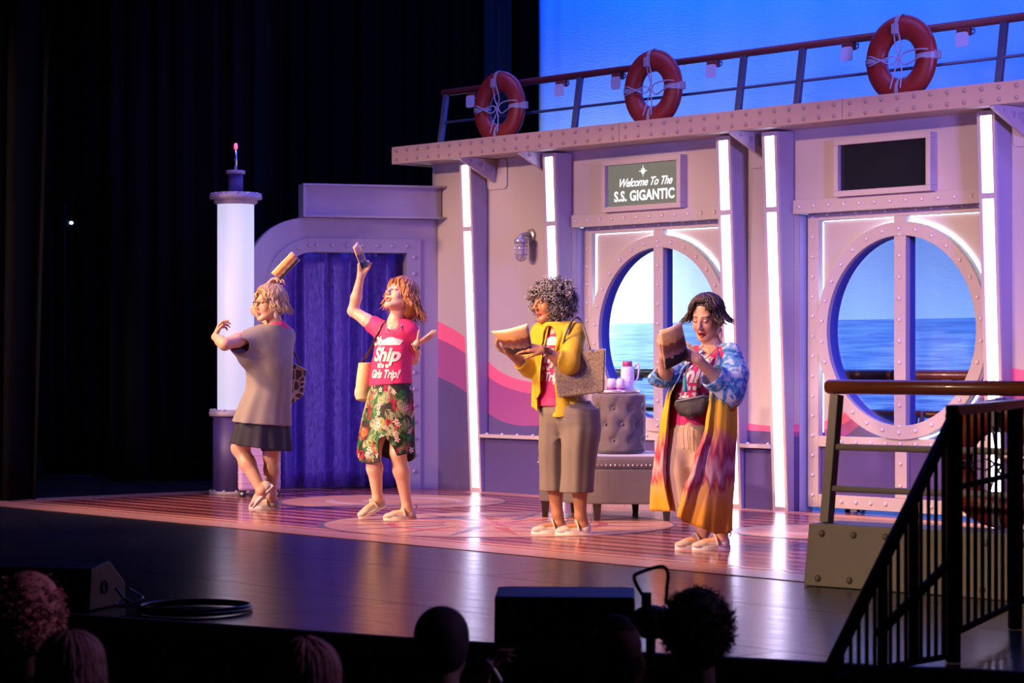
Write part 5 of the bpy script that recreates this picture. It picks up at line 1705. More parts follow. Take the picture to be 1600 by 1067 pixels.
cap = [Ell(c1 + F1h @ vec(0, -.020, .055), (.090, .108, .092), F1h, .02), Ell(c1 + F1h @ vec(0, -.055, -.01), (.082, .072, .085), F1h, .03), Ell(c1 + F1h @ vec(0, .055, .105), (.065, .045, .03), F1h, .02),
       Sub(Ell(c1 + F1h @ vec(0, .095, -.02), (.078, .098, .095), F1h), .01)]
hc = soft('hair', cap, .005, m_hair, person1, base, cols=lambda V: np.tile(np.array((.30, .19, .10)), (len(V), 1)))
lf = lambda az: (1.05, 0.0) if abs(az) < .55 else ((1.5, .03) if abs(az) < 1.1 else (1.75, .085))
pa = comb_locks(c1, F1h, 1.08, rnd, 420, lf, R=(.090, .112, .098), flip=.55, wave=.006, lift=.02)
strands('hair_locks', pa, [rnd.uniform(.0045, .0085) for _ in pa], hair_cols(rnd, len(pa), (.26, .15, .08), (.62, .44, .26)), m_hair, hc, base)
# spectacles and earrings
m_frames = mat('tortoise_frames', (0.05, 0.02, 0.015), 0.25)
gl = thing('spectacles', tuple(c1), 0, 'dark rectangular spectacles on the person in the grey top', 'spectacles')
def G(x, y, z): return Vector(F1h @ (vec(x, y, z) * 1.08))
for s in (-1, 1):
    MB().tube([G(s * .031 + .023 * math.cos(a) * (1 if abs(math.cos(a)) < .8 else .95), .100, .006 + .014 * math.sin(a)) for a in [2 * PI * i / 16 for i in range(16)]], .0028, 6, True).build('lens_rim', m_frames, gl)
    MB().tube([G(s * .054, .098, .012), G(s * .072, .06, .012), G(s * .080, -.005, .008)], .0026, 6).build('temple', m_frames, gl)
MB().tube([G(-.009, .102, .010), G(.009, .102, .010)], .0026, 6).build('bridge', m_frames, gl)
er = thing('earring', tuple(c1 + F1h @ vec(-.078, -.01, -.045)), 0, 'large silvery drop earring on the person in the grey top', 'earring')
er.location = tuple(np.array(P(431.5, 492, D1 - .09)))
MB().ell((0, 0, 0), (.018, .006, .03), 10, 8).build('drop', m_band, er); MB().tube([(0, 0, .03), (0, 0, .055)], .0015, 5).build('hook', m_band, er)
brochure(J(424, 426, .10), J(456, 393, .12), J(468, 406, .10), J(438, 438, .08), 'brochure held overhead by the person in the grey top', .004, .014)
# patterned bag on her far shoulder
m_pat, nt, b = newmat('patterned_bag_cloth')
tc = N(nt, 'ShaderNodeTexCoord'); vo = N(nt, 'ShaderNodeTexVoronoi', feature='DISTANCE_TO_EDGE'); vo.inputs['Scale'].default_value = 17
nt.links.new(tc.outputs['Object'], vo.inputs['Vector'])
nt.links.new(mixc(nt, math_(nt, 'LESS_THAN', vo.outputs['Distance'], .09), (0.035, 0.025, 0.03), (0.42, 0.32, 0.30)), b.inputs['Base Color'])
bc = J(464, 590, .20)
bg = thing('patterned_bag', tuple(bc), 0, 'black patterned shoulder bag behind the person in grey', 'bag')
def Lb(px, py, dy): return np.array(P(px, py, D1 + dy)) - bc
vs = [Lb(446, 560, .10), Lb(479, 578, .16), Lb(474, 618, .18), Lb(452, 634, .12), Lb(446, 560, .26), Lb(479, 578, .28), Lb(474, 618, .30), Lb(452, 634, .26)]
MB().add(vs, [(0, 1, 2, 3), (7, 6, 5, 4), (0, 4, 5, 1), (1, 5, 6, 2), (2, 6, 7, 3), (3, 7, 4, 0)]).build('bag_body', m_pat, bg, bev=.015, seg=3)
MB().tube(smoothpath([Lb(447, 562, .12), Lb(454, 540, .12), Lb(455, 524, .13), Lb(458, 545, .22), Lb(470, 572, .24)], 6), .007, 6).build('strap', m_frames, bg)
MB().tube([Lb(447, 561, .10), Lb(479, 579, .155)], .006, 6).build('zip_trim', m_band, bg)

m_print = vcmat('floral_print_ink', 0.7, 0.2)
def floral_print(skirt, base, axis, z0, z1):
    """leaf fronds and five-petal blossoms laid flat on the skirt cloth"""
    me = skirt.data
    bv = BVHTree.FromPolygons([Vector(v.co) + Vector(base) for v in me.vertices], [tuple(p.vertices) for p in me.polygons])
    rnd = random.Random(77)
    V, F, C = [], [], []
    def lay(poly, th, z, rot, col, off):
        c, s = math.cos(rot), math.sin(rot); pts = []
        for x, y in poly:
            a = th + (x * c - y * s) / .19; zz = z + x * s + y * c
            o = Vector((axis[0] + .6 * math.cos(a), axis[1] + .6 * math.sin(a), zz)); d = Vector((-math.cos(a), -math.sin(a), 0))
            hit = bv.ray_cast(o, d, .58)
            if hit[0] is None: return
            pts.append(hit[0] - d * off - Vector(base))
        b0 = len(V)
        ext = max((p - pts[0]).length for p in pts)
        if ext > .12: return
        V.extend(pts); C.extend([col] * len(pts))
        for i in range(1, len(pts) - 1): F.append((b0, b0 + i, b0 + i + 1, b0 + i + 1))
    def frond(th, z, rot, L, col, n=8, w=.006):
        for i in range(n):
            t = (i + 1) / n; y = L * t
            l = .045 * math.sin(PI * min(1, .25 + .75 * t)) + .012
            for sd_ in (-1, 1):
                ux, uy = sd_ * math.sin(.75), math.cos(.75); px_, py_ = -uy, ux
                lay([(0, y), (ux * l * .5 + px_ * w * .5, y + uy * l * .5 + py_ * w * .5), (ux * l, y + uy * l), (ux * l * .5 - px_ * w * .5, y + uy * l * .5 - py_ * w * .5)], th, z, rot, col, .0022)
    GR = [(.035, .19, .06), (.05, .26, .10), (.34, .42, .24), (.40, .44, .30)]
    for k in range(260):
        th = rnd.uniform(-PI, PI); z = rnd.uniform(z0 - .02, z1)
        q = rnd.random()
        col = rnd.choice(GR) if q < .62 else ((.55, .36, .05) if q < .80 else (.58, .02, .10))
        frond(th, z, rnd.uniform(-PI, PI), rnd.uniform(.05, .10), col, rnd.choice((5, 7)), .008 if q < .62 else .0065)
    for k in range(70):
        th = rnd.uniform(-PI, PI); z = rnd.uniform(z0, z1); R = rnd.uniform(.017, .024); r0 = rnd.uniform(0, 6)
        pc = rnd.choice([(.78, .62, .62), (.75, .50, .52), (.80, .70, .66)])
        for i in range(5):
            a = r0 + 2 * PI * i / 5; cx, cy = R * .6 * math.cos(a), R * .6 * math.sin(a)
            lay([(cx + R * .45 * math.cos(a) * math.cos(t) - R * .27 * math.sin(a) * math.sin(t), cy + R * .45 * math.sin(a) * math.cos(t) + R * .27 * math.cos(a) * math.sin(t)) for t in [2 * PI * j / 7 for j in range(7)]], th, z, 0, pc, .0032)
        lay([(R * .28 * math.cos(t), R * .28 * math.sin(t)) for t in [2 * PI * j / 6 for j in range(6)]], th, z, 0, (.65, .06, .14), .0040)
    mesh = bpy.data.meshes.new('floral_print')
    mesh.from_pydata([tuple(v) for v in V], [], [f[:3] for f in F])
    a = mesh.color_attributes.new('Col', 'FLOAT_COLOR', 'POINT')
    a.data.foreach_set('color', np.concatenate([np.array(C, np.float32), np.ones((len(C), 1), np.float32)], 1).ravel())
    mesh.materials.append(m_print)
    o = link(bpy.data.objects.new('floral_print', mesh), skirt)
    return o

# ------------------------------------------------------------------ woman in floral skirt (arm up, looking up)
D2 = 16.85; J = JJ(D2)
base = np.array((P(612, 814, D2).x, D2, 0.0))
SK2 = (0.68, 0.42, 0.33)
F2h = frame((-.66, -.58, .48), roll=-.10); c2 = J(624, 464)
bf2 = unit((-.40, -.92, 0)); rt2 = np.array((-.92, .40, 0)); yaw2 = math.atan2(-rt2[1], -rt2[0])
prims = head_prims(c2, F2h, 1.05, 1.0, 0.75)
nk = J(618, 503, .02)
limb(prims, [c2 + F2h @ vec(0, -.03, -.05), nk, J(618, 520, .02)], [.054, .053, .07], .03)
prims.append(Loft([ring(J, 507, 618, 18, .06, yaw2, 0, D2), ring(J, 518, 618, 27, .09, yaw2, 0, D2), ring(J, 545, 616, 28, .115, yaw2, 0, D2), ring(J, 580, 612, 29, .105, yaw2, 0, D2), ring(J, 612, 611, 33, .12, yaw2, 0, D2), ring(J, 640, 609, 35, .13, yaw2, 0, D2)], k=.04))
rs, re_, rw = J(595, 516, .05), J(552, 486, .17), J(564, 430, .10)
limb(prims, [rs, (rs + re_) / 2, re_], [.052, .046, .040], .02); limb(prims, [re_, re_ * .62 + rw * .38, rw], [.040, .038, .025], .02)
prims += hand_prims(rw, (.12, -.1, 1.0), (.45, -.85, .05), 1, .95, (.85, .9, .9, .95), .02, (.5, .8))
ls, le, lw = J(641, 518, -.05), J(646, 560, .12), J(652, 537, -.10)
limb(prims, [ls, (ls + le) / 2, le], [.052, .047, .042], .02); limb(prims, [le, le * .62 + lw * .38, lw], [.042, .040, .026], .02)
prims += hand_prims(lw, (.80, -.25, .42), (-.35, .45, .80), 1, .92, (.10, .12, .15, .2), .10, (.9, .1))
rh, rk, ra = J(597, 625, .03), J(583, 706, -.06), J(590, 778, .02)
limb(prims, [rh, (rh + rk) / 2, rk], [.090, .078, .056], .04); limb(prims, [rk, rk * .65 + ra * .35, ra], [.053, .055, .034], .03)
lh, lk, la = J(624, 625, -.02), J(622, 706, -.09), J(636, 790, .02)
limb(prims, [lh, (lh + lk) / 2, lk], [.090, .078, .057], .04); limb(prims, [lk, lk * .65 + la * .35, la], [.054, .056, .034], .03)
h1 = J(603, 791, .06); d1 = unit((-.75, -.5, 0)); pz = math.asin(min(.99, (h1[2] - .012) / .235))
prims += foot_prims(h1, d1 * math.cos(pz) - vec(0, 0, 1) * math.sin(pz), vec(0, 0, 1) * math.cos(pz) + d1 * math.sin(pz), ra)
h2 = np.array((P(649, 810, D2).x, D2 + .04, .003)); d2 = unit((-.92, -.28, 0))
prims += foot_prims(h2, d2, vec(0, 0, 1), la)
fine = [cube(c2, .17), cube(rw + vec(.01, 0, .08), .11), cube(lw + vec(.04, 0, .06), .11)]
person2 = body_mesh('person', prims, fine, .0065, .0032, m_skin, None, base,
    paintfun(SK2, [dict(c=c2, F=F2h, sc=1.05, lip=(.60, .08, .08), brow=(.25, .12, .07), iris=(.06, .08, .08), smile=1.0, mouth_open=.75)]))
person2.location = base
tag(person2, 'person in a pink slogan tee and floral skirt looking up with one arm raised', 'person')
shoe(person2, base, h1, d1, pz); shoe(person2, base, h2, d2)
tee = [Loft([ring(J, 506, 618, 20, .070, yaw2, 0, D2), ring(J, 517, 618, 31, .105, yaw2, 0, D2), ring(J, 545, 616, 31.5, .135, yaw2, 0, D2), ring(J, 575, 612, 33, .128, yaw2, 0, D2), ring(J, 601, 611, 35, .135, yaw2, 0, D2)], .03, 7, .02, .9, hem=lambda th: .012 * np.cos(th)),
       Cone(J(598, 517, .04), J(584, 508, .10), .070, .066, .04), Cone(J(634, 518, -.03), J(643, 541, .03), .076, .070, .05), Cone(J(630, 512, -.02), J(640, 518, -.03), .06, .06, .04),
       Sub(Ell(J(611, 503, -.10), (.055, .11, .055)), .008), Sub(Ell(J(608, 514, -.14), (.030, .06, .05)), .008), Sub(Cone(J(574, 502, .13), J(560, 492, .17), .058, .06), .005), Sub(Cone(J(647, 548, .06), J(648, 560, .10), .056, .06), .005)]
t2 = soft('tee_shirt', tee, .0055, m_pinktee, person2, base)
wrap_lettering(t2, SLOGAN, J(603, 558, -.1), (.84, -.54, 0), (0, 0, 1), (-.54, -.84, 0), person2, base)
m_floral, nt, b = newmat('tropical_floral_cloth')
tc = N(nt, 'ShaderNodeTexCoord')
def blob(scale, thr, rot, stretch, seed):
    mp = N(nt, 'ShaderNodeMapping'); mp.inputs['Rotation'].default_value = rot; mp.inputs['Scale'].default_value = stretch; mp.inputs['Location'].default_value = (seed, seed * .7, seed * 1.3)
    nt.links.new(tc.outputs['Object'], mp.inputs[0])
    nz = N(nt, 'ShaderNodeTexNoise'); nz.inputs['Scale'].default_value = scale; nz.inputs['Detail'].default_value = 1.5; nz.inputs['Distortion'].default_value = .8
    nt.links.new(mp.outputs[0], nz.inputs['Vector'])
    return math_(nt, 'GREATER_THAN', nz.outputs['Fac'], thr)
colr = (0.012, 0.010, 0.012)
colr = mixc(nt, blob(30, .60, (.4, .9, .5), (1, 1, .35), 1.0), colr, (0.02, 0.075, 0.03))
nt.links.new(colr, b.inputs['Base Color']); b.inputs['Roughness'].default_value = .7
rs_ = [(596, 611, 33, .125), (620, 610, 37, .14), (650, 607, 42, .155), (685, 604, 46, .165), (722, 603, 48, .17)]
def sk(k): return [ring(J, y, x, hw * k, hd * k, yaw2, 0, D2) for y, x, hw, hd in rs_]
zb = J(0, 722)[2]
skirt = [Loft(sk(1.0), .02, 8, .035, .3, ([zb, zb + .3], [1, .2]), hem=lambda th: .03 + .035 * np.cos(th * 2 + .6)),
         Sub(Loft([(z - .07 if i == 0 else (z - .03), a, b_, c - .011, d_ - .011, e) for i, (z, a, b_, c, d_, e) in enumerate(sk(1.0))], .01, 8, .035, .3, ([zb, zb + .3], [1, .2])), .003),
         Sub(Ell(J(608, 726, -.2), (.062, .25, .20), np.array(Matrix.Rotation(-.30, 3, 'Y') @ Matrix.Rotation(-.2, 3, 'Z'))), .004)]
fs_ = soft('floral_skirt', skirt, .005, m_floral, person2, base)
floral_print(fs_, base, J(606, 650)[:2], zb, J(0, 600)[2])
rnd = random.Random(31)
ACOL = ((.28, .085, .03), (.62, .27, .09))
cap = [Ell(c2 + F2h @ vec(0, -.024, .05), (.086, .104, .092), F2h, .02), Ell(J(640, 482, .03), (.075, .085, .085), None, .04),
       Sub(Ell(c2 + F2h @ vec(0, .092, -.018), (.068, .098, .098), F2h), .01)]
hc = soft('hair', cap, .005, m_hair, person2, base, cols=lambda V: np.tile(np.array(ACOL[0]), (len(V), 1)))
lf = lambda az: None if abs(az) < .30 else ((1.25, .10) if abs(az) < .9 else ((1.5, .13) if abs(az) < 1.7 else (1.75, .14)))
pa = comb_locks(c2, F2h, 1.05, rnd, 480, lf, R=(.092, .110, .098), flip=.45, wave=.014, lift=.03, wavef=1.3, nseg=18)
strands('hair_locks', pa, [rnd.uniform(.005, .009) for _ in pa], hair_cols(rnd, len(pa), *ACOL), m_hair, hc, base)
# chain, bracelet
nl = thing('necklace', tuple(J(617, 512, -.1)), 0, 'chunky chain necklace on the person in the floral skirt', 'necklace')
n0 = J(617, 512, -.1)
m_chain = mat('dark_silver_chain', (0.35, 0.30, 0.28), 0.3, metal=.8)
cp = smoothpath([Vector(J(x, y, d_) - n0) for x, y, d_ in ((633, 503, -.06), (627, 510, -.115), (617, 517, -.155), (608, 521, -.165), (604, 514, -.13), (604, 506, -.08))], 5)
for i in range(0, len(cp) - 1): MB().tube([cp[i], (cp[i] + cp[i + 1]) / 2, cp[i + 1]], [.0035, .0055, .0035], 6).build('chain_link', m_chain, nl)
br_ = thing('bracelet', tuple(lw), 0, 'beaded bracelet on the open hand beside the booth trim', 'bracelet')
ff = unit(vec(.42, -.25, .75)); e1 = unit(np.cross(ff, (0, 0, 1))); e2 = np.cross(ff, e1)
for i in range(14):
    a = 2 * PI * i / 14; MB().ell(tuple((e1 * math.cos(a) + e2 * math.sin(a)) * .031 - ff * .02), (.0085,) * 3, 8, 6).build('bead', m_chain, br_)
brochure(J(552, 386, -.05), J(560, 377, .03), J(576, 414, .03), J(565, 421, -.05), 'rolled brochure held up in front of the purple curtain', .012, .012)
# cream straw bag
m_straw = mat('cream_straw', (0.62, 0.50, 0.33), 0.8, var=0.15, scale=50, bump=0.4, bscale=120)
bc = J(573, 597, .16)
bg = thing('straw_bag', tuple(bc), 0, 'cream straw shoulder bag hanging behind the floral skirt', 'bag')
bag = [Loft([(J(0, y)[2], J(x, y, .16)[0], D2 + .16, hw * D2 / FPX, hd, -.4) for y, x, hw, hd in ((566, 574, 13, .075), (590, 572, 14, .085), (612, 570, 14, .085), (624, 571, 12, .075))], .02), Cone(J(566, 616, .16), J(578, 618, .16), .05, .05, .03),
       Sub(Loft([(J(0, y)[2], J(x, y, .16)[0], D2 + .16, (hw - 1.8) * D2 / FPX, hd - .008, -.4) for y, x, hw, hd in ((560, 574, 13, .075), (590, 572, 14, .085))], .01), .003)]
soft('bag_body', bag, .005, m_straw, bg, bc)
MB().tube(smoothpath([Vector(J(x, y, d_) - bc) for x, y, d_ in ((565, 567, .16), (578, 548, .05), (588, 526, -.04), (598, 508, -.03), (604, 504, .03), (600, 515, .15), (590, 545, .19), (581, 566, .18))], 6), .010, 6).build('strap', m_frames, bg)

# ------------------------------------------------------------------ woman in mustard jacket
D3 = 15.45; J = JJ(D3)
base = np.array((P(885, 834, D3).x, D3, 0.0))
SK3 = (0.36, 0.165, 0.085)
F3h = frame((-.86, -.50, -.05)); c3 = J(858, 474)
bf3 = unit((-.60, -.80, 0)); yaw3 = math.atan2(-.6, .8)
prims = head_prims(c3, F3h, 1.05, .9, 0.35)
nk = J(868, 506, .02)
limb(prims, [c3 + F3h @ vec(0, -.02, -.05), nk, J(871, 522, .02)], [.052, .054, .07], .03)
prims.append(Loft([ring(J, 509, 870, 18, .06, yaw3, 0, D3), ring(J, 520, 871, 30, .09, yaw3, 0, D3), ring(J, 550, 872, 31, .12, yaw3, 0, D3), ring(J, 590, 871, 31, .115, yaw3, 0, D3), ring(J, 630, 884, 36, .13, yaw3, 0, D3), ring(J, 665, 888, 38, .14, yaw3, 0, D3)], k=.04))
ls, le, lw = J(899, 516, -.10), J(889, 570, -.26), J(847, 546, -.33)
limb(prims, [ls, (ls + le) / 2, le], [.055, .050, .042], .02); limb(prims, [le, le * .62 + lw * .38, lw], [.043, .040, .026], .02)
prims += hand_prims(lw, (-1.0, -.12, .14), (-.2, .75, -.6), 1, .98, (.30, .30, .32, .36), .03, (.5, .5))
rs, re_, rw = J(844, 518, .10), J(827, 574, -.02), J(798, 553, -.20)
limb(prims, [rs, (rs + re_) / 2, re_], [.055, .050, .042], .02); limb(prims, [re_, re_ * .62 + rw * .38, rw], [.042, .039, .026], .02)
prims += hand_prims(rw, (-.88, -.2, .40), (.35, -.2, .85), -1, .98, (.55, .6, .65, .7), .05, (.7, .5))
rh, rk, ra = J(872, 655, .04), J(865, 735, .06), J(871, 803, .07)
limb(prims, [rh, (rh + rk) / 2, rk], [.070, .064, .054], .04); limb(prims, [rk, rk * .65 + ra * .35, ra], [.052, .055, .036], .03)
lh, lk, la = J(906, 655, -.04), J(905, 735, -.07), J(907, 805, -.02)
limb(prims, [lh, (lh + lk) / 2, lk], [.070, .064, .054], .04); limb(prims, [lk, lk * .65 + la * .35, la], [.052, .055, .036], .03)
h1 = np.array((P(886, 828, D3).x, D3 + .08, .003)); d1 = unit((-.97, -.16, 0))
h2 = np.array((P(923, 832, D3).x, D3 - .0, .003)); d2 = unit((-.97, -.18, 0))
prims += foot_prims(h1, d1, vec(0, 0, 1), ra) + foot_prims(h2, d2, vec(0, 0, 1), la)
fine = [cube(c3, .17), cube(lw + vec(-.08, 0, .0), .11), cube(rw + vec(-.07, 0, .03), .11)]
person3 = body_mesh('person', prims, fine, .0065, .0032, m_skin, None, base,
    paintfun(SK3, [dict(c=c3, F=F3h, sc=1.05, lip=(.38, .07, .06), brow=(.07, .04, .03), iris=(.03, .02, .02), smile=.9, mouth_open=.35)]))
person3.location = base
tag(person3, 'person with grey curls in a mustard jacket reading a brochure', 'person')
shoe(person3, base, h1, d1); shoe(person3, base, h2, d2)
tee = [Loft([ring(J, 510, 869, 20, .065, yaw3, 0, D3), ring(J, 522, 870, 30, .105, yaw3, 0, D3), ring(J, 550, 870, 32, .135, yaw3, 0, D3), ring(J, 590, 869, 32, .13, yaw3, 0, D3), ring(J, 634, 876, 36, .145, yaw3, 0, D3)], .03, 7, .02, .4),
       Sub(Ell(J(860, 508, -.10), (.05, .09, .06)), .008), Sub(Ell(J(857, 520, -.13), (.025, .06, .05)), .008)]
t3 = soft('tee_shirt', tee, .0055, m_pinktee, person3, base)
wrap_lettering(t3, SLOGAN, J(853, 560, -.1), (.80, -.60, 0), (0, 0, 1), (-.60, -.80, 0), person3, base)
m_must = mat('mustard_knit', (0.50, 0.33, 0.012), 0.75, var=0.10, scale=12, bump=0.15, bscale=25, stretch=(1, 1, .4))
def jr(e):
    return [ring(J, y, x, hw - e * 239, hd - e, yaw3, 0, D3) for y, x, hw, hd in ((503, 870, 22, .085), (514, 871, 35, .125), (540, 873, 38, .16), (575, 873, 39, .165), (605, 871, 40, .165), (648, 872, 42, .17))]
def jhem(th): return .055 + .05 * np.cos(th * 1.0 + 2.4)
front = lambda px, py, w_, h_, dpt=.2: Sub(Ell(J(px, py, -.26), (w_, dpt, h_)), .012)
jac = [Loft(jr(0), .02, 7, .02, .2, None, hem=lambda th: .02 + .035 * np.sin(th * 2 + .5)),
       Cone(J(898, 520, -.09), J(893, 545, -.19), .075, .068, .04), Cone(J(893, 545, -.19), J(889, 568, -.26), .068, .066, .03), Cone(J(889, 569, -.26), J(872, 560, -.295), .064, .056, .03),
       Cone(J(846, 520, .09), J(836, 550, .03), .072, .066, .04), Cone(J(836, 550, .03), J(827, 574, -.02), .064, .060, .03), Cone(J(827, 575, -.02), J(815, 567, -.10), .060, .052, .03),
       Sub(Loft([(z - .02 if i < 2 else z + .02, a, b_, c, d_, e) for i, (z, a, b_, c, d_, e) in enumerate(jr(.012))][:], .01), .004),
       Sub(Cone(J(868, 558, -.30), J(855, 551, -.33), .049, .052), .004), Sub(Cone(J(812, 565, -.11), J(800, 556, -.18), .046, .05), .004),
       front(858, 522, .058, .13), front(854, 570, .070, .24), front(851, 628, .080, .25),
       Sub(Cone(J(868, 492, .0), J(868, 508, .0), .065, .060), .01)]
jk = soft('jacket', jac, .0055, m_must, person3, base)
# folded lapels and hanging front tails
def strip(name, L_, R_, m, parent, base, n=14, th=.006, wav=.0):
    L_ = smoothpath([Vector(p) for p in L_], n); R_ = smoothpath([Vector(p) for p in R_], n)
    vs = []; k = min(len(L_), len(R_)); mm = 6
    for i in range(k):
        for j in range(mm + 1):
            t = j / mm; q = L_[i] * (1 - t) + R_[i] * t
            vs.append(q + Vector((0, -1, 0)) * (wav * math.sin(PI * t * 1.0 + i * .12)) - Vector(base))
    fs = [(i * (mm + 1) + j, i * (mm + 1) + j + 1, (i + 1) * (mm + 1) + j + 1, (i + 1) * (mm + 1) + j) for i in range(k - 1) for j in range(mm)]
    o = MB().add(vs, fs, True).build(name, m, parent)
    o.modifiers.new('solid', 'SOLIDIFY').thickness = th
    return o
strip('lapel', [J(877, 503, -.06), J(873, 525, -.15), J(868, 560, -.19), J(868, 600, -.13), J(886, 642, -.15)], [J(888, 505, -.06), J(888, 528, -.17), J(882, 560, -.18), J(886, 600, -.12), J(912, 632, -.13)], m_must, jk, base, wav=.02)
strip('lapel', [J(850, 508, -.02), J(842, 530, -.02), J(836, 565, -.06), J(835, 595, -.07), J(837, 624, -.08)], [J(858, 506, -.07), J(853, 528, -.12), J(845, 565, -.15), J(843, 595, -.15), J(846, 612, -.14)], m_must, jk, base, wav=.015)
m_trou = mat('grey_taupe_knit', (0.155, 0.125, 0.11), 0.85, var=0.10, scale=70, bump=0.10, bscale=10, stretch=(1, 1, .2))
tro = [Loft([ring(J, 640, 874, 26, .13, yaw3, .03, D3), ring(J, 670, 870, 25, .14, yaw3, .04, D3), ring(J, 700, 867, 23, .13, yaw3, .04, D3), ring(J, 740, 866, 21.5, .11, yaw3, .04, D3), ring(J, 766, 866, 22, .11, yaw3, .04, D3)], .03, 6, .03, .5),
       Loft([ring(J, 640, 906, 28, .14, yaw3, -.04, D3), ring(J, 670, 909, 28, .15, yaw3, -.06, D3), ring(J, 700, 906, 26, .14, yaw3, -.08, D3), ring(J, 740, 903, 25, .12, yaw3, -.09, D3), ring(J, 769, 901, 26, .12, yaw3, -.09, D3)], .006, 6, .035, 1.2),
       Loft([ring(J, 626, 886, 38, .145, yaw3, 0, D3), ring(J, 645, 888, 45, .165, yaw3, 0, D3), ring(J, 660, 889, 42, .15, yaw3, 0, D3), ring(J, 680, 888, 24, .09, yaw3, 0, D3)], .06)]
soft('cropped_trousers', tro, .006, m_trou, person3, base)
# curls
rnd = random.Random(41)
hcen = J(866, 466, .01)
cap = [Ell(c3 + F3h @ vec(0, -.03, .05), (.105, .115, .100), F3h, .02), Ell(c3 + F3h @ vec(0, -.06, -.02), (.105, .085, .095), F3h, .03), Sub(Ell(c3 + F3h @ vec(0, .10, -.03), (.072, .105, .100), F3h), .01)]
hc = soft('hair', cap, .006, m_hair, person3, base, cols=lambda V: np.tile(np.array((.035, .028, .028)), (len(V), 1)))
pa = []; co = []
cnt = 0
while cnt < 1150:
    v = unit([rnd.gauss(0, 1) for _ in range(3)])
    q = v * np.array((.148, .150, .140)) * rnd.uniform(.72, 1.0) + vec(0, -.03, .028)
    if q[1] > .035 and q[2] < .055 and abs(q[0]) < .078: continue
    if q[2] < -.13: continue
    p0 = c3 + F3h @ q; cnt += 1
    dr = unit((F3h @ v) * .5 + vec(rnd.gauss(0, .4), rnd.gauss(0, .4), -.55 + rnd.gauss(0, .3)))
    a_ = unit(np.cross(dr, (.3, .5, .8))); b2_ = np.cross(dr, a_)
    L_ = rnd.uniform(.03, .065); rr = rnd.uniform(.006, .011); turns = rnd.uniform(1.5, 2.6); ph = rnd.uniform(0, 6.28)
    tt = np.linspace(0, 1, 15)
    pa.append(p0[None, :] + dr[None, :] * (tt * L_)[:, None] + (a_[None, :] * np.cos(ph + tt * turns * 6.28)[:, None] + b2_[None, :] * np.sin(ph + tt * turns * 6.28)[:, None]) * rr)
    t_ = rnd.random() ** 1.3
    co.append(np.array((.03, .025, .027)) * (1 - t_) + np.array((.46, .42, .44)) * t_)
strands('curls', pa, [rnd.uniform(.0026, .0042) for _ in pa], co, m_hair, hc, base, seg=4)
brochure(J(768, 518, -.36), J(824, 508, -.42), J(832, 552, -.34), J(796, 551, -.30), 'open brochure in the hands of the person in the mustard jacket', .022, .014)
# watch
wt = thing('wristwatch', tuple(lw), 0, 'black square smartwatch on the wrist below the mustard sleeve', 'watch')
fw = unit(lw - le); e1 = unit(np.cross(fw, (0, 0, 1))); e2 = np.cross(fw, e1)
MB().tube([tuple((e1 * math.cos(2 * PI * i / 20) + e2 * math.sin(2 * PI * i / 20)) * .031 - fw * .028) for i in range(20)], .008, 6, True).build('band', mat('rose_watch_band', (0.45, 0.28, 0.24), 0.5), wt)
Rw = Matrix(((1, 0, 0), (0, 1, 0), (0, 0, 1)))
MB().box(tuple(-fw * .028 + vec(.004, -.036, .006)), (.034, .012, .040)).build('watch_case', m_frames, wt, bev=.004)
# tote bag
m_croc, nt, b = newmat('embossed_taupe_leather')
tc = N(nt, 'ShaderNodeTexCoord'); mp = N(nt, 'ShaderNodeMapping'); mp.inputs['Scale'].default_value = (1.0, 1.0, .45)
nt.links.new(tc.outputs['Object'], mp.inputs[0])
vo = N(nt, 'ShaderNodeTexVoronoi', feature='DISTANCE_TO_EDGE'); vo.inputs['Scale'].default_value = 85; nt.links.new(mp.outputs[0], vo.inputs['Vector'])
cr = N(nt, 'ShaderNodeValToRGB'); cr.color_ramp.elements[0].color = (.11, .08, .06, 1); cr.color_ramp.elements[1].color = (.24, .185, .145, 1); cr.color_ramp.elements[1].position = .12
nt.links.new(vo.outputs['Distance'], cr.inputs[0]); nt.links.new(cr.outputs[0], b.inputs['Base Color'])
b.inputs['Roughness'].default_value = .2; b.inputs['Coat Weight'].default_value = .5
bp = N(nt, 'ShaderNodeBump'); bp.inputs['Strength'].default_value = .10; bp.inputs['Distance'].default_value = .01; nt.links.new(vo.outputs['Distance'], bp.inputs['Height']); nt.links.new(bp.outputs[0], b.inputs['Normal'])
TD = D3 - .19
bc = np.array(P(905, 585, TD))
bg = thing('tote_bag', tuple(bc), 0, 'glossy taupe embossed leather tote bag on the arm of the person in mustard', 'bag')
def Lt(px, py, dy=0): return np.array(P(px, py, TD + dy)) - bc
fr_ = [Lt(860, 552, .0), Lt(946, 545, -.08), Lt(944, 613, -.08), Lt(871, 622, -.03)]
bk_ = [Lt(868, 550, .09), Lt(947, 544, .03), Lt(945, 611, .03), Lt(880, 619, .07)]
MB().add(fr_ + bk_, [(0, 1, 2, 3), (7, 6, 5, 4), (0, 4, 5, 1), (1, 5, 6, 2), (2, 6, 7, 3), (3, 7, 4, 0)]).build('bag_body', m_croc, bg, bev=.014, seg=3)
for dx, dy in ((0, -.06), (8, .05)):
    MB().tube(smoothpath([Lt(878 + dx, 552, dy * .4), Lt(884 + dx * .5, 522, dy * .4 - .02), Lt(896, 498, .03 + dy * .6), Lt(908, 502, .06 + dy * .5), Lt(922, 546, dy * .5 - .04)], 8), .0075, 6).build('strap', mat('taupe_strap_leather', (.10, .07, .05), .4), bg)

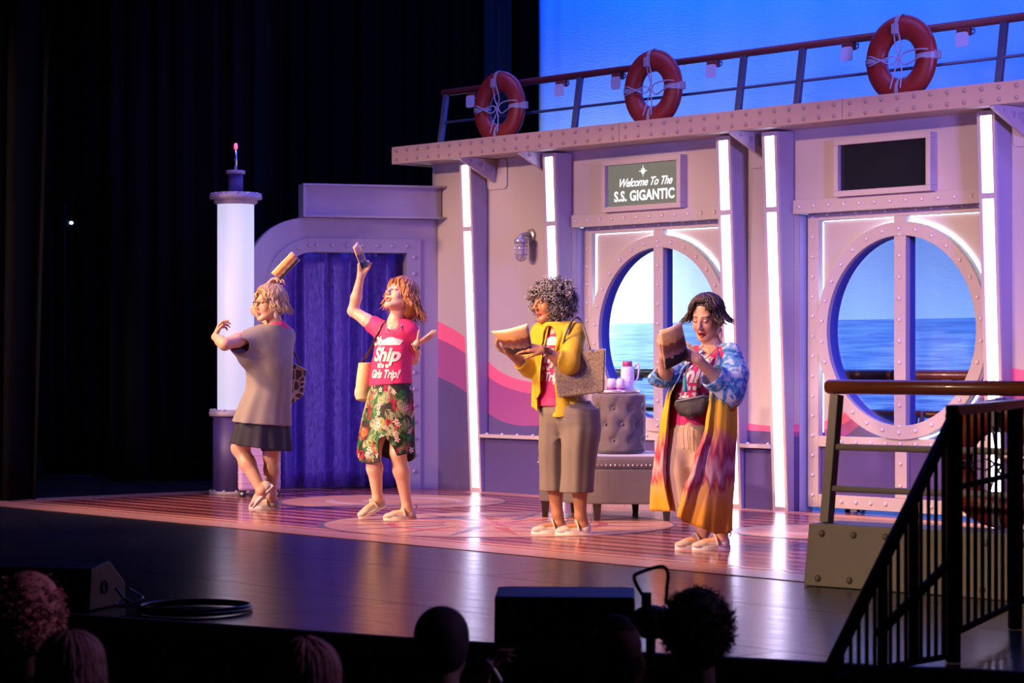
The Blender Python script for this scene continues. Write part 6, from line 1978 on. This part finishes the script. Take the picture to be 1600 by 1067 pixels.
# ------------------------------------------------------------------ woman in tie-dye robe
D4 = 14.25; J = JJ(D4)
base = np.array((P(1106, 860, D4).x, D4, 0.0))
SK4 = (0.60, 0.33, 0.23)
F4h = frame((-.50, -.80, -.30), roll=.05); c4 = J(1104, 498)
bf4 = unit((-.45, -.89, 0)); yaw4 = math.atan2(-.45, .89)
prims = head_prims(c4, F4h, 1.03, .9, 0.6)
nk = J(1113, 540, .03)
limb(prims, [c4 + F4h @ vec(0, -.02, -.05), nk, J(1110, 556, .03)], [.052, .054, .07], .03)
prims.append(Loft([ring(J, 543, 1111, 19, .06, yaw4, 0, D4), ring(J, 553, 1110, 30, .09, yaw4, 0, D4), ring(J, 580, 1096, 29, .125, yaw4, 0, D4), ring(J, 620, 1084, 28, .115, yaw4, 0, D4), ring(J, 660, 1080, 30, .12, yaw4, 0, D4), ring(J, 690, 1080, 31, .125, yaw4, 0, D4)], k=.04))
ls, le, lw = J(1140, 552, -.07), J(1139, 610, -.14), J(1091, 562, -.27)
limb(prims, [ls, (ls + le) / 2, le], [.054, .050, .043], .02); limb(prims, [le, le * .62 + lw * .38, lw], [.043, .040, .027], .02)
prims += hand_prims(lw, (-.90, -.12, .36), (-.3, .85, .1), -1, .98, (.22, .20, .22, .28), .14, (.65, .3))
rs, re_, rw = J(1083, 552, .07), J(1042, 592, -.06), J(1036, 556, -.22)
limb(prims, [rs, (rs + re_) / 2, re_], [.053, .049, .042], .02); limb(prims, [re_, re_ * .62 + rw * .38, rw], [.043, .041, .027], .02)
prims += hand_prims(rw, (-.30, -.25, .90), (.85, .1, .3), 1, .98, (.55, .6, .62, .68), .08, (.6, .5))
rh, rk, ra = J(1070, 690, .03), J(1070, 755, -.04), J(1098, 826, .06)
limb(prims, [rh, (rh + rk) / 2, rk], [.085, .075, .058], .04); limb(prims, [rk, rk * .65 + ra * .35, ra], [.053, .053, .035], .03)
lh, lk, la = J(1098, 690, -.03), J(1108, 755, -.06), J(1127, 829, -.02)
limb(prims, [lh, (lh + lk) / 2, lk], [.085, .075, .058], .04); limb(prims, [lk, lk * .65 + la * .35, la], [.053, .053, .035], .03)
h1 = np.array((P(1109, 850, D4).x, D4 + .09, .003)); d1 = unit((-.80, -.42, 0))
h2 = np.array((P(1140, 858, D4).x, D4 - .0, .003)); d2 = unit((-.95, -.22, 0))
prims += foot_prims(h1, d1, vec(0, 0, 1), ra) + foot_prims(h2, d2, vec(0, 0, 1), la)
fine = [cube(c4, .17), cube(lw + vec(-.08, 0, .03), .115), cube(rw + vec(-.02, -.02, .07), .11)]
person4 = body_mesh('person', prims, fine, .0065, .0032, m_skin, None, base,
    paintfun(SK4, [dict(c=c4, F=F4h, sc=1.03, lip=(.46, .07, .07), brow=(.05, .03, .025), iris=(.03, .02, .02), smile=.9, mouth_open=.6, eyes='down')]))
person4.location = base
tag(person4, 'person in a long tie-dye robe and beige trousers reading a brochure', 'person')
shoe(person4, base, h1, d1); shoe(person4, base, h2, d2)
tee = [Loft([ring(J, 544, 1111, 22, .070, yaw4, 0, D4), ring(J, 556, 1107, 32, .11, yaw4, 0, D4), ring(J, 580, 1095, 32, .142, yaw4, 0, D4), ring(J, 620, 1084, 31, .135, yaw4, 0, D4), ring(J, 664, 1079, 33, .135, yaw4, 0, D4)], .03, 7, .015, .4),
       Cone(J(1086, 556, .06), J(1066, 574, .0), .062, .056, .04), Cone(J(1136, 556, -.06), J(1139, 585, -.1), .064, .06, .04),
       Sub(Ell(J(1106, 541, -.10), (.052, .10, .055)), .008), Sub(Ell(J(1103, 551, -.14), (.026, .06, .045)), .008)]
t4 = soft('tee_shirt', tee, .0055, m_pinktee, person4, base)
wrap_lettering(t4, SLOGAN, J(1083, 590, -.1), (.89, -.45, 0), (0, 0, 1), (-.45, -.89, 0), person4, base)
m_beige = mat('beige_linen', (0.60, 0.42, 0.29), 0.85, var=0.06, scale=50, bump=0.3, bscale=9, stretch=(1, 1, .5))
tro = [Loft([ring(J, 655, 1080, 31, .132, yaw4, 0, D4), ring(J, 680, 1080, 34, .145, yaw4, 0, D4), ring(J, 700, 1080, 33, .14, yaw4, 0, D4), ring(J, 726, 1080, 20, .09, yaw4, 0, D4)], .03),
       Loft([ring(J, 670, 1068, 21, .13, yaw4, .02, D4), ring(J, 705, 1065, 24, .14, yaw4, .02, D4), ring(J, 740, 1066, 23, .13, yaw4, .01, D4), ring(J, 798, 1075, 24, .115, yaw4, .03, D4)], .03, 5, .03, .5),
       Loft([ring(J, 670, 1093, 21, .13, yaw4, -.02, D4), ring(J, 705, 1096, 23, .14, yaw4, -.02, D4), ring(J, 740, 1102, 20, .12, yaw4, -.03, D4), ring(J, 800, 1112, 16, .085, yaw4, .0, D4)], .02, 5, .03, 1.2)]
tr4 = soft('linen_trousers', tro, .006, m_beige, person4, base)
for px in (1068, 1075): MB().tube(smoothpath([Vector(J(px, 664, -.175) - base), Vector(J(px - 1, 680, -.185) - base), Vector(J(px + 1, 702, -.18) - base)], 5), .004, 6).build('drawstring', m_beige, tr4)

# robe material: dyed bands by height with streaks
m_dye, nt, b = newmat('tie_dye_cloth')
tc = N(nt, 'ShaderNodeTexCoord'); sp = N(nt, 'ShaderNodeSeparateXYZ'); nt.links.new(tc.outputs['Object'], sp.inputs[0])
mp = N(nt, 'ShaderNodeMapping'); mp.inputs['Scale'].default_value = (15, 15, 2.4); nt.links.new(tc.outputs['Object'], mp.inputs[0])
nz = N(nt, 'ShaderNodeTexNoise'); nz.inputs['Scale'].default_value = 1.6; nz.inputs['Detail'].default_value = 5; nz.inputs['Distortion'].default_value = .6; nt.links.new(mp.outputs[0], nz.inputs['Vector'])
hz = math_(nt, 'ADD', sp.outputs[2], math_(nt, 'MULTIPLY', math_(nt, 'SUBTRACT', nz.outputs['Fac'], .5), .38))
mr = N(nt, 'ShaderNodeMapRange'); mr.inputs[1].default_value = 0.10; mr.inputs[2].default_value = 1.25; nt.links.new(hz, mr.inputs[0])
cr = N(nt, 'ShaderNodeValToRGB'); els = cr.color_ramp.elements
els[0].position = 0; els[0].color = (.62, .24, .01, 1); els[1].position = 1; els[1].color = (.10, .26, .62, 1)
for p_, c_ in ((.15, (.72, .33, .015)), (.23, (.70, .33, .10)), (.28, (.42, .03, .06)), (.35, (.62, .36, .36)), (.42, (.36, .02, .07)), (.50, (.58, .16, .14)), (.55, (.70, .36, .02)), (.68, (.72, .44, .02)), (.735, (.16, .18, .05)), (.78, (.60, .62, .70)), (.85, (.05, .20, .55))):
    e_ = els.new(p_); e_.color = (*c_, 1)
nt.links.new(mr.outputs[0], cr.inputs[0])
nz2 = N(nt, 'ShaderNodeTexNoise'); nz2.inputs['Scale'].default_value = 17; nz2.inputs['Detail'].default_value = 4; nz2.inputs['Distortion'].default_value = 1.2; nt.links.new(tc.outputs['Object'], nz2.inputs['Vector'])
wb = N(nt, 'ShaderNodeValToRGB'); wb.color_ramp.elements[0].position = .42; wb.color_ramp.elements[0].color = (.04, .20, .58, 1); wb.color_ramp.elements[1].position = .60; wb.color_ramp.elements[1].color = (.66, .70, .80, 1)
nt.links.new(nz2.outputs['Fac'], wb.inputs[0])
nt.links.new(mixc(nt, math_(nt, 'GREATER_THAN', hz, .985), cr.outputs[0], wb.outputs[0]), b.inputs['Base Color']); b.inputs['Roughness'].default_value = .75
m_dyeblue, nt2, b2_ = newmat('tie_dye_blue_cloth')
tcb = N(nt2, 'ShaderNodeTexCoord'); nzb = N(nt2, 'ShaderNodeTexNoise'); nzb.inputs['Scale'].default_value = 15; nzb.inputs['Detail'].default_value = 5; nzb.inputs['Distortion'].default_value = 1.6
nt2.links.new(tcb.outputs['Object'], nzb.inputs['Vector'])
wb2 = N(nt2, 'ShaderNodeValToRGB'); e2_ = wb2.color_ramp.elements; e2_[0].position = .40; e2_[0].color = (.02, .14, .46, 1); e2_[1].position = .62; e2_[1].color = (.60, .66, .80, 1)
e3_ = e2_.new(.50); e3_.color = (.12, .34, .66, 1)
nt2.links.new(nzb.outputs['Fac'], wb2.inputs[0]); nt2.links.new(wb2.outputs[0], b2_.inputs['Base Color']); b2_.inputs['Roughness'].default_value = .75
rows = [(546, [(1099, -.09), (1086, .05), (1113, .13), (1144, .02), (1136, -.07), (1124, -.10)]),
        (580, [(1064, -.12), (1060, .06), (1108, .18), (1150, .03), (1138, -.14), (1113, -.185)]),
        (620, [(1047, -.14), (1045, .08), (1100, .20), (1151, .03), (1138, -.17), (1108, -.215)]),
        (665, [(1044, -.14), (1036, .10), (1095, .22), (1149, .02), (1136, -.20), (1102, -.24)]),
        (730, [(1040, -.12), (1028, .12), (1088, .24), (1145, .0), (1126, -.23), (1080, -.28)]),
        (765, [(1044, -.10), (1024, .13), (1085, .25), (1143, -.01), (1120, -.24), (1066, -.29)]),
        (798, [(1050, -.08), (1022, .14), (1082, .26), (1141, -.02), (1116, -.25), (1057, -.30)])]
nu, nv = 90, 60
grid = []
for py, pts in rows:
    cp = smoothpath([Vector((J(px, py, dy)[0], D4 + dy, 0)) for px, dy in pts], 24)
    k = len(cp) - 1
    grid.append((py, [cp[min(k, int(round(k * i / nu)))] for i in range(nu + 1)]))
vs = []
pys = [g[0] for g in grid]
for j in range(nv + 1):
    t = j / nv; py = 546 + (798 - 546) * t
    a = max(i for i in range(len(pys) - 1) if pys[i] <= py + 1e-6); f_ = (py - pys[a]) / (pys[a + 1] - pys[a]); f_ = f_ * f_ * (3 - 2 * f_) * .5 + f_ * .5
    for i in range(nu + 1):
        u_ = i / nu
        q = grid[a][1][i] * (1 - f_) + grid[a + 1][1][i] * f_
        i0, i2 = max(0, i - 1), min(nu, i + 1)
        tg = (grid[a][1][i2] - grid[a][1][i0]); nn = Vector((-tg.y, tg.x, 0)); nn = nn.normalized() if nn.length > 1e-9 else Vector((0, -1, 0))
        fold = (.016 * math.sin(u_ * 46 + 1.2 * math.sin(3 * t)) + .012 * math.sin(u_ * 71 + 2)) * min(1, max(0, (t - .12) * 1.6))
        z = CAM_H - (py - 560) * D4 / FPX
        z -= max(0, t - .6) / .4 * float(np.interp(u_, [0, .45, .62, .78, .92, 1], [0, .02, .12, .125, .06, .01])) 
        vs.append(Vector((q.x + nn.x * fold, q.y + nn.y * fold, z)) - Vector(base))
fs = [(j * (nu + 1) + i, j * (nu + 1) + i + 1, (j + 1) * (nu + 1) + i + 1, (j + 1) * (nu + 1) + i) for j in range(nv) for i in range(nu)]
rb = MB().add(vs, fs, True).build('tie_dye_robe', m_dye, person4); rb.modifiers.new('solid', 'SOLIDIFY').thickness = .006
def sleeve(name, outer, inner):
    s_ = outer + [Sub(p, .004) for p in inner]
    return soft(name, s_, .0055, m_dyeblue, rb, base)
sleeve('robe_sleeve', [Cone(J(1141, 553, -.06), J(1145, 585, -.10), .070, .088, .04), Cone(J(1145, 585, -.10), J(1140, 612, -.13), .088, .088, .04), Cone(J(1140, 606, -.13), J(1116, 590, -.20), .085, .080, .04), Cone(J(1128, 612, -.14), J(1140, 622, -.12), .07, .06, .04), Cone(J(1138, 552, -.05), J(1126, 547, -.02), .055, .04, .03)],
       [Cone(J(1116, 590, -.20), J(1090, 562, -.28), .066, .10)])
sleeve('robe_sleeve', [Cone(J(1084, 554, .06), J(1060, 576, .0), .062, .068, .04), Cone(J(1060, 576, .0), J(1036, 589, -.07), .070, .066, .03), Cone(J(1050, 588, -.03), J(1022, 592, -.10), .055, .040, .03)],
       [Cone(J(1040, 586, -.09), J(1032, 560, -.20), .050, .07)])
rnd = random.Random(51)
DCOL = ((.012, .008, .008), (.085, .045, .035))
cap = [Ell(c4 + F4h @ vec(0, -.024, .052), (.088, .104, .092), F4h, .02), Ell(c4 + F4h @ vec(0, -.05, -.005), (.090, .075, .085), F4h, .03), Sub(Ell(c4 + F4h @ vec(0, .108, -.010), (.072, .100, .125), F4h), .01)]
hc = soft('hair', cap, .005, m_hair, person4, base, cols=lambda V: np.tile(np.array((.035, .020, .017)), (len(V), 1)))
lf = lambda az: (.80, 0.0) if abs(az) < .55 else ((1.15, .02) if abs(az) < .95 else ((1.55, .075) if abs(az) < 1.6 else (1.75, .07)))
pa = comb_locks(c4, F4h, 1.03, rnd, 460, lf, R=(.094, .110, .098), flip=.8, wave=.007, lift=.025)
strands('hair_locks', pa, [rnd.uniform(.004, .008) for _ in pa], hair_cols(rnd, len(pa), *DCOL), m_hair, hc, base)
brochure(J(1031, 517, -.40), J(1065, 504, -.34), J(1077, 558, -.30), J(1040, 578, -.36), 'brochure in the hands of the person in the tie-dye robe', .016, .012)
# tassel necklace, belt bag
n0 = J(1090, 570, -.2)
nl = thing('tassel_necklace', tuple(n0), 0, 'long grey cord necklace with a teal tassel over a pink tee', 'necklace')
for pts in (((1124, 538, -.06), (1108, 556, -.165), (1084, 572, -.205), (1072, 584, -.215)), ((1099, 540, -.10), (1086, 556, -.19), (1075, 572, -.21), (1071, 584, -.215))):
    MB().tube(smoothpath([Vector(J(*p) - n0) for p in pts], 6), .003, 6).build('cord', m_band, nl)
q = J(1070, 586, -.215) - n0
MB().ell(tuple(q), (.010, .010, .012), 10, 8).build('bead', m_band, nl)
MB().lathe([(.004, -.008), (.010, -.016), (.013, -.085), (.016, -.10)], tuple(q), 12).build('tassel', mat('teal_tassel', (.03, .32, .38), .8, bump=.5, bscale=150), nl)
bc = J(1080, 637, -.20)
bb = thing('belt_bag', tuple(bc), 0, 'dark glittery belt bag worn over the pink tee', 'bag')
m_glit = mat('black_glitter', (.04, .035, .035), .35, var=.9, scale=260, bump=.6, bscale=240)
pk = [Cone(J(1062, 632, -.155), J(1098, 627, -.20), .034, .036, .03), Cone(J(1068, 642, -.165), J(1093, 640, -.20), .034, .036, .03), Cone(J(1080, 640, -.19), J(1080, 644, -.2), .045, .035, .03)]
soft('pouch', pk, .005, m_glit, bb, bc)
MB().tube([tuple(J(x, y, d_) - bc) for x, y, d_ in ((1057, 627, -.18), (1080, 622, -.225), (1102, 618, -.235))], .0045, 6).build('zip', m_band, bb)
MB().tube(smoothpath([Vector(J(x, y, d_) - bc) for x, y, d_ in ((1062, 630, -.13), (1051, 629, .0), (1080, 630, .15), (1114, 628, .04), (1100, 627, -.17))], 8), .010, 6, flat=.4).build('belt', m_frames, bb)
er = thing('earring', tuple(J(1126, 516, -.02)), 0, 'long pale pink drop earring on the person in the robe', 'earring')
MB().ell((0, 0, -.02), (.011, .005, .036), 10, 8).build('drop', mat('pale_pink_resin', (.75, .35, .32), .4), er); MB().tube([(0, 0, .014), (0, 0, .03)], .0015, 5).build('hook', m_band, er)
# ================================================================== AUDIENCE (seated in the dark house)
m_aud = vcmat('audience_tone', 0.7, 0.2)
m_audhair = vcmat('audience_hair', 0.75, 0.12)
m_seat = mat('dark_seat_plush', (0.012, 0.008, 0.012), 0.9)
def spectator(px, py, D, hw, label, hair_col, kind, hh=None, shirt=(.012, .012, .015), turn=0.0, extra=None, raised=None):
    """px,py: centre of the head; hw: half-width of the head and hair in pixels"""
    J = JJ(D)
    c = J(px, py); r = hw * D / FPX
    base = np.array((c[0], D, -0.978))
    F = frame((math.sin(turn), math.cos(turn), 0))
    hd = head_prims(c, F, 1.0, .3, 0.0)
    sh = c + vec(0, -.02, -.30)
    pr = list(hd)
    limb(pr, [c + vec(0, -.02, -.06), c + vec(0, -.03, -.20)], [.055, .062], .03)
    fl = -0.975
    seat = fl + .46
    pr += [Ell(sh + vec(0, .01, -.02), (.20, .10, .09), None, .05), Ell(sh + vec(0, .0, -.20), (.165, .12, .2), None, .06), Ell((c[0], D + .02, seat + .14), (.18, .15, .15), None, .06)]
    for s in (-1, 1):
        a = sh + vec(s * .18, .0, -.02); e = sh + vec(s * .24, .06, -.28); w = sh + vec(s * .12, .26, -.36)
        if raised and s > 0:
            e = sh + vec(.26, .16, -.16); w = J(*raised, .12)
            limb(pr, [a, e, w], [.055, .045, .030], .03); pr += hand_prims(w, (.35, .2, .9), (.6, -.2, -.3), -1, 1.0, (.5, .5, .55, .6), .04)
        else:
          limb(pr, [a, e, w], [.055, .045, .032], .03)
          pr += hand_prims(w, (-s * .3, .9, -.15), (0, 0, -1), s, 1.0, (.4, .4, .4, .4), .05)
        hp = vec(c[0] + s * .09, D + .02, seat + .09); kn = vec(c[0] + s * .12, D + .44, seat + .06); an = vec(c[0] + s * .12, D + .42, fl + .09)
        limb(pr, [hp, kn], [.09, .065], .04); limb(pr, [kn, an], [.060, .038], .03); limb(pr, [an, vec(c[0] + s * .13, D + .58, fl + .035)], [.04, .03], .02)
    V, Q = solid(pr, .011)
    col = np.tile(np.array(shirt, float), (len(V), 1)); col[V[:, 2] > c[2] - .17] = (.10, .055, .04)
    me = npmesh('person', V, Q, m_aud, base, col)
    o = bpy.data.objects.new('person', me); o.location = base; link(o); tag(o, label, 'person', 'audience members seen from behind')
    rnd = random.Random(int(px))
    cap = [Ell(c + F @ vec(0, -.022, .045), (r * .93, r * 1.02, r * 1.0), F, .02), Ell(c + F @ vec(0, -.04, -.02), (r * .86, r * .75, r * .9), F, .03), Sub(Ell(c + F @ vec(0, .12, -.03), (.075, .095, .11), F), .01)]
    if kind == 'short': cap = [Ell(c + F @ vec(0, -.018, .045), (r * .90, r * 1.05, .092), F, .02), Ell(c + F @ vec(0, -.03, .0), (r * .86, r * .92, .085), F, .02), Sub(Ell(c + F @ vec(0, .12, -.03), (.085, .10, .11), F), .01)]
    hc = soft('hair', cap, .009, m_audhair, o, base, cols=lambda V: np.tile(np.array(hair_col), (len(V), 1)))
    pa = []; co = []
    if kind in ('curly', 'afro'):
        n = 900
        for _ in range(n):
            v = unit([rnd.gauss(0, 1) for _ in range(3)])
            q = v * np.array((r, r * 1.05, r * 1.05)) * rnd.uniform(.85, 1.02) + vec(0, -.03, .025)
            if q[1] > .06 and q[2] < .05: continue
            p0 = c + F @ q; dr = unit(F @ v * (1.0 if kind == 'afro' else .3) + vec(rnd.gauss(0, .5), rnd.gauss(0, .5), rnd.gauss(-.2, .4)))
            a_ = unit(np.cross(dr, (.3, .5, .8))); b2_ = np.cross(dr, a_); tt = np.linspace(0, 1, 10); ph = rnd.uniform(0, 6.28); rr = .006
            pa.append(p0 + dr * (tt * rnd.uniform(.02, .04))[:, None] + (a_ * np.cos(ph + tt * 9)[:, None] + b2_ * np.sin(ph + tt * 9)[:, None]) * rr)
            co.append(np.array(hair_col) * rnd.uniform(.6, 1.5))
        strands('curls', pa, [rnd.uniform(.002, .0035) for _ in pa], co, m_audhair, hc, base, seg=4)
    elif kind == 'long':
        pa = comb_locks(c, F, 1.0, rnd, 320, lambda az: None if abs(az) < .4 else (1.6, .10), R=(r, r * 1.1, r * 1.02), flip=.15, wave=.004)
        strands('hair_locks', pa, [rnd.uniform(.004, .007) for _ in pa], hair_cols(rnd, len(pa), np.array(hair_col) * .6, np.array(hair_col) * 1.4), m_audhair, hc, base)
    # theatre seat
    t = thing('theatre_seat', (c[0], D, -0.978), 0, 'dark plush theatre seat under ' + extra, 'seat', 'auditorium seats')
    MB().prism(rrect(-.25, -.28, .25, .22, .05), .09, Matrix.Translation((0, 0, .36))).build('seat_cushion', m_seat, t, bev=.02)
    MB().prism(rrect(-.25, .0, .25, .52, .06), .07, basis((1, 0, 0), (0, -.12, 1), (0, -1, 0), (0, -.20, .40))).build('backrest', m_seat, t, bev=.02)
    for s in (-1, 1): MB().b2((s * .28 - .025, -.28, 0.001), (s * .28 + .025, .18, .60)).build('arm_panel', m_seat, t, bev=.01)
    return o
spectator(46, 968, 7.6, 55, 'audience member with a fluffy curly reddish blonde head of hair', (.34, .16, .11), 'curly', extra='the curly blonde spectator')
spectator(112, 1062, 6.6, 50, 'audience member with smooth hair just beside the curly blonde one', (.14, .08, .07), 'long', extra='the smooth-haired spectator by the curly one')
spectator(478, 1075, 6.6, 52, 'audience member with straight brown hair sitting alone', (.16, .09, .08), 'long', extra='the lone straight-haired spectator')
spectator(690, 1012, 7.6, 48, 'audience member with close-cropped dark hair', (.010, .008, .010), 'short', extra='the close-cropped spectator', raised=(752, 1072))
spectator(962, 1035, 6.6, 42, 'dark-haired audience member half hidden beside the round lamp', (.010, .008, .009), 'short', extra='the spectator beside the round lamp')
spectator(1088, 990, 7.6, 52, 'audience member with a dark rounded afro', (.010, .007, .008), 'afro', extra='the spectator with the afro')

ph = thing('smartphone', tuple(P(772, 1050, 7.66)), 0, 'dark smartphone held up by the close-cropped audience member', 'phone')
R = Matrix.Rotation(-.55, 3, 'Y')
MB().box((0, 0, 0), (.012, .075, .09), R).build('phone_body', m_iron, ph, bev=.004)
MB().box(R @ Vector((.0075, 0, 0)), (.002, .068, .07), R).build('metal_edge', m_rim, ph)
